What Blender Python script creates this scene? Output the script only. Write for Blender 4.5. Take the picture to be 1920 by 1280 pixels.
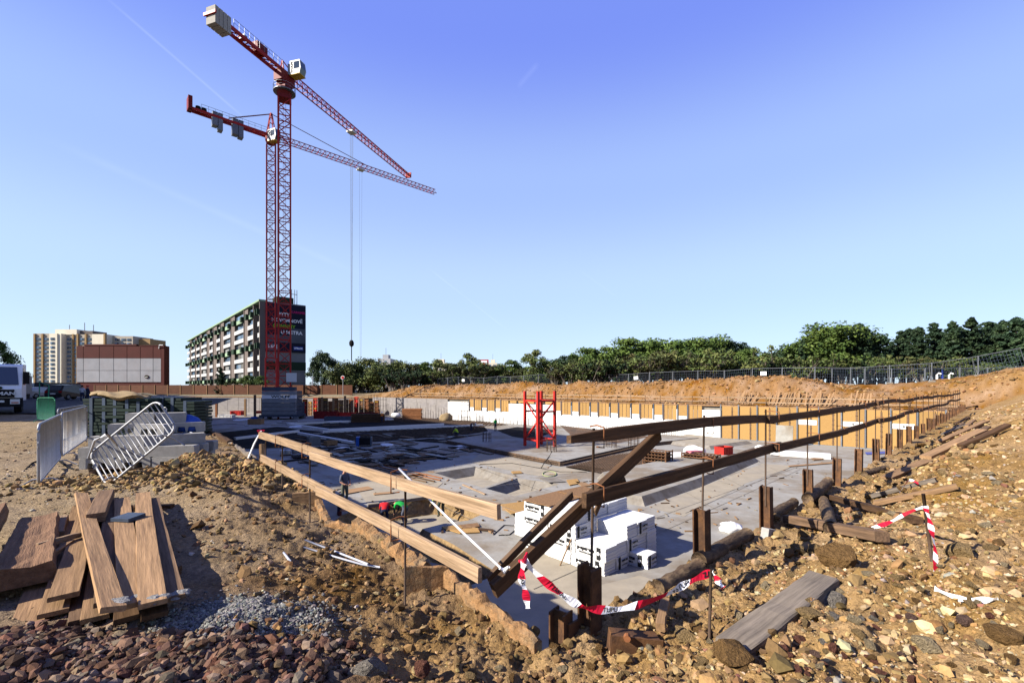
import bpy, bmesh, math, random
import numpy as np
from mathutils import Vector, Matrix, Euler
from mathutils.geometry import delaunay_2d_cdt
R = math.radians
for o in list(bpy.data.objects): bpy.data.objects.remove(o)
scene = bpy.context.scene
C = scene.collection
rng = random.Random(7)
# ------------------------------------------------------------------ camera
EYE, FPX, HOR = 1.7, 853.333, 724.0          # eye height, focal length and horizon in photo pixels
cam = bpy.data.cameras.new('camera'); cam.lens = 16.0; cam.sensor_width = 36.0
cam.shift_y = (HOR - 640.0) / 1920.0; cam.clip_start = 0.05; cam.clip_end = 6000
camo = bpy.data.objects.new('camera', cam); C.objects.link(camo)
camo.location = (0, 0, EYE); camo.rotation_euler = (R(90), 0, 0)
scene.camera = camo
# ------------------------------------------------------------------ sky and sun
SUN_EL = R(31.5)
LDX, LDY = 0.927, 0.375                       # the way the light travels over the ground
world = bpy.data.worlds.new('World'); scene.world = world; world.use_nodes = True
wn, wl = world.node_tree.nodes, world.node_tree.links
wn.clear()
wout = wn.new('ShaderNodeOutputWorld'); bg = wn.new('ShaderNodeBackground')
sky = wn.new('ShaderNodeTexSky'); sky.sky_type = 'NISHITA'; sky.sun_disc = False
sky.sun_elevation = SUN_EL; sky.sun_rotation = math.atan2(-LDX, -LDY)
sky.air_density = 1.0; sky.dust_density = 0.25; sky.ozone_density = 3.0; sky.altitude = 250
hsv = wn.new('ShaderNodeHueSaturation'); hsv.inputs['Saturation'].default_value = 1.0
tint = wn.new('ShaderNodeMixRGB'); tint.blend_type = 'MULTIPLY'; tint.inputs[0].default_value = 1.0
tint.inputs[2].default_value = (0.80, 0.97, 1.22, 1)
wl.new(sky.outputs[0], hsv.inputs['Color']); wl.new(hsv.outputs[0], tint.inputs[1])
# thin vapour trails high in the sky: narrow bands along great circles, in world directions
geo = wn.new('ShaderNodeTexCoord')
def wmath(op, a, b=None, clamp=False):
    n = wn.new('ShaderNodeMath'); n.operation = op; n.use_clamp = clamp
    for i, v in enumerate((a, b)):
        if v is None: continue
        if isinstance(v, (int, float)): n.inputs[i].default_value = v
        else: wl.new(v, n.inputs[i])
    return n.outputs[0]
def ray(px, py): return Vector(((px-960)/FPX, 1.0, (HOR-py)/FPX)).normalized()
def wdot(v):
    n = wn.new('ShaderNodeVectorMath'); n.operation = 'DOT_PRODUCT'
    wl.new(geo.outputs['Generated'], n.inputs[0]); n.inputs[1].default_value = v
    return n.outputs['Value']
# clear autumn sky: pale towards the horizon, violet blue overhead
sepz = wn.new('ShaderNodeSeparateXYZ'); wl.new(geo.outputs['Generated'], sepz.inputs[0])
ramp = wn.new('ShaderNodeValToRGB'); ramp.color_ramp.interpolation = 'EASE'
while len(ramp.color_ramp.elements) < 5: ramp.color_ramp.elements.new(.5)
for e_, (p_, c_) in zip(ramp.color_ramp.elements, ((0.0, (.68, .82, 1.0)), (.20, (.58, .74, 1.0)), (.40, (.42, .57, 1.0)), (.62, (.22, .31, .98)), (1.0, (.14, .20, .80)))):
    e_.position = p_; e_.color = (*c_, 1)
wl.new(sepz.outputs['Z'], ramp.inputs[0])
gain = wn.new('ShaderNodeVectorMath'); gain.operation = 'SCALE'; gain.inputs['Scale'].default_value = 7.9; wl.new(ramp.outputs[0], gain.inputs[0])
pale = wn.new('ShaderNodeMixRGB'); pale.inputs[0].default_value = .72; wl.new(tint.outputs[0], pale.inputs[1]); wl.new(gain.outputs[0], pale.inputs[2])
col_in = pale.outputs[0]
wnoise = wn.new('ShaderNodeTexNoise'); wnoise.inputs['Scale'].default_value = 14; wnoise.inputs['Detail'].default_value = 4
wl.new(geo.outputs['Generated'], wnoise.inputs['Vector'])
for (a, b, wid, amt) in (((175, -25), (470, 232), .0028, .16), ((60, 250), (690, 520), .009, .07), ((800, 500), (955, 622), .0022, .13), ((970, 165), (1010, 118), .006, .08), ((1085, 505), (1160, 560), .003, .05)):
    ra, rb = ray(*a), ray(*b)
    nrm = ra.cross(rb).normalized(); mid = (ra+rb).normalized()
    along = (rb-ra).normalized(); half = (rb-ra).length/2
    d = wmath('ABSOLUTE', wdot(nrm))
    band = wmath('SUBTRACT', 1.0, wmath('DIVIDE', d, wid), True)
    t = wmath('ABSOLUTE', wdot(along)) if False else wmath('ABSOLUTE', wmath('SUBTRACT', wdot(along), along.dot(mid)))
    ends = wmath('MULTIPLY', wmath('SUBTRACT', 1.0, wmath('DIVIDE', t, half), True), 3.0, True)
    m = wmath('MULTIPLY', wmath('MULTIPLY', band, ends), wmath('MULTIPLY', wnoise.outputs['Fac'], amt*.85))
    mx = wn.new('ShaderNodeMixRGB'); wl.new(m, mx.inputs[0]); wl.new(col_in, mx.inputs[1]); mx.inputs[2].default_value = (9, 10, 12.5, 1)
    col_in = mx.outputs[0]
wl.new(col_in, bg.inputs[0]); bg.inputs[1].default_value = 0.052
wl.new(bg.outputs[0], wout.inputs[0])
sl = bpy.data.lights.new('sun', 'SUN'); sl.energy = 5.0; sl.angle = R(0.53); sl.color = (1.0, 0.93, 0.82)
so = bpy.data.objects.new('sun', sl); C.objects.link(so)
sdir = Vector((LDX*math.cos(SUN_EL), LDY*math.cos(SUN_EL), -math.sin(SUN_EL)))
so.rotation_euler = sdir.to_track_quat('-Z', 'Y').to_euler(); so.location = (-30, -10, 60)
vs = scene.view_settings; vs.view_transform = 'Standard'; vs.look = 'None'; vs.gamma = 1.0; vs.exposure = 1.5; vs.use_curve_mapping = False
scene.render.engine = 'CYCLES'
scene.cycles.max_bounces = 6; scene.cycles.diffuse_bounces = 2; scene.cycles.glossy_bounces = 2
scene.cycles.transparent_max_bounces = 6; scene.cycles.use_denoising = True
# ------------------------------------------------------------------ points from the survey of the photograph
ZF = -4.3                                     # floor of the pit
def G(px, py, z=0.0):
    Y = (EYE - z) * FPX / (py - HOR); return Vector(((px-960)/FPX*Y, Y, z))
def A(px, py, Y): return Vector(((px-960)/FPX*Y, Y, EYE - (py-HOR)/FPX*Y))
def F2(px, py, z=ZF):
    p = G(px, py, z); return (p.x, p.y)
# ------------------------------------------------------------------ helpers
def tag(o, label=None, cat=None, group=None, kind=None):
    if label: o['label'] = label
    if cat: o['category'] = cat
    if group: o['group'] = group
    if kind: o['kind'] = kind
    return o
def empty(name, loc=(0, 0, 0), rz=0.0, label=None, cat=None, group=None):
    o = bpy.data.objects.new(name, None); C.objects.link(o); o.location = loc; o.rotation_euler = (0, 0, rz); o.empty_display_size = .2
    return tag(o, label, cat, group)
def link(name, me, parent=None, loc=None, rot=None, mat=None, matrix=None):
    o = bpy.data.objects.new(name, me); C.objects.link(o)
    if mat is not None and not me.materials: me.materials.append(mat)
    if matrix is not None: o.matrix_local = matrix
    else:
        if loc is not None: o.location = loc
        if rot is not None: o.rotation_euler = rot
    if parent: o.parent = parent
    return o
def copy_tree(o, parent=None):
    c = o.copy(); C.objects.link(c); c.parent = parent
    for ch in list(o.children): copy_tree(ch, c)
    return c
class MB:
    def __init__(s): s.v = []; s.f = []; s.m = []
    def add(s, vs, fs, mi=0):
        b = len(s.v); s.v += [tuple(x) for x in vs]; s.f += [tuple(b+i for i in f) for f in fs]; s.m += [mi]*len(fs); return s
    def box(s, x0, x1, y0, y1, z0, z1, mi=0, M=None):
        vs = [(x, y, z) for z in (z0, z1) for y in (y0, y1) for x in (x0, x1)]
        if M is not None: vs = [M @ Vector(v) for v in vs]
        return s.add(vs, [(0, 2, 3, 1), (4, 5, 7, 6), (0, 1, 5, 4), (2, 6, 7, 3), (0, 4, 6, 2), (1, 3, 7, 5)], mi)
    def cbox(s, c, d, mi=0, M=None):
        return s.box(c[0]-d[0]/2, c[0]+d[0]/2, c[1]-d[1]/2, c[1]+d[1]/2, c[2]-d[2]/2, c[2]+d[2]/2, mi, M)
    def beam(s, p, q, w, h=None, mi=0):
        p, q = Vector(p), Vector(q); h = w if h is None else h
        d = q-p; L = d.length
        if L < 1e-6: return s
        x = d/L; u = Vector((0, 0, 1)) if abs(x.z) < .99 else Vector((0, 1, 0))
        y = u.cross(x).normalized(); z = x.cross(y)
        M = Matrix((x, y, z)).transposed().to_4x4(); M.translation = p
        return s.box(0, L, -w/2, w/2, -h/2, h/2, mi, M)
    def tube(s, pts, r, n=6, mi=0, cap=True):
        pts = [Vector(p) for p in pts]; rings = []
        rs = r if isinstance(r, (list, tuple)) else [r]*len(pts)
        vs, fs = [], []
        for i, p in enumerate(pts):
            d = (pts[min(i+1, len(pts)-1)]-pts[max(i-1, 0)]).normalized()
            u = Vector((0, 0, 1)) if abs(d.z) < .95 else Vector((1, 0, 0))
            a = d.cross(u).normalized(); b = d.cross(a)
            vs += [p + (a*math.cos(2*math.pi*k/n)+b*math.sin(2*math.pi*k/n))*rs[i] for k in range(n)]
        for i in range(len(pts)-1):
            for k in range(n): fs.append((i*n+k, i*n+(k+1) % n, (i+1)*n+(k+1) % n, (i+1)*n+k))
        if cap: fs += [tuple(range(n)), tuple((len(pts)-1)*n+k for k in reversed(range(n)))]
        return s.add(vs, fs, mi)
    def prism(s, poly, z0, z1, mi=0, M=None):
        n = len(poly); vs = [(x, y, z0) for x, y in poly]+[(x, y, z1) for x, y in poly]
        if M is not None: vs = [M @ Vector(v) for v in vs]
        return s.add(vs, [tuple(reversed(range(n))), tuple(range(n, 2*n))]+[(i, (i+1) % n, n+(i+1) % n, n+i) for i in range(n)], mi)
    def lathe(s, prof, n=16, mi=0, M=None):
        vs = []; fs = []
        for (r, z) in prof: vs += [(r*math.cos(2*math.pi*k/n), r*math.sin(2*math.pi*k/n), z) for k in range(n)]
        if M is not None: vs = [M @ Vector(v) for v in vs]
        for i in range(len(prof)-1):
            for k in range(n): fs.append((i*n+k, i*n+(k+1) % n, (i+1)*n+(k+1) % n, (i+1)*n+k))
        fs += [tuple(reversed(range(n))), tuple((len(prof)-1)*n+k for k in range(n))]
        return s.add(vs, fs, mi)
    def mesh(s, name, mats=None, smooth=False):
        me = bpy.data.meshes.new(name); me.from_pydata(s.v, [], s.f); 
        for m in (mats or []): me.materials.append(m)
        if any(s.m): me.polygons.foreach_set('material_index', s.m)
        if smooth: me.polygons.foreach_set('use_smooth', [True]*len(s.f))
        me.update(); return me
    def build(s, name, mat, parent=None, loc=None, rot=None, smooth=False, matrix=None, fixn=False):
        me = s.mesh(name, mat if isinstance(mat, list) else [mat], smooth)
        if fixn:
            b = bmesh.new(); b.from_mesh(me); bmesh.ops.recalc_face_normals(b, faces=b.faces); b.to_mesh(me); b.free()
        return link(name, me, parent, loc, rot, None, matrix)
def frame_x(p, q, roll=0.0):
    """matrix whose x axis runs from p to q, z as upright as it can be"""
    p, q = Vector(p), Vector(q); x = (q-p).normalized()
    u = Vector((0, 0, 1)) if abs(x.z) < .98 else Vector((0, 1, 0))
    y = u.cross(x).normalized(); z = x.cross(y)
    M = Matrix((x, y, z)).transposed().to_4x4() @ Matrix.Rotation(roll, 4, 'X'); M.translation = p
    return M
def fast_mesh(name, V, T, col=None, mat=None, smooth=False):
    me = bpy.data.meshes.new(name); nv, nt, k = len(V), len(T), T.shape[1]
    me.vertices.add(nv); me.vertices.foreach_set('co', np.ascontiguousarray(V, dtype=np.float32).ravel())
    me.loops.add(nt*k); me.loops.foreach_set('vertex_index', np.ascontiguousarray(T, dtype=np.int32).ravel())
    me.polygons.add(nt); me.polygons.foreach_set('loop_start', np.arange(0, nt*k, k, dtype=np.int32))
    try: me.polygons.foreach_set('loop_total', np.full(nt, k, dtype=np.int32))
    except Exception: pass
    me.polygons.foreach_set('use_smooth', np.full(nt, smooth, dtype=bool))
    if col is not None:
        at = me.color_attributes.new('Col', 'FLOAT_COLOR', 'POINT')
        c4 = np.ones((nv, 4), dtype=np.float32); c4[:, :3] = col; at.data.foreach_set('color', c4.ravel())
    if mat: me.materials.append(mat)
    me.update(calc_edges=True); me.validate(); return me
# ------------------------------------------------------------------ noise
_nr = np.random.RandomState(3); _tab = _nr.rand(512, 512).astype(np.float64)
def vnoise(x, y, s=0):
    x = np.asarray(x, dtype=np.float64)+s*37.13; y = np.asarray(y, dtype=np.float64)+s*91.71
    xi, yi = np.floor(x), np.floor(y); fx, fy = x-xi, y-yi
    fx = fx*fx*(3-2*fx); fy = fy*fy*(3-2*fy)
    a, b = xi.astype(np.int64) & 511, yi.astype(np.int64) & 511; a1, b1 = (a+1) & 511, (b+1) & 511
    return (_tab[a, b]*(1-fx)+_tab[a1, b]*fx)*(1-fy)+(_tab[a, b1]*(1-fx)+_tab[a1, b1]*fx)*fy
def fbm(x, y, o=4, s=0, g=.5):
    t = 0; amp = 1; n = 0; x = np.asarray(x, dtype=np.float64); y = np.asarray(y, dtype=np.float64)
    for i in range(o):
        t = t+amp*(vnoise(x, y, s+i)-.5); n += amp; amp *= g; x, y = (x*.8-y*.6)*2.03, (x*.6+y*.8)*2.03
    return t/n*2
def ss(a, b, x):
    t = np.clip((np.asarray(x, dtype=np.float64)-a)/(b-a), 0, 1); return t*t*(3-2*t)

def glyphs(name, s, size, m_, bold=0.0, ext=0.0):
    """lettering as a real mesh"""
    cu = bpy.data.curves.new(name, 'FONT'); cu.body = s; cu.size = size; cu.extrude = ext; cu.align_x = 'CENTER'; cu.align_y = 'CENTER'; cu.offset = bold; cu.resolution_u = 3
    t = bpy.data.objects.new(name+'_tmp', cu); C.objects.link(t); dg = bpy.context.evaluated_depsgraph_get(); me = bpy.data.meshes.new_from_object(t.evaluated_get(dg)); bpy.data.objects.remove(t)
    me.name = name; me.materials.clear(); me.materials.append(m_); o = bpy.data.objects.new(name, me); C.objects.link(o); o['kind'] = 'stuff'; return o
# ------------------------------------------------------------------ materials
MATS = {}
def mat(name, col, rough=.8, metal=0.0, var=.15, scale=6.0, bump=.0, bscale=None, hue=None, rand=.0, stretch=(1, 1, 1), spec=.12, col2=None, c2scale=None, c2amt=.6, coord='Object', detail=5, vcol=False, c2lo=.45, c2hi=.62, alpha=None, emis=None):
    if name in MATS: return MATS[name]
    kk = .80 if sum(col)/3 > .55 else .60
    col = tuple(c*kk for c in col); col2 = None if col2 is None else tuple(c*kk for c in col2)
    m = bpy.data.materials.new(name); m.use_nodes = True; n, l = m.node_tree.nodes, m.node_tree.links
    b = n['Principled BSDF']; b.inputs['Roughness'].default_value = rough; b.inputs['Metallic'].default_value = metal
    b.inputs['Specular IOR Level'].default_value = spec
    tc = n.new('ShaderNodeTexCoord'); mp = n.new('ShaderNodeMapping'); mp.inputs['Scale'].default_value = stretch
    l.new(tc.outputs[coord], mp.inputs['Vector']); vec = mp.outputs[0]
    if rand or True:
        oi = n.new('ShaderNodeObjectInfo'); ad = n.new('ShaderNodeVectorMath'); ad.operation = 'ADD'
        ml = n.new('ShaderNodeMath'); ml.operation = 'MULTIPLY'; ml.inputs[1].default_value = 53.0
        l.new(oi.outputs['Random'], ml.inputs[0]); cb = n.new('ShaderNodeCombineXYZ')
        for i in range(3): l.new(ml.outputs[0], cb.inputs[i])
        l.new(vec, ad.inputs[0]); l.new(cb.outputs[0], ad.inputs[1]); vec = ad.outputs[0]
    nz = n.new('ShaderNodeTexNoise'); nz.inputs['Scale'].default_value = scale; nz.inputs['Detail'].default_value = detail; nz.inputs['Roughness'].default_value = .62
    l.new(vec, nz.inputs['Vector'])
    if vcol:
        at = n.new('ShaderNodeVertexColor'); at.layer_name = 'Col'; base = at.outputs['Color']
    else:
        rgb = n.new('ShaderNodeRGB'); rgb.outputs[0].default_value = (*col, 1); base = rgb.outputs[0]
    if col2 is not None:
        n2 = n.new('ShaderNodeTexNoise'); n2.inputs['Scale'].default_value = c2scale or scale*.4; n2.inputs['Detail'].default_value = 6; n2.inputs['Roughness'].default_value = .65
        l.new(vec, n2.inputs['Vector'])
        mr = n.new('ShaderNodeMapRange'); mr.inputs['From Min'].default_value = c2lo; mr.inputs['From Max'].default_value = c2hi; mr.inputs['To Max'].default_value = c2amt
        l.new(n2.outputs['Fac'], mr.inputs['Value'])
        mx = n.new('ShaderNodeMixRGB'); l.new(mr.outputs[0], mx.inputs[0]); l.new(base, mx.inputs[1]); mx.inputs[2].default_value = (*col2, 1); base = mx.outputs[0]
    # value variation: noise and one random value per object
    mr = n.new('ShaderNodeMapRange'); mr.inputs['From Min'].default_value = .25; mr.inputs['From Max'].default_value = .75
    mr.inputs['To Min'].default_value = (1-var)*(.62 if vcol else 1); mr.inputs['To Max'].default_value = (1+var)*(.62 if vcol else 1); l.new(nz.outputs['Fac'], mr.inputs['Value'])
    val = mr.outputs[0]
    if rand:
        r2 = n.new('ShaderNodeMapRange'); r2.inputs['To Min'].default_value = 1-rand; r2.inputs['To Max'].default_value = 1+rand; l.new(oi.outputs['Random'], r2.inputs['Value'])
        mm = n.new('ShaderNodeMath'); mm.operation = 'MULTIPLY'; l.new(val, mm.inputs[0]); l.new(r2.outputs[0], mm.inputs[1]); val = mm.outputs[0]
    vm = n.new('ShaderNodeVectorMath'); vm.operation = 'SCALE'; l.new(base, vm.inputs[0]); l.new(val, vm.inputs['Scale'])
    l.new(vm.outputs[0], b.inputs['Base Color'])
    if bump:
        bp = n.new('ShaderNodeBump'); bp.inputs['Strength'].default_value = 1.0; bp.inputs['Distance'].default_value = bump
        if bscale:
            n3 = n.new('ShaderNodeTexNoise'); n3.inputs['Scale'].default_value = bscale; n3.inputs['Detail'].default_value = 5; n3.inputs['Roughness'].default_value = .65; l.new(vec, n3.inputs['Vector']); l.new(n3.outputs['Fac'], bp.inputs['Height'])
        else: l.new(nz.outputs['Fac'], bp.inputs['Height'])
        l.new(bp.outputs[0], b.inputs['Normal'])
    if emis: b.inputs['Emission Color'].default_value = (*emis, 1); b.inputs['Emission Strength'].default_value = 1
    m.use_backface_culling = False
    MATS[name] = m; return m
def wood(name, col, var=.38, rand=.16, bump=.006, col2=None, rough=.8):
    return mat(name, col, rough=rough, var=var, scale=3.0, stretch=(.7, 14, 14), bump=bump, rand=rand, col2=col2, c2scale=1.6, c2amt=.7, spec=.08)
W_FRESH = wood('wood_fresh', (.38, .262, .165), col2=(.23, .15, .085))
W_TAN = wood('wood_tan', (.36, .22, .115), col2=(.24, .145, .08), rand=.2)
W_WEATH = wood('wood_weathered', (.20, .125, .075), col2=(.11, .07, .045), rand=.2)
W_DARK = wood('wood_dark', (.115, .065, .035), col2=(.06, .035, .022), rand=.2)
W_GREY = wood('wood_grey', (.20, .165, .13), col2=(.12, .10, .085), rand=.2)
W_BARK = mat('bark', (.10, .065, .04), var=.45, scale=9, stretch=(1, 3, 3), bump=.02, rand=.2, col2=(.26, .18, .10), c2scale=5)
OSB = mat('osb', (.44, .265, .095), var=.38, scale=38, rand=.12, rough=.75, col2=(.36, .19, .06), c2scale=24, c2amt=.55)
OSB_OLD = mat('osb_old', (.30, .17, .08), var=.45, scale=30, rand=.1, col2=(.16, .09, .05), c2scale=12, bump=.003)
RUST = mat('rust_steel', (.105, .055, .032), rough=.75, metal=.15, var=.4, scale=7, bump=.004, bscale=40, col2=(.26, .125, .05), c2scale=5, rand=.15)
RUST_O = mat('rust_orange', (.28, .11, .045), rough=.75, var=.35, scale=20, rand=.15)
REBAR = mat('rebar_steel', (.09, .058, .04), rough=.7, var=.3, scale=30)
MESHB = mat('rebar_mat', (.10, .07, .05), rough=.85, var=.5, scale=2.5, bump=.02, bscale=8, col2=(.26, .15, .08), c2scale=.8)
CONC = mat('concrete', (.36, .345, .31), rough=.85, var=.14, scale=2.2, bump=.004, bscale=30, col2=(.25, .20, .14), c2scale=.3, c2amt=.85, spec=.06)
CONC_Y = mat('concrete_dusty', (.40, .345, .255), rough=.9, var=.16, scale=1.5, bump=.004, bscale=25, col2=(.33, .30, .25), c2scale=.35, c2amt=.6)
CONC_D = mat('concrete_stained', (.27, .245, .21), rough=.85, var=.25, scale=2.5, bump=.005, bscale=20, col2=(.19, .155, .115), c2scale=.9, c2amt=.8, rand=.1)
CONC_B = mat('concrete_block', (.37, .355, .33), rough=.9, var=.2, scale=9, bump=.004, bscale=60, rand=.15)
CONC_W = mat('concrete_white', (.66, .65, .62), rough=.85, var=.1, scale=1.2, rand=.06, col2=(.52, .50, .47), c2scale=.6)
XPS = mat('insulation_white', (.62, .62, .61), rough=.7, var=.05, scale=3, rand=.03)
WALLW = mat('wall_white', (.70, .70, .69), rough=.75, var=.06, scale=.8, col2=(.54, .53, .51), c2scale=.5, c2amt=.5)
WALLG = mat('wall_grey', (.29, .265, .25), rough=.85, var=.2, scale=1.0, col2=(.26, .24, .24), c2scale=.35, c2amt=.7, stretch=(1, 1, 2.5))
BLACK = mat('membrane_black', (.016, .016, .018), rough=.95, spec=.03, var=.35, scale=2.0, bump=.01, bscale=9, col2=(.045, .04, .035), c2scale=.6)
INK = mat('ink_black', (.02, .02, .022), rough=.7, var=.1)
RED = mat('crane_red', (.44, .028, .024), rough=.5, var=.18, scale=3, rand=.08)
RED_B = mat('red_bright', (.52, .034, .026), rough=.45, var=.15, scale=3, rand=.05)
RED_D = mat('crane_red_dark', (.20, .015, .016), rough=.55, var=.2, scale=3)
STEEL = mat('galvanised', (.40, .405, .415), rough=.5, metal=.35, var=.14, scale=14, rand=.08)
STEEL_G = mat('steel_grey', (.20, .215, .24), rough=.5, metal=.4, var=.2, scale=5, rand=.15)
STEEL_B = mat('steel_blue', (.08, .105, .15), rough=.5, metal=.3, var=.2, scale=6, rand=.2)
CABW = mat('cab_white', (.60, .60, .58), rough=.4, var=.06)
GLASS = mat('glass_dark', (.03, .045, .065), rough=.06, var=.1, spec=.8)
GLASSB = mat('glass_blue', (.10, .16, .24), rough=.08, var=.35, scale=.3, rand=.5, spec=.8)
ROPE = mat('wire_rope', (.12, .12, .13), rough=.6, var=.05)
BALL = mat('ballast_grey', (.22, .23, .25), rough=.8, var=.2, scale=1.5, rand=.2)
BALLW = mat('ballast_white', (.62, .63, .65), rough=.7, var=.1)
CWT = mat('counterweight', (.42, .395, .35), rough=.85, var=.12, scale=2, rand=.06)
HOARD = mat('hoarding_brown', (.105, .042, .022), rough=.8, var=.3, scale=1.2, stretch=(1, 1, 3), rand=.2)
BEIGE = mat('render_beige', (.50, .44, .35), rough=.9, var=.07, scale=.4)
BEIGE_L = mat('render_cream', (.66, .60, .47), rough=.9, var=.06, scale=.4)
OCHRE = mat('render_ochre', (.38, .25, .12), rough=.9, var=.08, scale=.5)
PANELG = mat('panel_grey', (.24, .245, .245), rough=.85, var=.12, scale=.3, rand=.06)
PANELW = mat('panel_white', (.50, .50, .50), rough=.7, var=.08, scale=.5, rand=.06)
PIER = mat('pier_brown', (.165, .135, .12), rough=.85, var=.12, scale=.5)
GREEN_P = mat('parapet_green', (.30, .42, .27), rough=.7, var=.1, scale=.5, rand=.1)
GREEN_D = mat('dark_green', (.022, .045, .024), rough=.7, var=.15)
BANNER = mat('banner_navy', (.009, .011, .030), rough=.6, var=.3, scale=.15)
BANNER2 = mat('banner_grey', (.10, .11, .13), rough=.6, var=.2, scale=.3)
WHITE = mat('white_paint', (.80, .80, .80), rough=.5, var=.04)
MAGENTA = mat('magenta_print', (.55, .02, .16), rough=.6, var=.03)
LIME = mat('lime_print', (.25, .55, .03), rough=.6, var=.03)
HALLR = mat('hall_red', (.085, .014, .010), rough=.6, var=.12, scale=.5, rand=.08)
HALLW = mat('hall_white', (.34, .34, .36), rough=.7, var=.14, scale=.35, rand=.07, col2=(.36, .34, .35), c2scale=.3, c2amt=.6)
ASPH = mat('asphalt', (.055, .055, .06), rough=.9, var=.25, scale=1.3, bump=.004, bscale=60, col2=(.11, .10, .09), c2scale=.3)
TYRE = mat('tyre', (.018, .018, .019), rough=.85, var=.2)
CARW = mat('car_white', (.72, .73, .74), rough=.3, var=.03, spec=.6)
CARS = mat('car_silver', (.36, .38, .42), rough=.3, metal=.5, var=.03)
CARK = mat('car_black', (.02, .021, .024), rough=.28, var=.05, spec=.6)
LAMP_R = mat('tail_lamp', (.35, .01, .01), rough=.25, var=.05)
SKIN = mat('skin', (.48, .25, .17), rough=.6, var=.06, rand=.1)
HIVIS = mat('hi_vis', (.50, .72, .03), rough=.7, var=.08)
ORANGE = mat('orange_cloth', (.75, .22, .04), rough=.7, var=.08)
GRNCL = mat('green_cloth', (.02, .42, .07), rough=.75, var=.12, scale=8)
REDCL = mat('red_cloth', (.62, .02, .025), rough=.75, var=.12, scale=8)
NAVYCL = mat('navy_cloth', (.025, .032, .07), rough=.85, var=.15, scale=8)
GREYCL = mat('grey_cloth', (.10, .11, .15), rough=.85, var=.15, scale=8)
OLIVE = mat('work_trousers', (.065, .075, .055), rough=.9, var=.25, scale=10)
KHAKI = mat('khaki_cloth', (.14, .15, .115), rough=.9, var=.2, scale=10)
BROWNTR = mat('maroon_trousers', (.11, .03, .025), rough=.9, var=.2, scale=10)
BOOT = mat('boot', (.03, .022, .018), rough=.8, var=.2)
HAIR = mat('hair', (.03, .02, .014), rough=.8, var=.2)
HELM = mat('helmet_white', (.8, .8, .8), rough=.35, var=.03)
BLUE_P = mat('blue_plastic', (.02, .09, .38), rough=.45, var=.1, rand=.15)
BLUE_T = mat('blue_tarp', (.04, .10, .42), rough=.4, var=.2, scale=6, bump=.01)
ORANGE_P = mat('orange_plastic', (.62, .12, .03), rough=.5, var=.12, rand=.15)
BURLAP = mat('burlap', (.33, .24, .13), rough=.95, var=.25, scale=14, bump=.01)
TAPE_R = mat('tape_red', (.72, .015, .05), rough=.4, var=.08)
TAPE_W = mat('tape_white', (.82, .82, .83), rough=.4, var=.05)
PVC = mat('pvc_grey', (.50, .52, .58), rough=.4, var=.08)
CRATE_G = mat('crate_green', (.020, .036, .028), rough=.6, var=.25, scale=5, rand=.25)  # green darkened so the colour carries the shade over the stacks
MESH_G = mat('green_mesh', (.06, .30, .17), rough=.6, var=.3, scale=10)
YELLOW = mat('yellow_paint', (.62, .40, .04), rough=.5, var=.1)
SIGN_B = mat('sign_blue', (.03, .06, .33), rough=.4, var=.05)
SOILV = mat('soil', (.3, .2, .1), rough=.95, vcol=True, var=.45, scale=26, bump=.045, bscale=30, coord='Object', spec=.03, detail=7)
STONEV = mat('stone', (.3, .2, .1), rough=.9, vcol=True, var=.22, scale=30, bump=.004, bscale=60, coord='Object', spec=.08)
ROCKV = mat('rock', (.3, .2, .1), rough=.95, vcol=True, var=.42, scale=5, bump=.09, bscale=7, coord='Object', spec=.04, detail=8)
SOIL_FACE = mat('soil_face', (.30, .20, .095), rough=.95, var=.4, scale=7, bump=.05, bscale=6, col2=(.17, .11, .055), c2scale=3, spec=.1)
LEAFM = {}
def leafmat(name, col, col2, tr=.25):
    m = mat(name, tuple(c*1.65 for c in col), rough=.65, var=.4, scale=1.1, col2=tuple(c*1.65 for c in col2), c2scale=.55, c2amt=.8, rand=.18, spec=.15)
    return m
# ------------------------------------------------------------------ the pit outline (ground level) and the terrain
C0 = np.array((.25, 3.40))
RD = np.array((math.sin(R(47.3)), math.cos(R(47.3))))       # along the right wall
RN = np.array((RD[1], -RD[0]))                               # outward, towards the rubble bank
R0 = np.array((.626, 3.68))                                  # first steel pile
CORN = R0 + RD*52.9                                          # far right corner
B1 = np.array((-30.0, 98.0)); B3 = np.array((-93.0, 113.7))
LEFTL = [(.25, 3.40), (-.72, 4.50), (-1.96, 5.80), (-2.44, 6.05), (-3.0, 7.1), (-8.3, 13.4), (-15.6, 22.0), (-93.0, 113.7)]
PIT = np.array(LEFTL + [tuple(B1), tuple(CORN)])
FD = (CORN-B1)/np.linalg.norm(CORN-B1); FL = np.linalg.norm(CORN-B1)   # far wall
FN = np.array((-FD[1], FD[0]))                               # outward (away from the camera)
if FN[1] < 0: FN = -FN
def inside(x, y, poly=PIT):
    r = np.zeros(np.shape(x), dtype=bool); n = len(poly)
    for i in range(n):
        x1, y1 = poly[i]; x2, y2 = poly[(i+1) % n]
        c = (y1 > y) != (y2 > y)
        r ^= c & (x < (x2-x1)*(y-y1)/(y2-y1+1e-12)+x1)
    return r
def seg_near(x, y, a, b):
    ax, ay = a; dx, dy = b[0]-ax, b[1]-ay; L2 = dx*dx+dy*dy
    t = np.clip(((x-ax)*dx+(y-ay)*dy)/L2, 0, 1); qx, qy = ax+t*dx, ay+t*dy
    return np.hypot(x-qx, y-qy), qx, qy
def left_dist(x, y):
    d = np.full(np.shape(x), 1e9)
    for i in range(len(LEFTL)-1): d = np.minimum(d, seg_near(x, y, LEFTL[i], LEFTL[i+1])[0])
    return d
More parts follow.
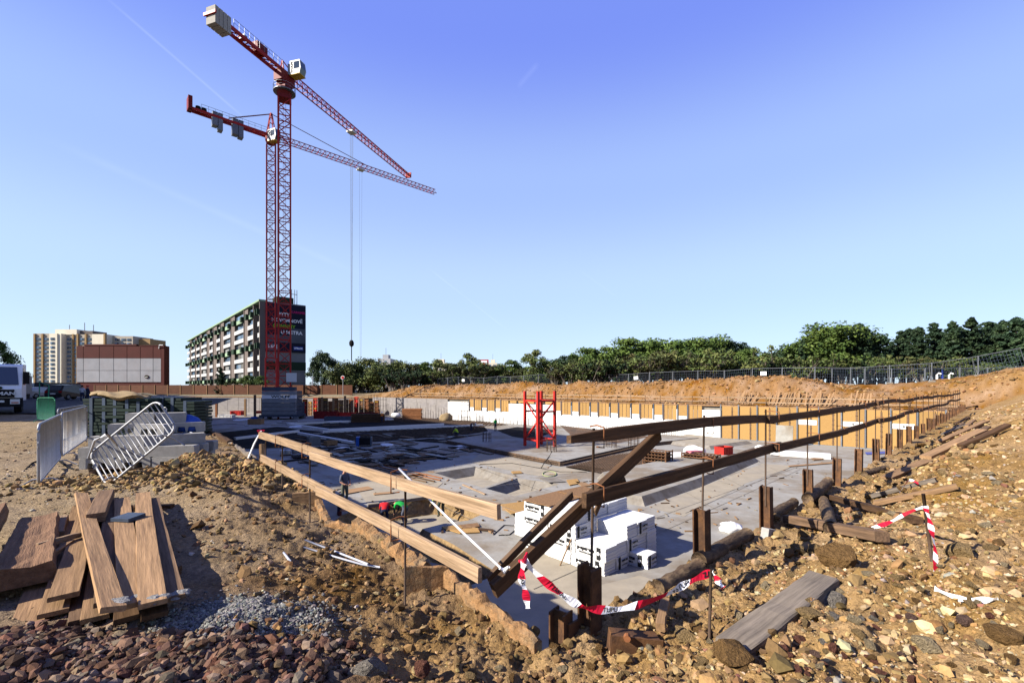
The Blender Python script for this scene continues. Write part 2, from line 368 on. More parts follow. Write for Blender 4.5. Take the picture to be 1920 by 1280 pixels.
def gauss(x, y, cx, cy, sx, sy, a=0.0):
    c, s = math.cos(a), math.sin(a); u = (x-cx)*c+(y-cy)*s; v = -(x-cx)*s+(y-cy)*c
    return np.exp(-.5*((u/sx)**2+(v/sy)**2))
def zones(x, y):
    """weights of the kinds of ground and the smooth height"""
    x = np.asarray(x, dtype=np.float64); y = np.asarray(y, dtype=np.float64)
    s = (x-R0[0])*RD[0]+(y-R0[1])*RD[1]; w = (x-R0[0])*RN[0]+(y-R0[1])*RN[1]
    q = (x-B1[0])*FD[0]+(y-B1[1])*FD[1]; d = (x-B1[0])*FN[0]+(y-B1[1])*FN[1]
    dl = left_dist(x, y)
    z = np.zeros_like(x)
    right = ss(-2.4, .6, w)*ss(-7, -.5, s)*(1-ss(.5, 4, d))
    a = ss(-1.5, 13, s)
    bank = -.32+.30*ss(.2, 1.6, w)+a*(2.5*(1-np.exp(-np.maximum(0, w-1.0)*.42/2.5)))+.05*(1-a)
    bank = bank+a*(.35*fbm(x*.35, y*.35, 3, 5))*ss(1, 3, w)+.10*fbm(x*.9, y*.9, 3, 6)*ss(.3, 1.2, w)*ss(2.2, 3.5, np.hypot(x, y))
    z = z*(1-right)+bank*right
    # left side
    left = (1-ss(-2.4, .6, w))*(1-ss(.5, 4, d))
    edge = (1-ss(.15, 1.5, dl))*(1-ss(7, 11, y))
    z = z-left*edge*.20
    z = z+left*.20*gauss(x, y, -3.9, 6.7, .55, 1.9, R(-40)+R(90)-R(90))*0
    z = z+left*np.exp(-((dl-1.0)/.5)**2)*.15*ss(4.5, 6.5, y)*(1-ss(9, 14, y))
    clod = gauss(x, y, -5.1, 8.3, 1.25, .5, R(12)); z = z+.34*clod
    clod2 = gauss(x, y, -3.7, 7.5, .7, .4, R(-40)); z = z+.16*clod2
    redm = gauss(x, y, -2.3, 2.45, 1.35, .42, R(-6)); z = z+.16*redm
    z = z+2.3*gauss(x, y, -5.1, .9, .9, .7, R(20))       # unseen heap added left of the picture to shade the red stones
    grav = gauss(x, y, -1.98, 3.36, .30, .18, R(10)); z = z+.09*grav
    z = z-.10*gauss(x, y, -.6, 3.7, .9, .5, R(-35))
    # far spoil heap behind the far wall
    k = q/71.2
    far = ss(-1.5, -.1, d)*ss(-14, 2, q)*(1-ss(FL+16, FL+34, q))
    crest = .4+1.55*ss(-.05, .16, k)+.75*ss(.75, 1.02, k)-1.5*ss(1.06, 1.20, k)
    lump = .55*fbm(q*.16, d*.2, 4, 9)+.16*np.abs(fbm(q*.9, d*.25, 3, 11))
    plate = 1.0+.7*np.clip(k, 0, 1.4)
    prof = -.6+(crest+.6+lump*ss(1, 5, d))*ss(.6, 6.5, d)
    prof = prof*(1-ss(7.5, 13, d))+plate*ss(7.5, 13, d)
    z = z*(1-far)+prof*far
    mound = gauss(x, y, 51.5, 40.5, 7.5, 6.0, R(20))*np.maximum(ss(.8, 7, d), ss(.8, 7, w)); z = z+2.3*mound
    z = z-.95*(1-ss(.3, 4, seg_near(x, y, B3, B1)[0]))
    return z, dict(right=right, left=left, far=far, edge=left*(1-ss(.3, 2.2, dl))*(1-ss(12, 20, y)), clod=np.clip(clod+clod2, 0, 1), red=redm, grav=grav, mound=mound, s=s, w=w, d=d, q=q, dl=dl, a=a)
def height(x, y):
    z, Z = zones(x, y)
    r = np.hypot(x, y)
    fine = 1-ss(25, 60, r)
    rough = np.clip(.25+1.15*Z['right']+.8*Z['edge']+1.0*Z['clod']+.6*Z['red'], 0, 1.3)
    soilpatch = ss(-1.0, .4, x)*0
    n1 = fbm(x*1.1, y*1.1, 3, 21); n2 = fbm(x*4.2, y*4.2, 3, 27); n3 = np.abs(fbm(x*9, y*9, 3, 33))
    z = z+fine*(rough*(.065*n1+.06*n2+.04*n3)+(.018*n2+.014*n3)*(1-Z['far']))
    z = z+Z['far']*(1-ss(10, 16, Z['d']))*ss(.8, 3, Z['d'])*(.34*fbm(x*.7, y*.7, 4, 41)+.22*np.abs(fbm(x*1.7, y*1.7, 3, 45)))
    z = z+Z['mound']*.15*fbm(x*.8, y*.8, 4, 47)
    # a path that keeps the ground clear of the lens
    return z
def gz(x, y): return float(height(np.array([x]), np.array([y]))[0])
_tt = np.geomspace(1.2, 160, 900)
def GT(px, py):
    """the terrain point that the photo pixel looks at"""
    x, y, z = (px-960)/FPX*_tt, _tt, EYE-(py-HOR)/FPX*_tt
    h = height(x, y); hit = np.nonzero(z <= h)[0]
    if not len(hit): Y = 60.0; return Vector(((px-960)/FPX*Y, Y, gz((px-960)/FPX*Y, Y)))
    i = max(hit[0], 1); d0, d1 = z[i-1]-h[i-1], z[i]-h[i]; f = min(1, max(0, d0/(d0-d1+1e-9))) if d0 > 0 else 1
    Y = float(_tt[i-1]+(_tt[i]-_tt[i-1])*f); X = (px-960)/FPX*Y; return Vector((X, Y, gz(X, Y)))
def ground_col(x, y, Z):
    n = fbm(x*.5, y*.5, 4, 61)[..., None]; m = fbm(x*2.3, y*2.3, 4, 67)[..., None]; nn = fbm(x*9, y*9, 3, 69)[..., None]
    c = lambda r, g, b: np.array((r, g, b))
    sand = c(.33, .245, .15)+n*.05+m*.03
    brown = c(.17, .10, .045)+n*.04+m*.05
    lime = c(.37, .235, .105)+n*.06+m*.05
    orange = c(.285, .16, .072)+n*.09+m*.07+.05*fbm(x*.25, y*.9, 3, 63)[..., None]
    green = c(.10, .10, .045)+n*.03
    w_b = (ss(.0, .9, fbm(x*.55+3, y*.55, 3, 71)+.9*np.exp(-((x+1.2)/1.6)**2-((y-3.9)/1.1)**2)*1.5-.12))[..., None]
    col = sand*(1-w_b)+brown*w_b
    e = Z['edge'][..., None]; col = col*(1-.6*e)+(brown*1.15)*.6*e
    r = Z['right'][..., None]; col = col*(1-r)+lime*r
    f = Z['far'][..., None]; col = col*(1-f)+orange*f
    mo = np.clip(Z['mound']*1.6, 0, 1)[..., None]; col = col*(1-mo)+(orange*.6+lime*.4)*mo
    g = ss(13, 20, Z['d'])[..., None]*ss(-20, 0, Z['q'])[..., None]; col = col*(1-g)+green*g
    rd = np.clip(Z['red']*1.4, 0, 1)[..., None]; col = col*(1-rd)+c(.12, .062, .045)*rd
    gg = np.clip(Z['grav']*1.8, 0, 1)[..., None]; col = col*(1-gg)+c(.13, .13, .125)*gg
    farf = ss(60, 140, np.hypot(x, y))[..., None]*(1-f)*(1-g); col = col*(1-farf)+c(.20, .18, .13)*farf
    col = col*(1+.22*nn)
    return np.clip(col, .01, .8)
def make_terrain():
    fine = np.radians(np.linspace(-58, 58, 560)); coarse = np.radians(np.linspace(58, 302, 90))[1:-1]
    ang = np.concatenate([fine, coarse]); na = len(ang)
    rad = np.concatenate([np.geomspace(.35, 1.6, 14)[:-1], np.geomspace(1.6, 140, 430)[:-1], np.geomspace(140, 2600, 30)]); nr = len(rad)
    rr, aa = np.meshgrid(rad, ang, indexing='ij')
    x = (rr*np.sin(aa)).ravel(); y = (rr*np.cos(aa)).ravel()
    ins = inside(x, y)
    # pull the grid points just inside the pit onto its rim
    best = np.full(x.shape, 1e9); qx = x.copy(); qy = y.copy(); n = len(PIT)
    for i in range(n):
        d_, a_, b_ = seg_near(x, y, PIT[i], PIT[(i+1) % n]); m = d_ < best
        best[m] = d_[m]; qx[m] = a_[m]; qy[m] = b_[m]
    og = (~ins).reshape(nr, na); dil = og.copy()
    for di in (-1, 0, 1):
        for dj in (-1, 0, 1):
            t_ = np.roll(og, dj, axis=1)
            if di: t_ = np.roll(t_, di, axis=0); t_[0 if di > 0 else -1] = False
            dil |= t_
    snap = ins & dil.ravel()
    x[snap] = qx[snap]; y[snap] = qy[snap]
    dead = ins & ~snap
    z, Z = zones(x, y); zz = height(x, y)
    col = ground_col(x, y, Z)
    idx = np.arange(nr*na).reshape(nr, na)
    a = idx[:-1, :]; b = np.roll(idx, -1, axis=1)[:-1, :]; c = np.roll(idx, -1, axis=1)[1:, :]; d = idx[1:, :]
    Q = np.stack([a, d, c, b], axis=-1).reshape(-1, 4)
    Q = Q[~dead[Q].any(axis=1)]
    T = np.concatenate([Q[:, [0, 1, 2]], Q[:, [0, 2, 3]]])
    V = np.stack([x, y, zz], axis=1)
    cidx = len(V); V = np.vstack([V, [[0, 0, gz(0, 0)]]]); col = np.vstack([col, col[:1]])
    fan = np.stack([np.full(na, cidx), idx[0], np.roll(idx[0], -1)], axis=1); T = np.concatenate([T, fan])
    used = np.zeros(len(V), bool); used[T.ravel()] = True; remap = np.cumsum(used)-1
    me = fast_mesh('ground', V[used], remap[T], col[used], SOILV, smooth=True)
    o = link('ground', me); tag(o, 'earth ground of the building site, sand, soil and spoil around the pit', kind='structure')
    return o
make_terrain()
# ------------------------------------------------------------------ floor of the pit, its hollows and raised slabs
def poly_sheet(name, poly, z, m, holes=(), parent=None):
    vs = [Vector(p) for p in poly]; es = [(i, (i+1) % len(poly)) for i in range(len(poly))]
    for h in holes:
        b = len(vs); vs += [Vector(p) for p in h]; es += [(b+i, b+(i+1) % len(h)) for i in range(len(h))]
    r = delaunay_2d_cdt(vs, es, [], 0, 1e-5)
    fs = []
    for f in r[2]:
        p = [r[0][i] for i in f]; ar = sum(p[i].x*p[(i+1) % len(p)].y-p[(i+1) % len(p)].x*p[i].y for i in range(len(p)))
        cx = sum(q.x for q in p)/len(p); cy = sum(q.y for q in p)/len(p)
        if any(inside(np.array(cx), np.array(cy), np.array(h)) for h in holes): continue
        if not inside(np.array(cx), np.array(cy), np.array(poly)): continue
        fs.append(tuple(f) if ar > 0 else tuple(reversed(f)))
    me = bpy.data.meshes.new(name); me.from_pydata([(p.x, p.y, z) for p in r[0]], [], fs); me.materials.append(m); me.update()
    return link(name, me, parent)
REC_A = [F2(*p) for p in ((815, 886), (892, 874), (967, 893), (905, 914))]
REC_B = [F2(*p) for p in ((911, 915.5), (970, 896), (1050, 907), (965, 930))]
TRN = [F2(*p) for p in ((640, 966), (690, 949), (815, 931), (868, 941), (910, 961), (878, 975), (832, 981), (792, 991), (850, 1020), (935, 1075), (845, 1112))] + [(-5.2, 11.4), (-8.0, 14.6)]
def shrink(poly, d):
    n = len(poly); out = []
    area = sum(poly[i][0]*poly[(i+1) % n][1]-poly[(i+1) % n][0]*poly[i][1] for i in range(n)); sg = 1 if area > 0 else -1
    for i in range(n):
        p0, p1, p2 = Vector(poly[i-1]), Vector(poly[i]), Vector(poly[(i+1) % n])
        e1, e2 = (p1-p0).normalized(), (p2-p1).normalized()
        n1, n2 = Vector((-e1.y, e1.x))*sg, Vector((-e2.y, e2.x))*sg
        m = (n1+n2); m = m/max(m.length, .3); k = d/max(.45, m.dot(n1)); out.append(tuple(p1+m*k))
    return out
floor = poly_sheet('pit_floor', [tuple(p) for p in PIT], ZF, CONC, (REC_A, REC_B, TRN)); tag(floor, 'grey concrete floor at the bottom of the construction pit', kind='structure')
def hollow(name, poly, depth, inset, mside, mfloor, label, sub=1, jit=0.0):
    inner = shrink(poly, inset); n = len(poly); m = MB()
    ro, ri = [], []
    for i in range(n):
        for t in range(sub):
            f = t/sub
            ro.append(Vector(poly[i]).lerp(Vector(poly[(i+1) % n]), f)); ri.append(Vector(inner[i]).lerp(Vector(inner[(i+1) % n]), f))
    N = len(ro); L = 1 if sub == 1 else 4
    vs = []
    for j in range(L+1):
        t = j/L
        for i in range(N):
            p = ro[i].lerp(ri[i], t); a = jit if 0 < j else 0
            vs.append((p.x+rng.uniform(-a, a), p.y+rng.uniform(-a, a), ZF-depth*t+(rng.uniform(-a, a)*.7 if j < L else 0)))
    fs = [(j*N+i, j*N+(i+1) % N, (j+1)*N+(i+1) % N, (j+1)*N+i) for j in range(L) for i in range(N)]
    m.add(vs, fs); o = m.build(name, mside, fixn=False); tag(o, label, kind='structure')
    b = [tuple(Vector(v[:2])) for v in vs[L*N:]]
    fl = poly_sheet(name+'_bottom', [(x, y) for x, y in inner] if sub == 1 else b, ZF-depth+(.0 if sub == 1 else .05), mfloor); tag(fl, label+', its bottom', kind='structure')
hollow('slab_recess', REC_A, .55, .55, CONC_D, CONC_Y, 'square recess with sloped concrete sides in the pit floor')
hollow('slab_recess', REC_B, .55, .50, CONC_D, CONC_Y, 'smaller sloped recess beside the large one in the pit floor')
hollow('trench', TRN, .85, .42, SOIL_FACE, CONC_Y, 'soil sided trench along the left wall of the pit', sub=7, jit=.10)
def raised(name, top, h, slope, mtop, mside, label, z0=ZF):
    bot = shrink(top, -slope); n = len(top); m = MB()
    m.add([(x, y, z0+h) for x, y in top]+[(x, y, z0-.02) for x, y in bot], [tuple(range(n))]+[(i, n+i, n+(i+1) % n, (i+1) % n) for i in range(n)])
    m.m = [0]+[1]*n
    o = m.build(name, [mtop, mside], fixn=True); tag(o, label, kind='structure'); return o
TOWSLAB = [F2(1050, 865, -3.95), F2(1200, 832, -3.95), (20.5, 50), (5, 67), F2(838, 825, -3.95)]
raised('raised_slab', TOWSLAB, .35, .06, CONC, MESHB, 'raised concrete slab under the short red tower section')
PLAT = [F2(1150, 922, -3.9), F2(1203, 930, -3.9), F2(1307, 897, -3.9), F2(1412, 855.5, -3.9), F2(1300, 850, -3.9), F2(1130, 885, -3.9)]
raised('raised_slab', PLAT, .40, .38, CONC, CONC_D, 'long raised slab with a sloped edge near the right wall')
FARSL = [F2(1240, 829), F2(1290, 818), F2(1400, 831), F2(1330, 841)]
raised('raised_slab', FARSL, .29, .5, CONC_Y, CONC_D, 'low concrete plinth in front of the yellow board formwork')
for i, (p, m_, l) in enumerate((
    ([(1216, 950), (1429, 869), (1490, 873), (1400, 905), (1282, 968)], CONC_Y, 'yellowish fresh concrete field beside the long raised slab'),
    ([(905, 846), (1046, 877), (1090, 871), (1140, 880), (1010, 892), (880, 866)], CONC_Y, 'pale dusty strip of floor in front of the raised slab'),
    ([(660, 905), (760, 880), (830, 905), (800, 930), (690, 945)], CONC_Y, 'dusty concrete field where the foreman stands'),
    ([(872, 1120), (945, 1060), (985, 1000), (1060, 1050), (1130, 1095), (1200, 1078), (1235, 1090), (1060, 1225), (985, 1225)], CONC_Y, 'sand covered floor near the corner of the pit'),
    ([(1060, 876), (1150, 853), (1225, 845), (1230, 868), (1130, 888)], MESHB, 'field of steel reinforcement mats right of the raised slab'),
    ([(1050, 797), (1220, 818), (1160, 830), (1080, 824)], MESHB, 'reinforcement mats behind the short red tower'),
    ([(715, 789), (738, 782), (905, 778), (955, 789), (900, 797), (832, 794)], MESHB, 'brown reinforcement mats in the far part of the pit'),
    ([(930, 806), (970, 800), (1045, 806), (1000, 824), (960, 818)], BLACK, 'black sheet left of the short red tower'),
)):
    z = ZF+.006*(1+i % 3) if i not in (7,) else -3.95+.012
    if i == 5: z = -3.95+.008
    o = poly_sheet('floor_patch', [F2(a, b, z) for a, b in p], z, m_); tag(o, l, kind='structure')
for p, l in (([(541, 795), (737, 786), (830, 794), (618, 805)], 'black waterproofing field behind the low concrete kerb'), ([(604, 811), (905, 797), (915, 808), (880, 814), (709, 828), (662, 829)], 'black waterproofing field in front of the low concrete kerb'), ([(400, 812), (520, 800), (600, 809), (655, 829), (560, 838), (440, 842)], 'dark field at the left of the pit floor, black partly as painted shade'), ([(560, 842), (650, 836), (700, 846), (640, 858), (560, 858)], 'dark field behind the left guard rail, black partly as painted shade'), ([(760, 826), (900, 815), (925, 822), (850, 832)], 'dark field left of the raised slab, black partly as painted shade')):  # last three fields are black partly to stand in for floor shade
    o = poly_sheet('waterproofing_shade_sheet', [F2(a, b) for a, b in p], ZF+.025, BLACK); tag(o, l, kind='structure')
# pour joints in the floor
for i, (a, b) in enumerate((((1000, 1105), (1500, 880)), ((1120, 1010), (1560, 852)), ((700, 945), (1110, 885)), ((960, 1010), (780, 925)), ((1060, 930), (870, 868)), ((1200, 1010), (1040, 925)), ((1350, 960), (1230, 890)), ((1430, 930), (1310, 872)), ((640, 905), (560, 870)), ((660, 895), (900, 850)), ((1285, 962), (1500, 868)), ((1540, 930), (1400, 852)))):
    p, q = Vector(F2(*a)), Vector(F2(*b)); d = (q-p).normalized()*.014; n_ = Vector((-d.y, d.x))
    o = poly_sheet('floor_joint', [tuple(p-n_), tuple(q-n_), tuple(q+n_), tuple(p+n_)], ZF+.022, CONC_D); tag(o, 'pour joint in the concrete floor', kind='structure')
# ------------------------------------------------------------------ road on the left
o = poly_sheet('road', [(-150, 30), (-24.5, 27.5), (-23.0, 34), (-38, 62), (-60, 66), (-150, 70)], .085, ASPH); tag(o, 'dark asphalt site road where the lorry stands', kind='structure')
o = poly_sheet('pavement', [(-150, 66.2), (-60, 66.2), (-50, 67.5), (-52, 76), (-150, 78)], .11, CONC_Y); tag(o, 'bright paved strip where the cars are parked', kind='structure')
# ------------------------------------------------------------------ stones, clods and gravel
def ico(sub):
    b = bmesh.new(); bmesh.ops.create_icosphere(b, subdivisions=sub, radius=1.0)
    b.verts.ensure_lookup_table(); V = np.array([v.co[:] for v in b.verts]); T = np.array([[v.index for v in f.verts] for f in b.faces]); b.free(); return V, T
def rock_proto(sub, seed, cuts=9, rough=.06):
    r = np.random.RandomState(seed); V, T = ico(sub); V = V.copy()
    for _ in range(cuts):
        n = r.randn(3); n /= np.linalg.norm(n); o_ = r.uniform(.45, .85); d = V@n-o_; V = V-np.where(d > 0, d, 0)[:, None]*n*.92
    V = V*(1+rough*r.randn(len(V), 1)); V = V*np.array((1, r.uniform(.65, 1), r.uniform(.5, .8)))
    return V, T
P_S = [rock_proto(1, 100+i, 7, .07) for i in range(14)]
P_T = [(lambda V, T: (V*(1+.22*np.random.RandomState(i).randn(len(V), 1))*np.array((1, .8, .65)), T))(*ico(1)) if False else rock_proto(1, 200+i, 5, .1) for i in range(6)]
def ico0():
    b = bmesh.new(); bmesh.ops.create_icosphere(b, subdivisions=1, radius=1.0); b.free()
def tiny_proto(seed):
    b = bmesh.new(); bmesh.ops.create_icosphere(b, subdivisions=1, radius=1.0); b.free()
    t = (1+5**.5)/2; V = np.array([(-1, t, 0), (1, t, 0), (-1, -t, 0), (1, -t, 0), (0, -1, t), (0, 1, t), (0, -1, -t), (0, 1, -t), (t, 0, -1), (t, 0, 1), (-t, 0, -1), (-t, 0, 1)])/1.902
    T = np.array([(0, 11, 5), (0, 5, 1), (0, 1, 7), (0, 7, 10), (0, 10, 11), (1, 5, 9), (5, 11, 4), (11, 10, 2), (10, 7, 6), (7, 1, 8), (3, 9, 4), (3, 4, 2), (3, 2, 6), (3, 6, 8), (3, 8, 9), (4, 9, 5), (2, 4, 11), (6, 2, 10), (8, 6, 7), (9, 8, 1)])
    r = np.random.RandomState(seed); V = V*(1+.2*r.randn(12, 1))*np.array((1, r.uniform(.6, 1), r.uniform(.5, .85))); return V, T
P_T = [tiny_proto(i) for i in range(12)]
def rot_mats(n, r):
    q = r.randn(n, 4); q /= np.linalg.norm(q, axis=1)[:, None]; w, x, y, z = q.T
    return np.stack([np.stack([1-2*(y*y+z*z), 2*(x*y-z*w), 2*(x*z+y*w)], -1), np.stack([2*(x*y+z*w), 1-2*(x*x+z*z), 2*(y*z-x*w)], -1), np.stack([2*(x*z-y*w), 2*(y*z+x*w), 1-2*(x*x+y*y)], -1)], 1)
def scatter(name, x, y, size, cols, label, seed=1, sink=.25, protos=None, big=None):
    r = np.random.RandomState(seed); n = len(x); z = height(x, y); M = rot_mats(n, r)
    # keep the stones lying flat-ish
    Vs, Ts, Cs = [], [], []; base = 0
    pool = protos or P_T; pick = r.randint(0, len(pool), n)
    if big is not None:
        sel = size > big
    else: sel = np.zeros(n, bool)
    for grp, pl in ((~sel, pool), (sel, P_S)):
        for k in range(len(pl)):
            m = grp & ((pick % len(pl)) == k)
            if not m.any(): continue
            V, T = pl[k]; nv = len(V); c = m.sum()
            W = np.einsum('nij,vj->nvi', M[m], V)*size[m][:, None, None]
            W[:, :, 2] *= .8
            W += np.stack([x[m], y[m], z[m]+size[m]*(.55-sink)], 1)[:, None, :]
            Vs.append(W.reshape(-1, 3)); Ts.append((T[None]+(np.arange(c)*nv)[:, None, None]+base).reshape(-1, 3)); base += c*nv
            Cs.append(np.repeat(cols[m], nv, axis=0))
    me = fast_mesh(name, np.concatenate(Vs), np.concatenate(Ts), np.concatenate(Cs), STONEV)
    o = link(name, me); return tag(o, label, kind='stuff')
def palette(r, n, cols, wts, v=.2):
    c = np.array(cols)[r.choice(len(cols), n, p=np.array(wts)/sum(wts))]; return np.clip(c*(1+v*r.randn(n, 1))*(1+.05*r.randn(n, 3)), .01, .75)
def polar(r, n, a0, a1, r0, r1):
    a = np.radians(r.uniform(a0, a1, n)); q = np.exp(r.uniform(math.log(r0), math.log(r1), n)); return q*np.sin(a), q*np.cos(a)
r_ = np.random.RandomState(11)
TANS = [(.41, .275, .13), (.46, .33, .18), (.33, .205, .085), (.50, .39, .25), (.21, .12, .05), (.28, .12, .08), (.29, .25, .22), (.22, .10, .07)]
x, y = polar(r_, 100000, -12, 60, 2.0, 36); Zz = zones(x, y)[1]
k = (Zz['w'] > .35) & ~inside(x, y) & (r_.rand(len(x)) < np.clip(.28+.5*ss(.6, 2.0, Zz['w'])+.7*fbm(x*.9, y*.9, 4, 77), .12, 1)) & (Zz['d'] < 0)
x, y = x[k][:58000], y[k][:58000]; rr = np.hypot(x, y)
sz = np.clip(np.exp(r_.randn(len(x))*.74)*.0085*np.maximum(1, (rr/4.0)**.78), .004, .085)
scatter('rubble', x, y, sz, palette(r_, len(x), TANS, (7, 5, 5, 2, 4, .3, .4, .2)), 'tan limestone rubble covering the bank on the right', 2, big=.022, sink=.5)
x, y = polar(r_, 42000, -50, 45, 2.2, 20); Zz = zones(x, y)[1]
k = ~inside(x, y) & ((Zz['edge'] > .25) | ((Zz['right'] > .2) & (Zz['w'] < 1.6))) & (Zz['red'] < .3) & (r_.rand(len(x)) < .3+.5*ss(-.2, .5, fbm(x*1.2, y*1.2, 3, 79)))
x, y = x[k][:15000], y[k][:15000]; rr = np.hypot(x, y)
sz = np.clip(np.exp(r_.randn(len(x))*.72)*.0105*np.maximum(1, (rr/4.0)**.7), .005, .10)
scatter('soil_clods', x, y, sz, palette(r_, len(x), [(.25, .155, .068), (.19, .115, .05), (.32, .215, .11), (.14, .085, .04)], (4, 4, 2, 2)), 'brown soil clods along the edges of the pit', 3, big=.04)
n = 6500; x = -5.0+r_.randn(n)*1.35; y = 8.25+r_.randn(n)*.48+(x+5)*.1; k = ~inside(x, y); x, y = x[k], y[k]
sz = np.clip(np.exp(r_.randn(len(x))*.62)*.026, .008, .11)
scatter('soil_clods', x, y, sz, palette(r_, len(x), [(.33, .215, .09), (.25, .155, .065), (.38, .265, .13)], (4, 3, 2)), 'heap of ochre soil clods behind the plank pile', 4, big=.045)
n = 20000; x = r_.uniform(-3.6, -.25, n); y = 2.50+r_.randn(n)*.36-(x+2)*.05+.12*fbm(x*1.3, x*0, 2, 90)
k = (y < 3.12+.2*fbm(x*2, y*2, 2, 91)-.30*ss(-1.3, -.4, x)) & (y > 1.2) & ~((np.abs(x+.93) < .14) & (np.abs(y-2.72) < .12)); x, y = x[k], y[k]
sz = np.clip(np.exp(r_.randn(len(x))*.68)*.0135, .005, .06)
scatter('red_rubble', x, y, sz, palette(r_, len(x), [(.15, .078, .05), (.19, .115, .075), (.10, .058, .04), (.25, .18, .125), (.15, .115, .085)], (4, 4, 3, 2, 2)), 'reddish crushed stone heaped along the bottom left', 5, big=.03)
n = 8000; x = -1.98+r_.randn(n)*.26; y = 3.36+r_.randn(n)*.15+(x+1.95)*.12
sz = np.clip(np.exp(r_.randn(len(x))*.35)*.0095, .005, .02)
scatter('grey_gravel', x, y, sz, palette(r_, len(x), [(.22, .21, .19), (.15, .145, .135), (.31, .295, .26)], (3, 2, 2)), 'small heap of grey gravel right of the plank pile', 6)
x, y = polar(r_, 16000, -52, 10, 2.8, 22); Zz = zones(x, y)[1]
k = ~inside(x, y) & (Zz['left'] > .5) & (Zz['edge'] < .6) & (r_.rand(len(x)) < .25+.6*ss(0, .6, fbm(x*.7, y*.7, 3, 95)))
x, y = x[k][:8000], y[k][:8000]; rr = np.hypot(x, y)
sz = np.clip(np.exp(r_.randn(len(x))*.6)*.006*np.maximum(1, rr/4), .003, .04)
scatter('pebbles', x, y, sz, palette(r_, len(x), [(.36, .28, .18), (.27, .19, .11), (.45, .40, .33), (.20, .14, .08)], (4, 4, 1, 3)), 'pebbles strewn over the sandy ground on the left', 7)
qn = r_.uniform(2, FL+8, 9000); dn_ = r_.uniform(.7, 9, 9000); x = B1[0]+FD[0]*qn+FN[0]*dn_; y = B1[1]+FD[1]*qn+FN[1]*dn_; k = ~inside(x, y); x, y = x[k], y[k]
scatter('spoil_clods', x, y, np.clip(np.exp(r_.randn(len(x))*.6)*.065, .03, .25), palette(r_, len(x), [(.30, .17, .075), (.23, .125, .052), (.35, .215, .105)], (4, 3, 2)), 'clods on the orange spoil heap behind the far wall', 8)
# single rocks
ROCKM = []
def rock_mesh(i, col):
    V, T = rock_proto(3, 300+i, 13, .018); r = np.random.RandomState(400+i)
    V = V*(1+.13*fbm(V[:, 0]*2.2+i*7, V[:, 1]*2.2+V[:, 2]*1.7, 4, i)[:, None]+.05*fbm(V[:, 0]*6+i*7, V[:, 1]*6+V[:, 2]*5, 3, i)[:, None])
    c = np.tile(np.array(col), (len(V), 1))*(1+.28*fbm(V[:, 0]*3+i, V[:, 1]*3+V[:, 2]*2, 3, 50+i))[:, None]
    return fast_mesh('rock', V, T, np.clip(c, .02, .7), ROCKV)
RC = {'tan': (.35, .24, .115), 'pale': (.43, .34, .21), 'brown': (.23, .135, .055), 'red': (.22, .098, .068), 'grey': (.27, .24, .205), 'purple': (.20, .125, .098)}
RM = {c: [rock_mesh(i+7*j, RC[c]) for i in range(4)] for j, c in enumerate(RC)}
def rock(px, py, wpx, c, label, grp, i=0, sink=.25, loc=None):
    p = loc or GT(px, py); s = wpx/2/FPX*p.y
    o = link('rock', RM[c][i % 4], None, (p.x, p.y, p.z+s*(.55-sink)), (rng.uniform(-.3, .3), rng.uniform(-.3, .3), rng.uniform(0, 6.28)))
    o.scale = (s, s*rng.uniform(.85, 1.1), s*rng.uniform(.85, 1.1)); tag(o, label, 'rock', grp); return o
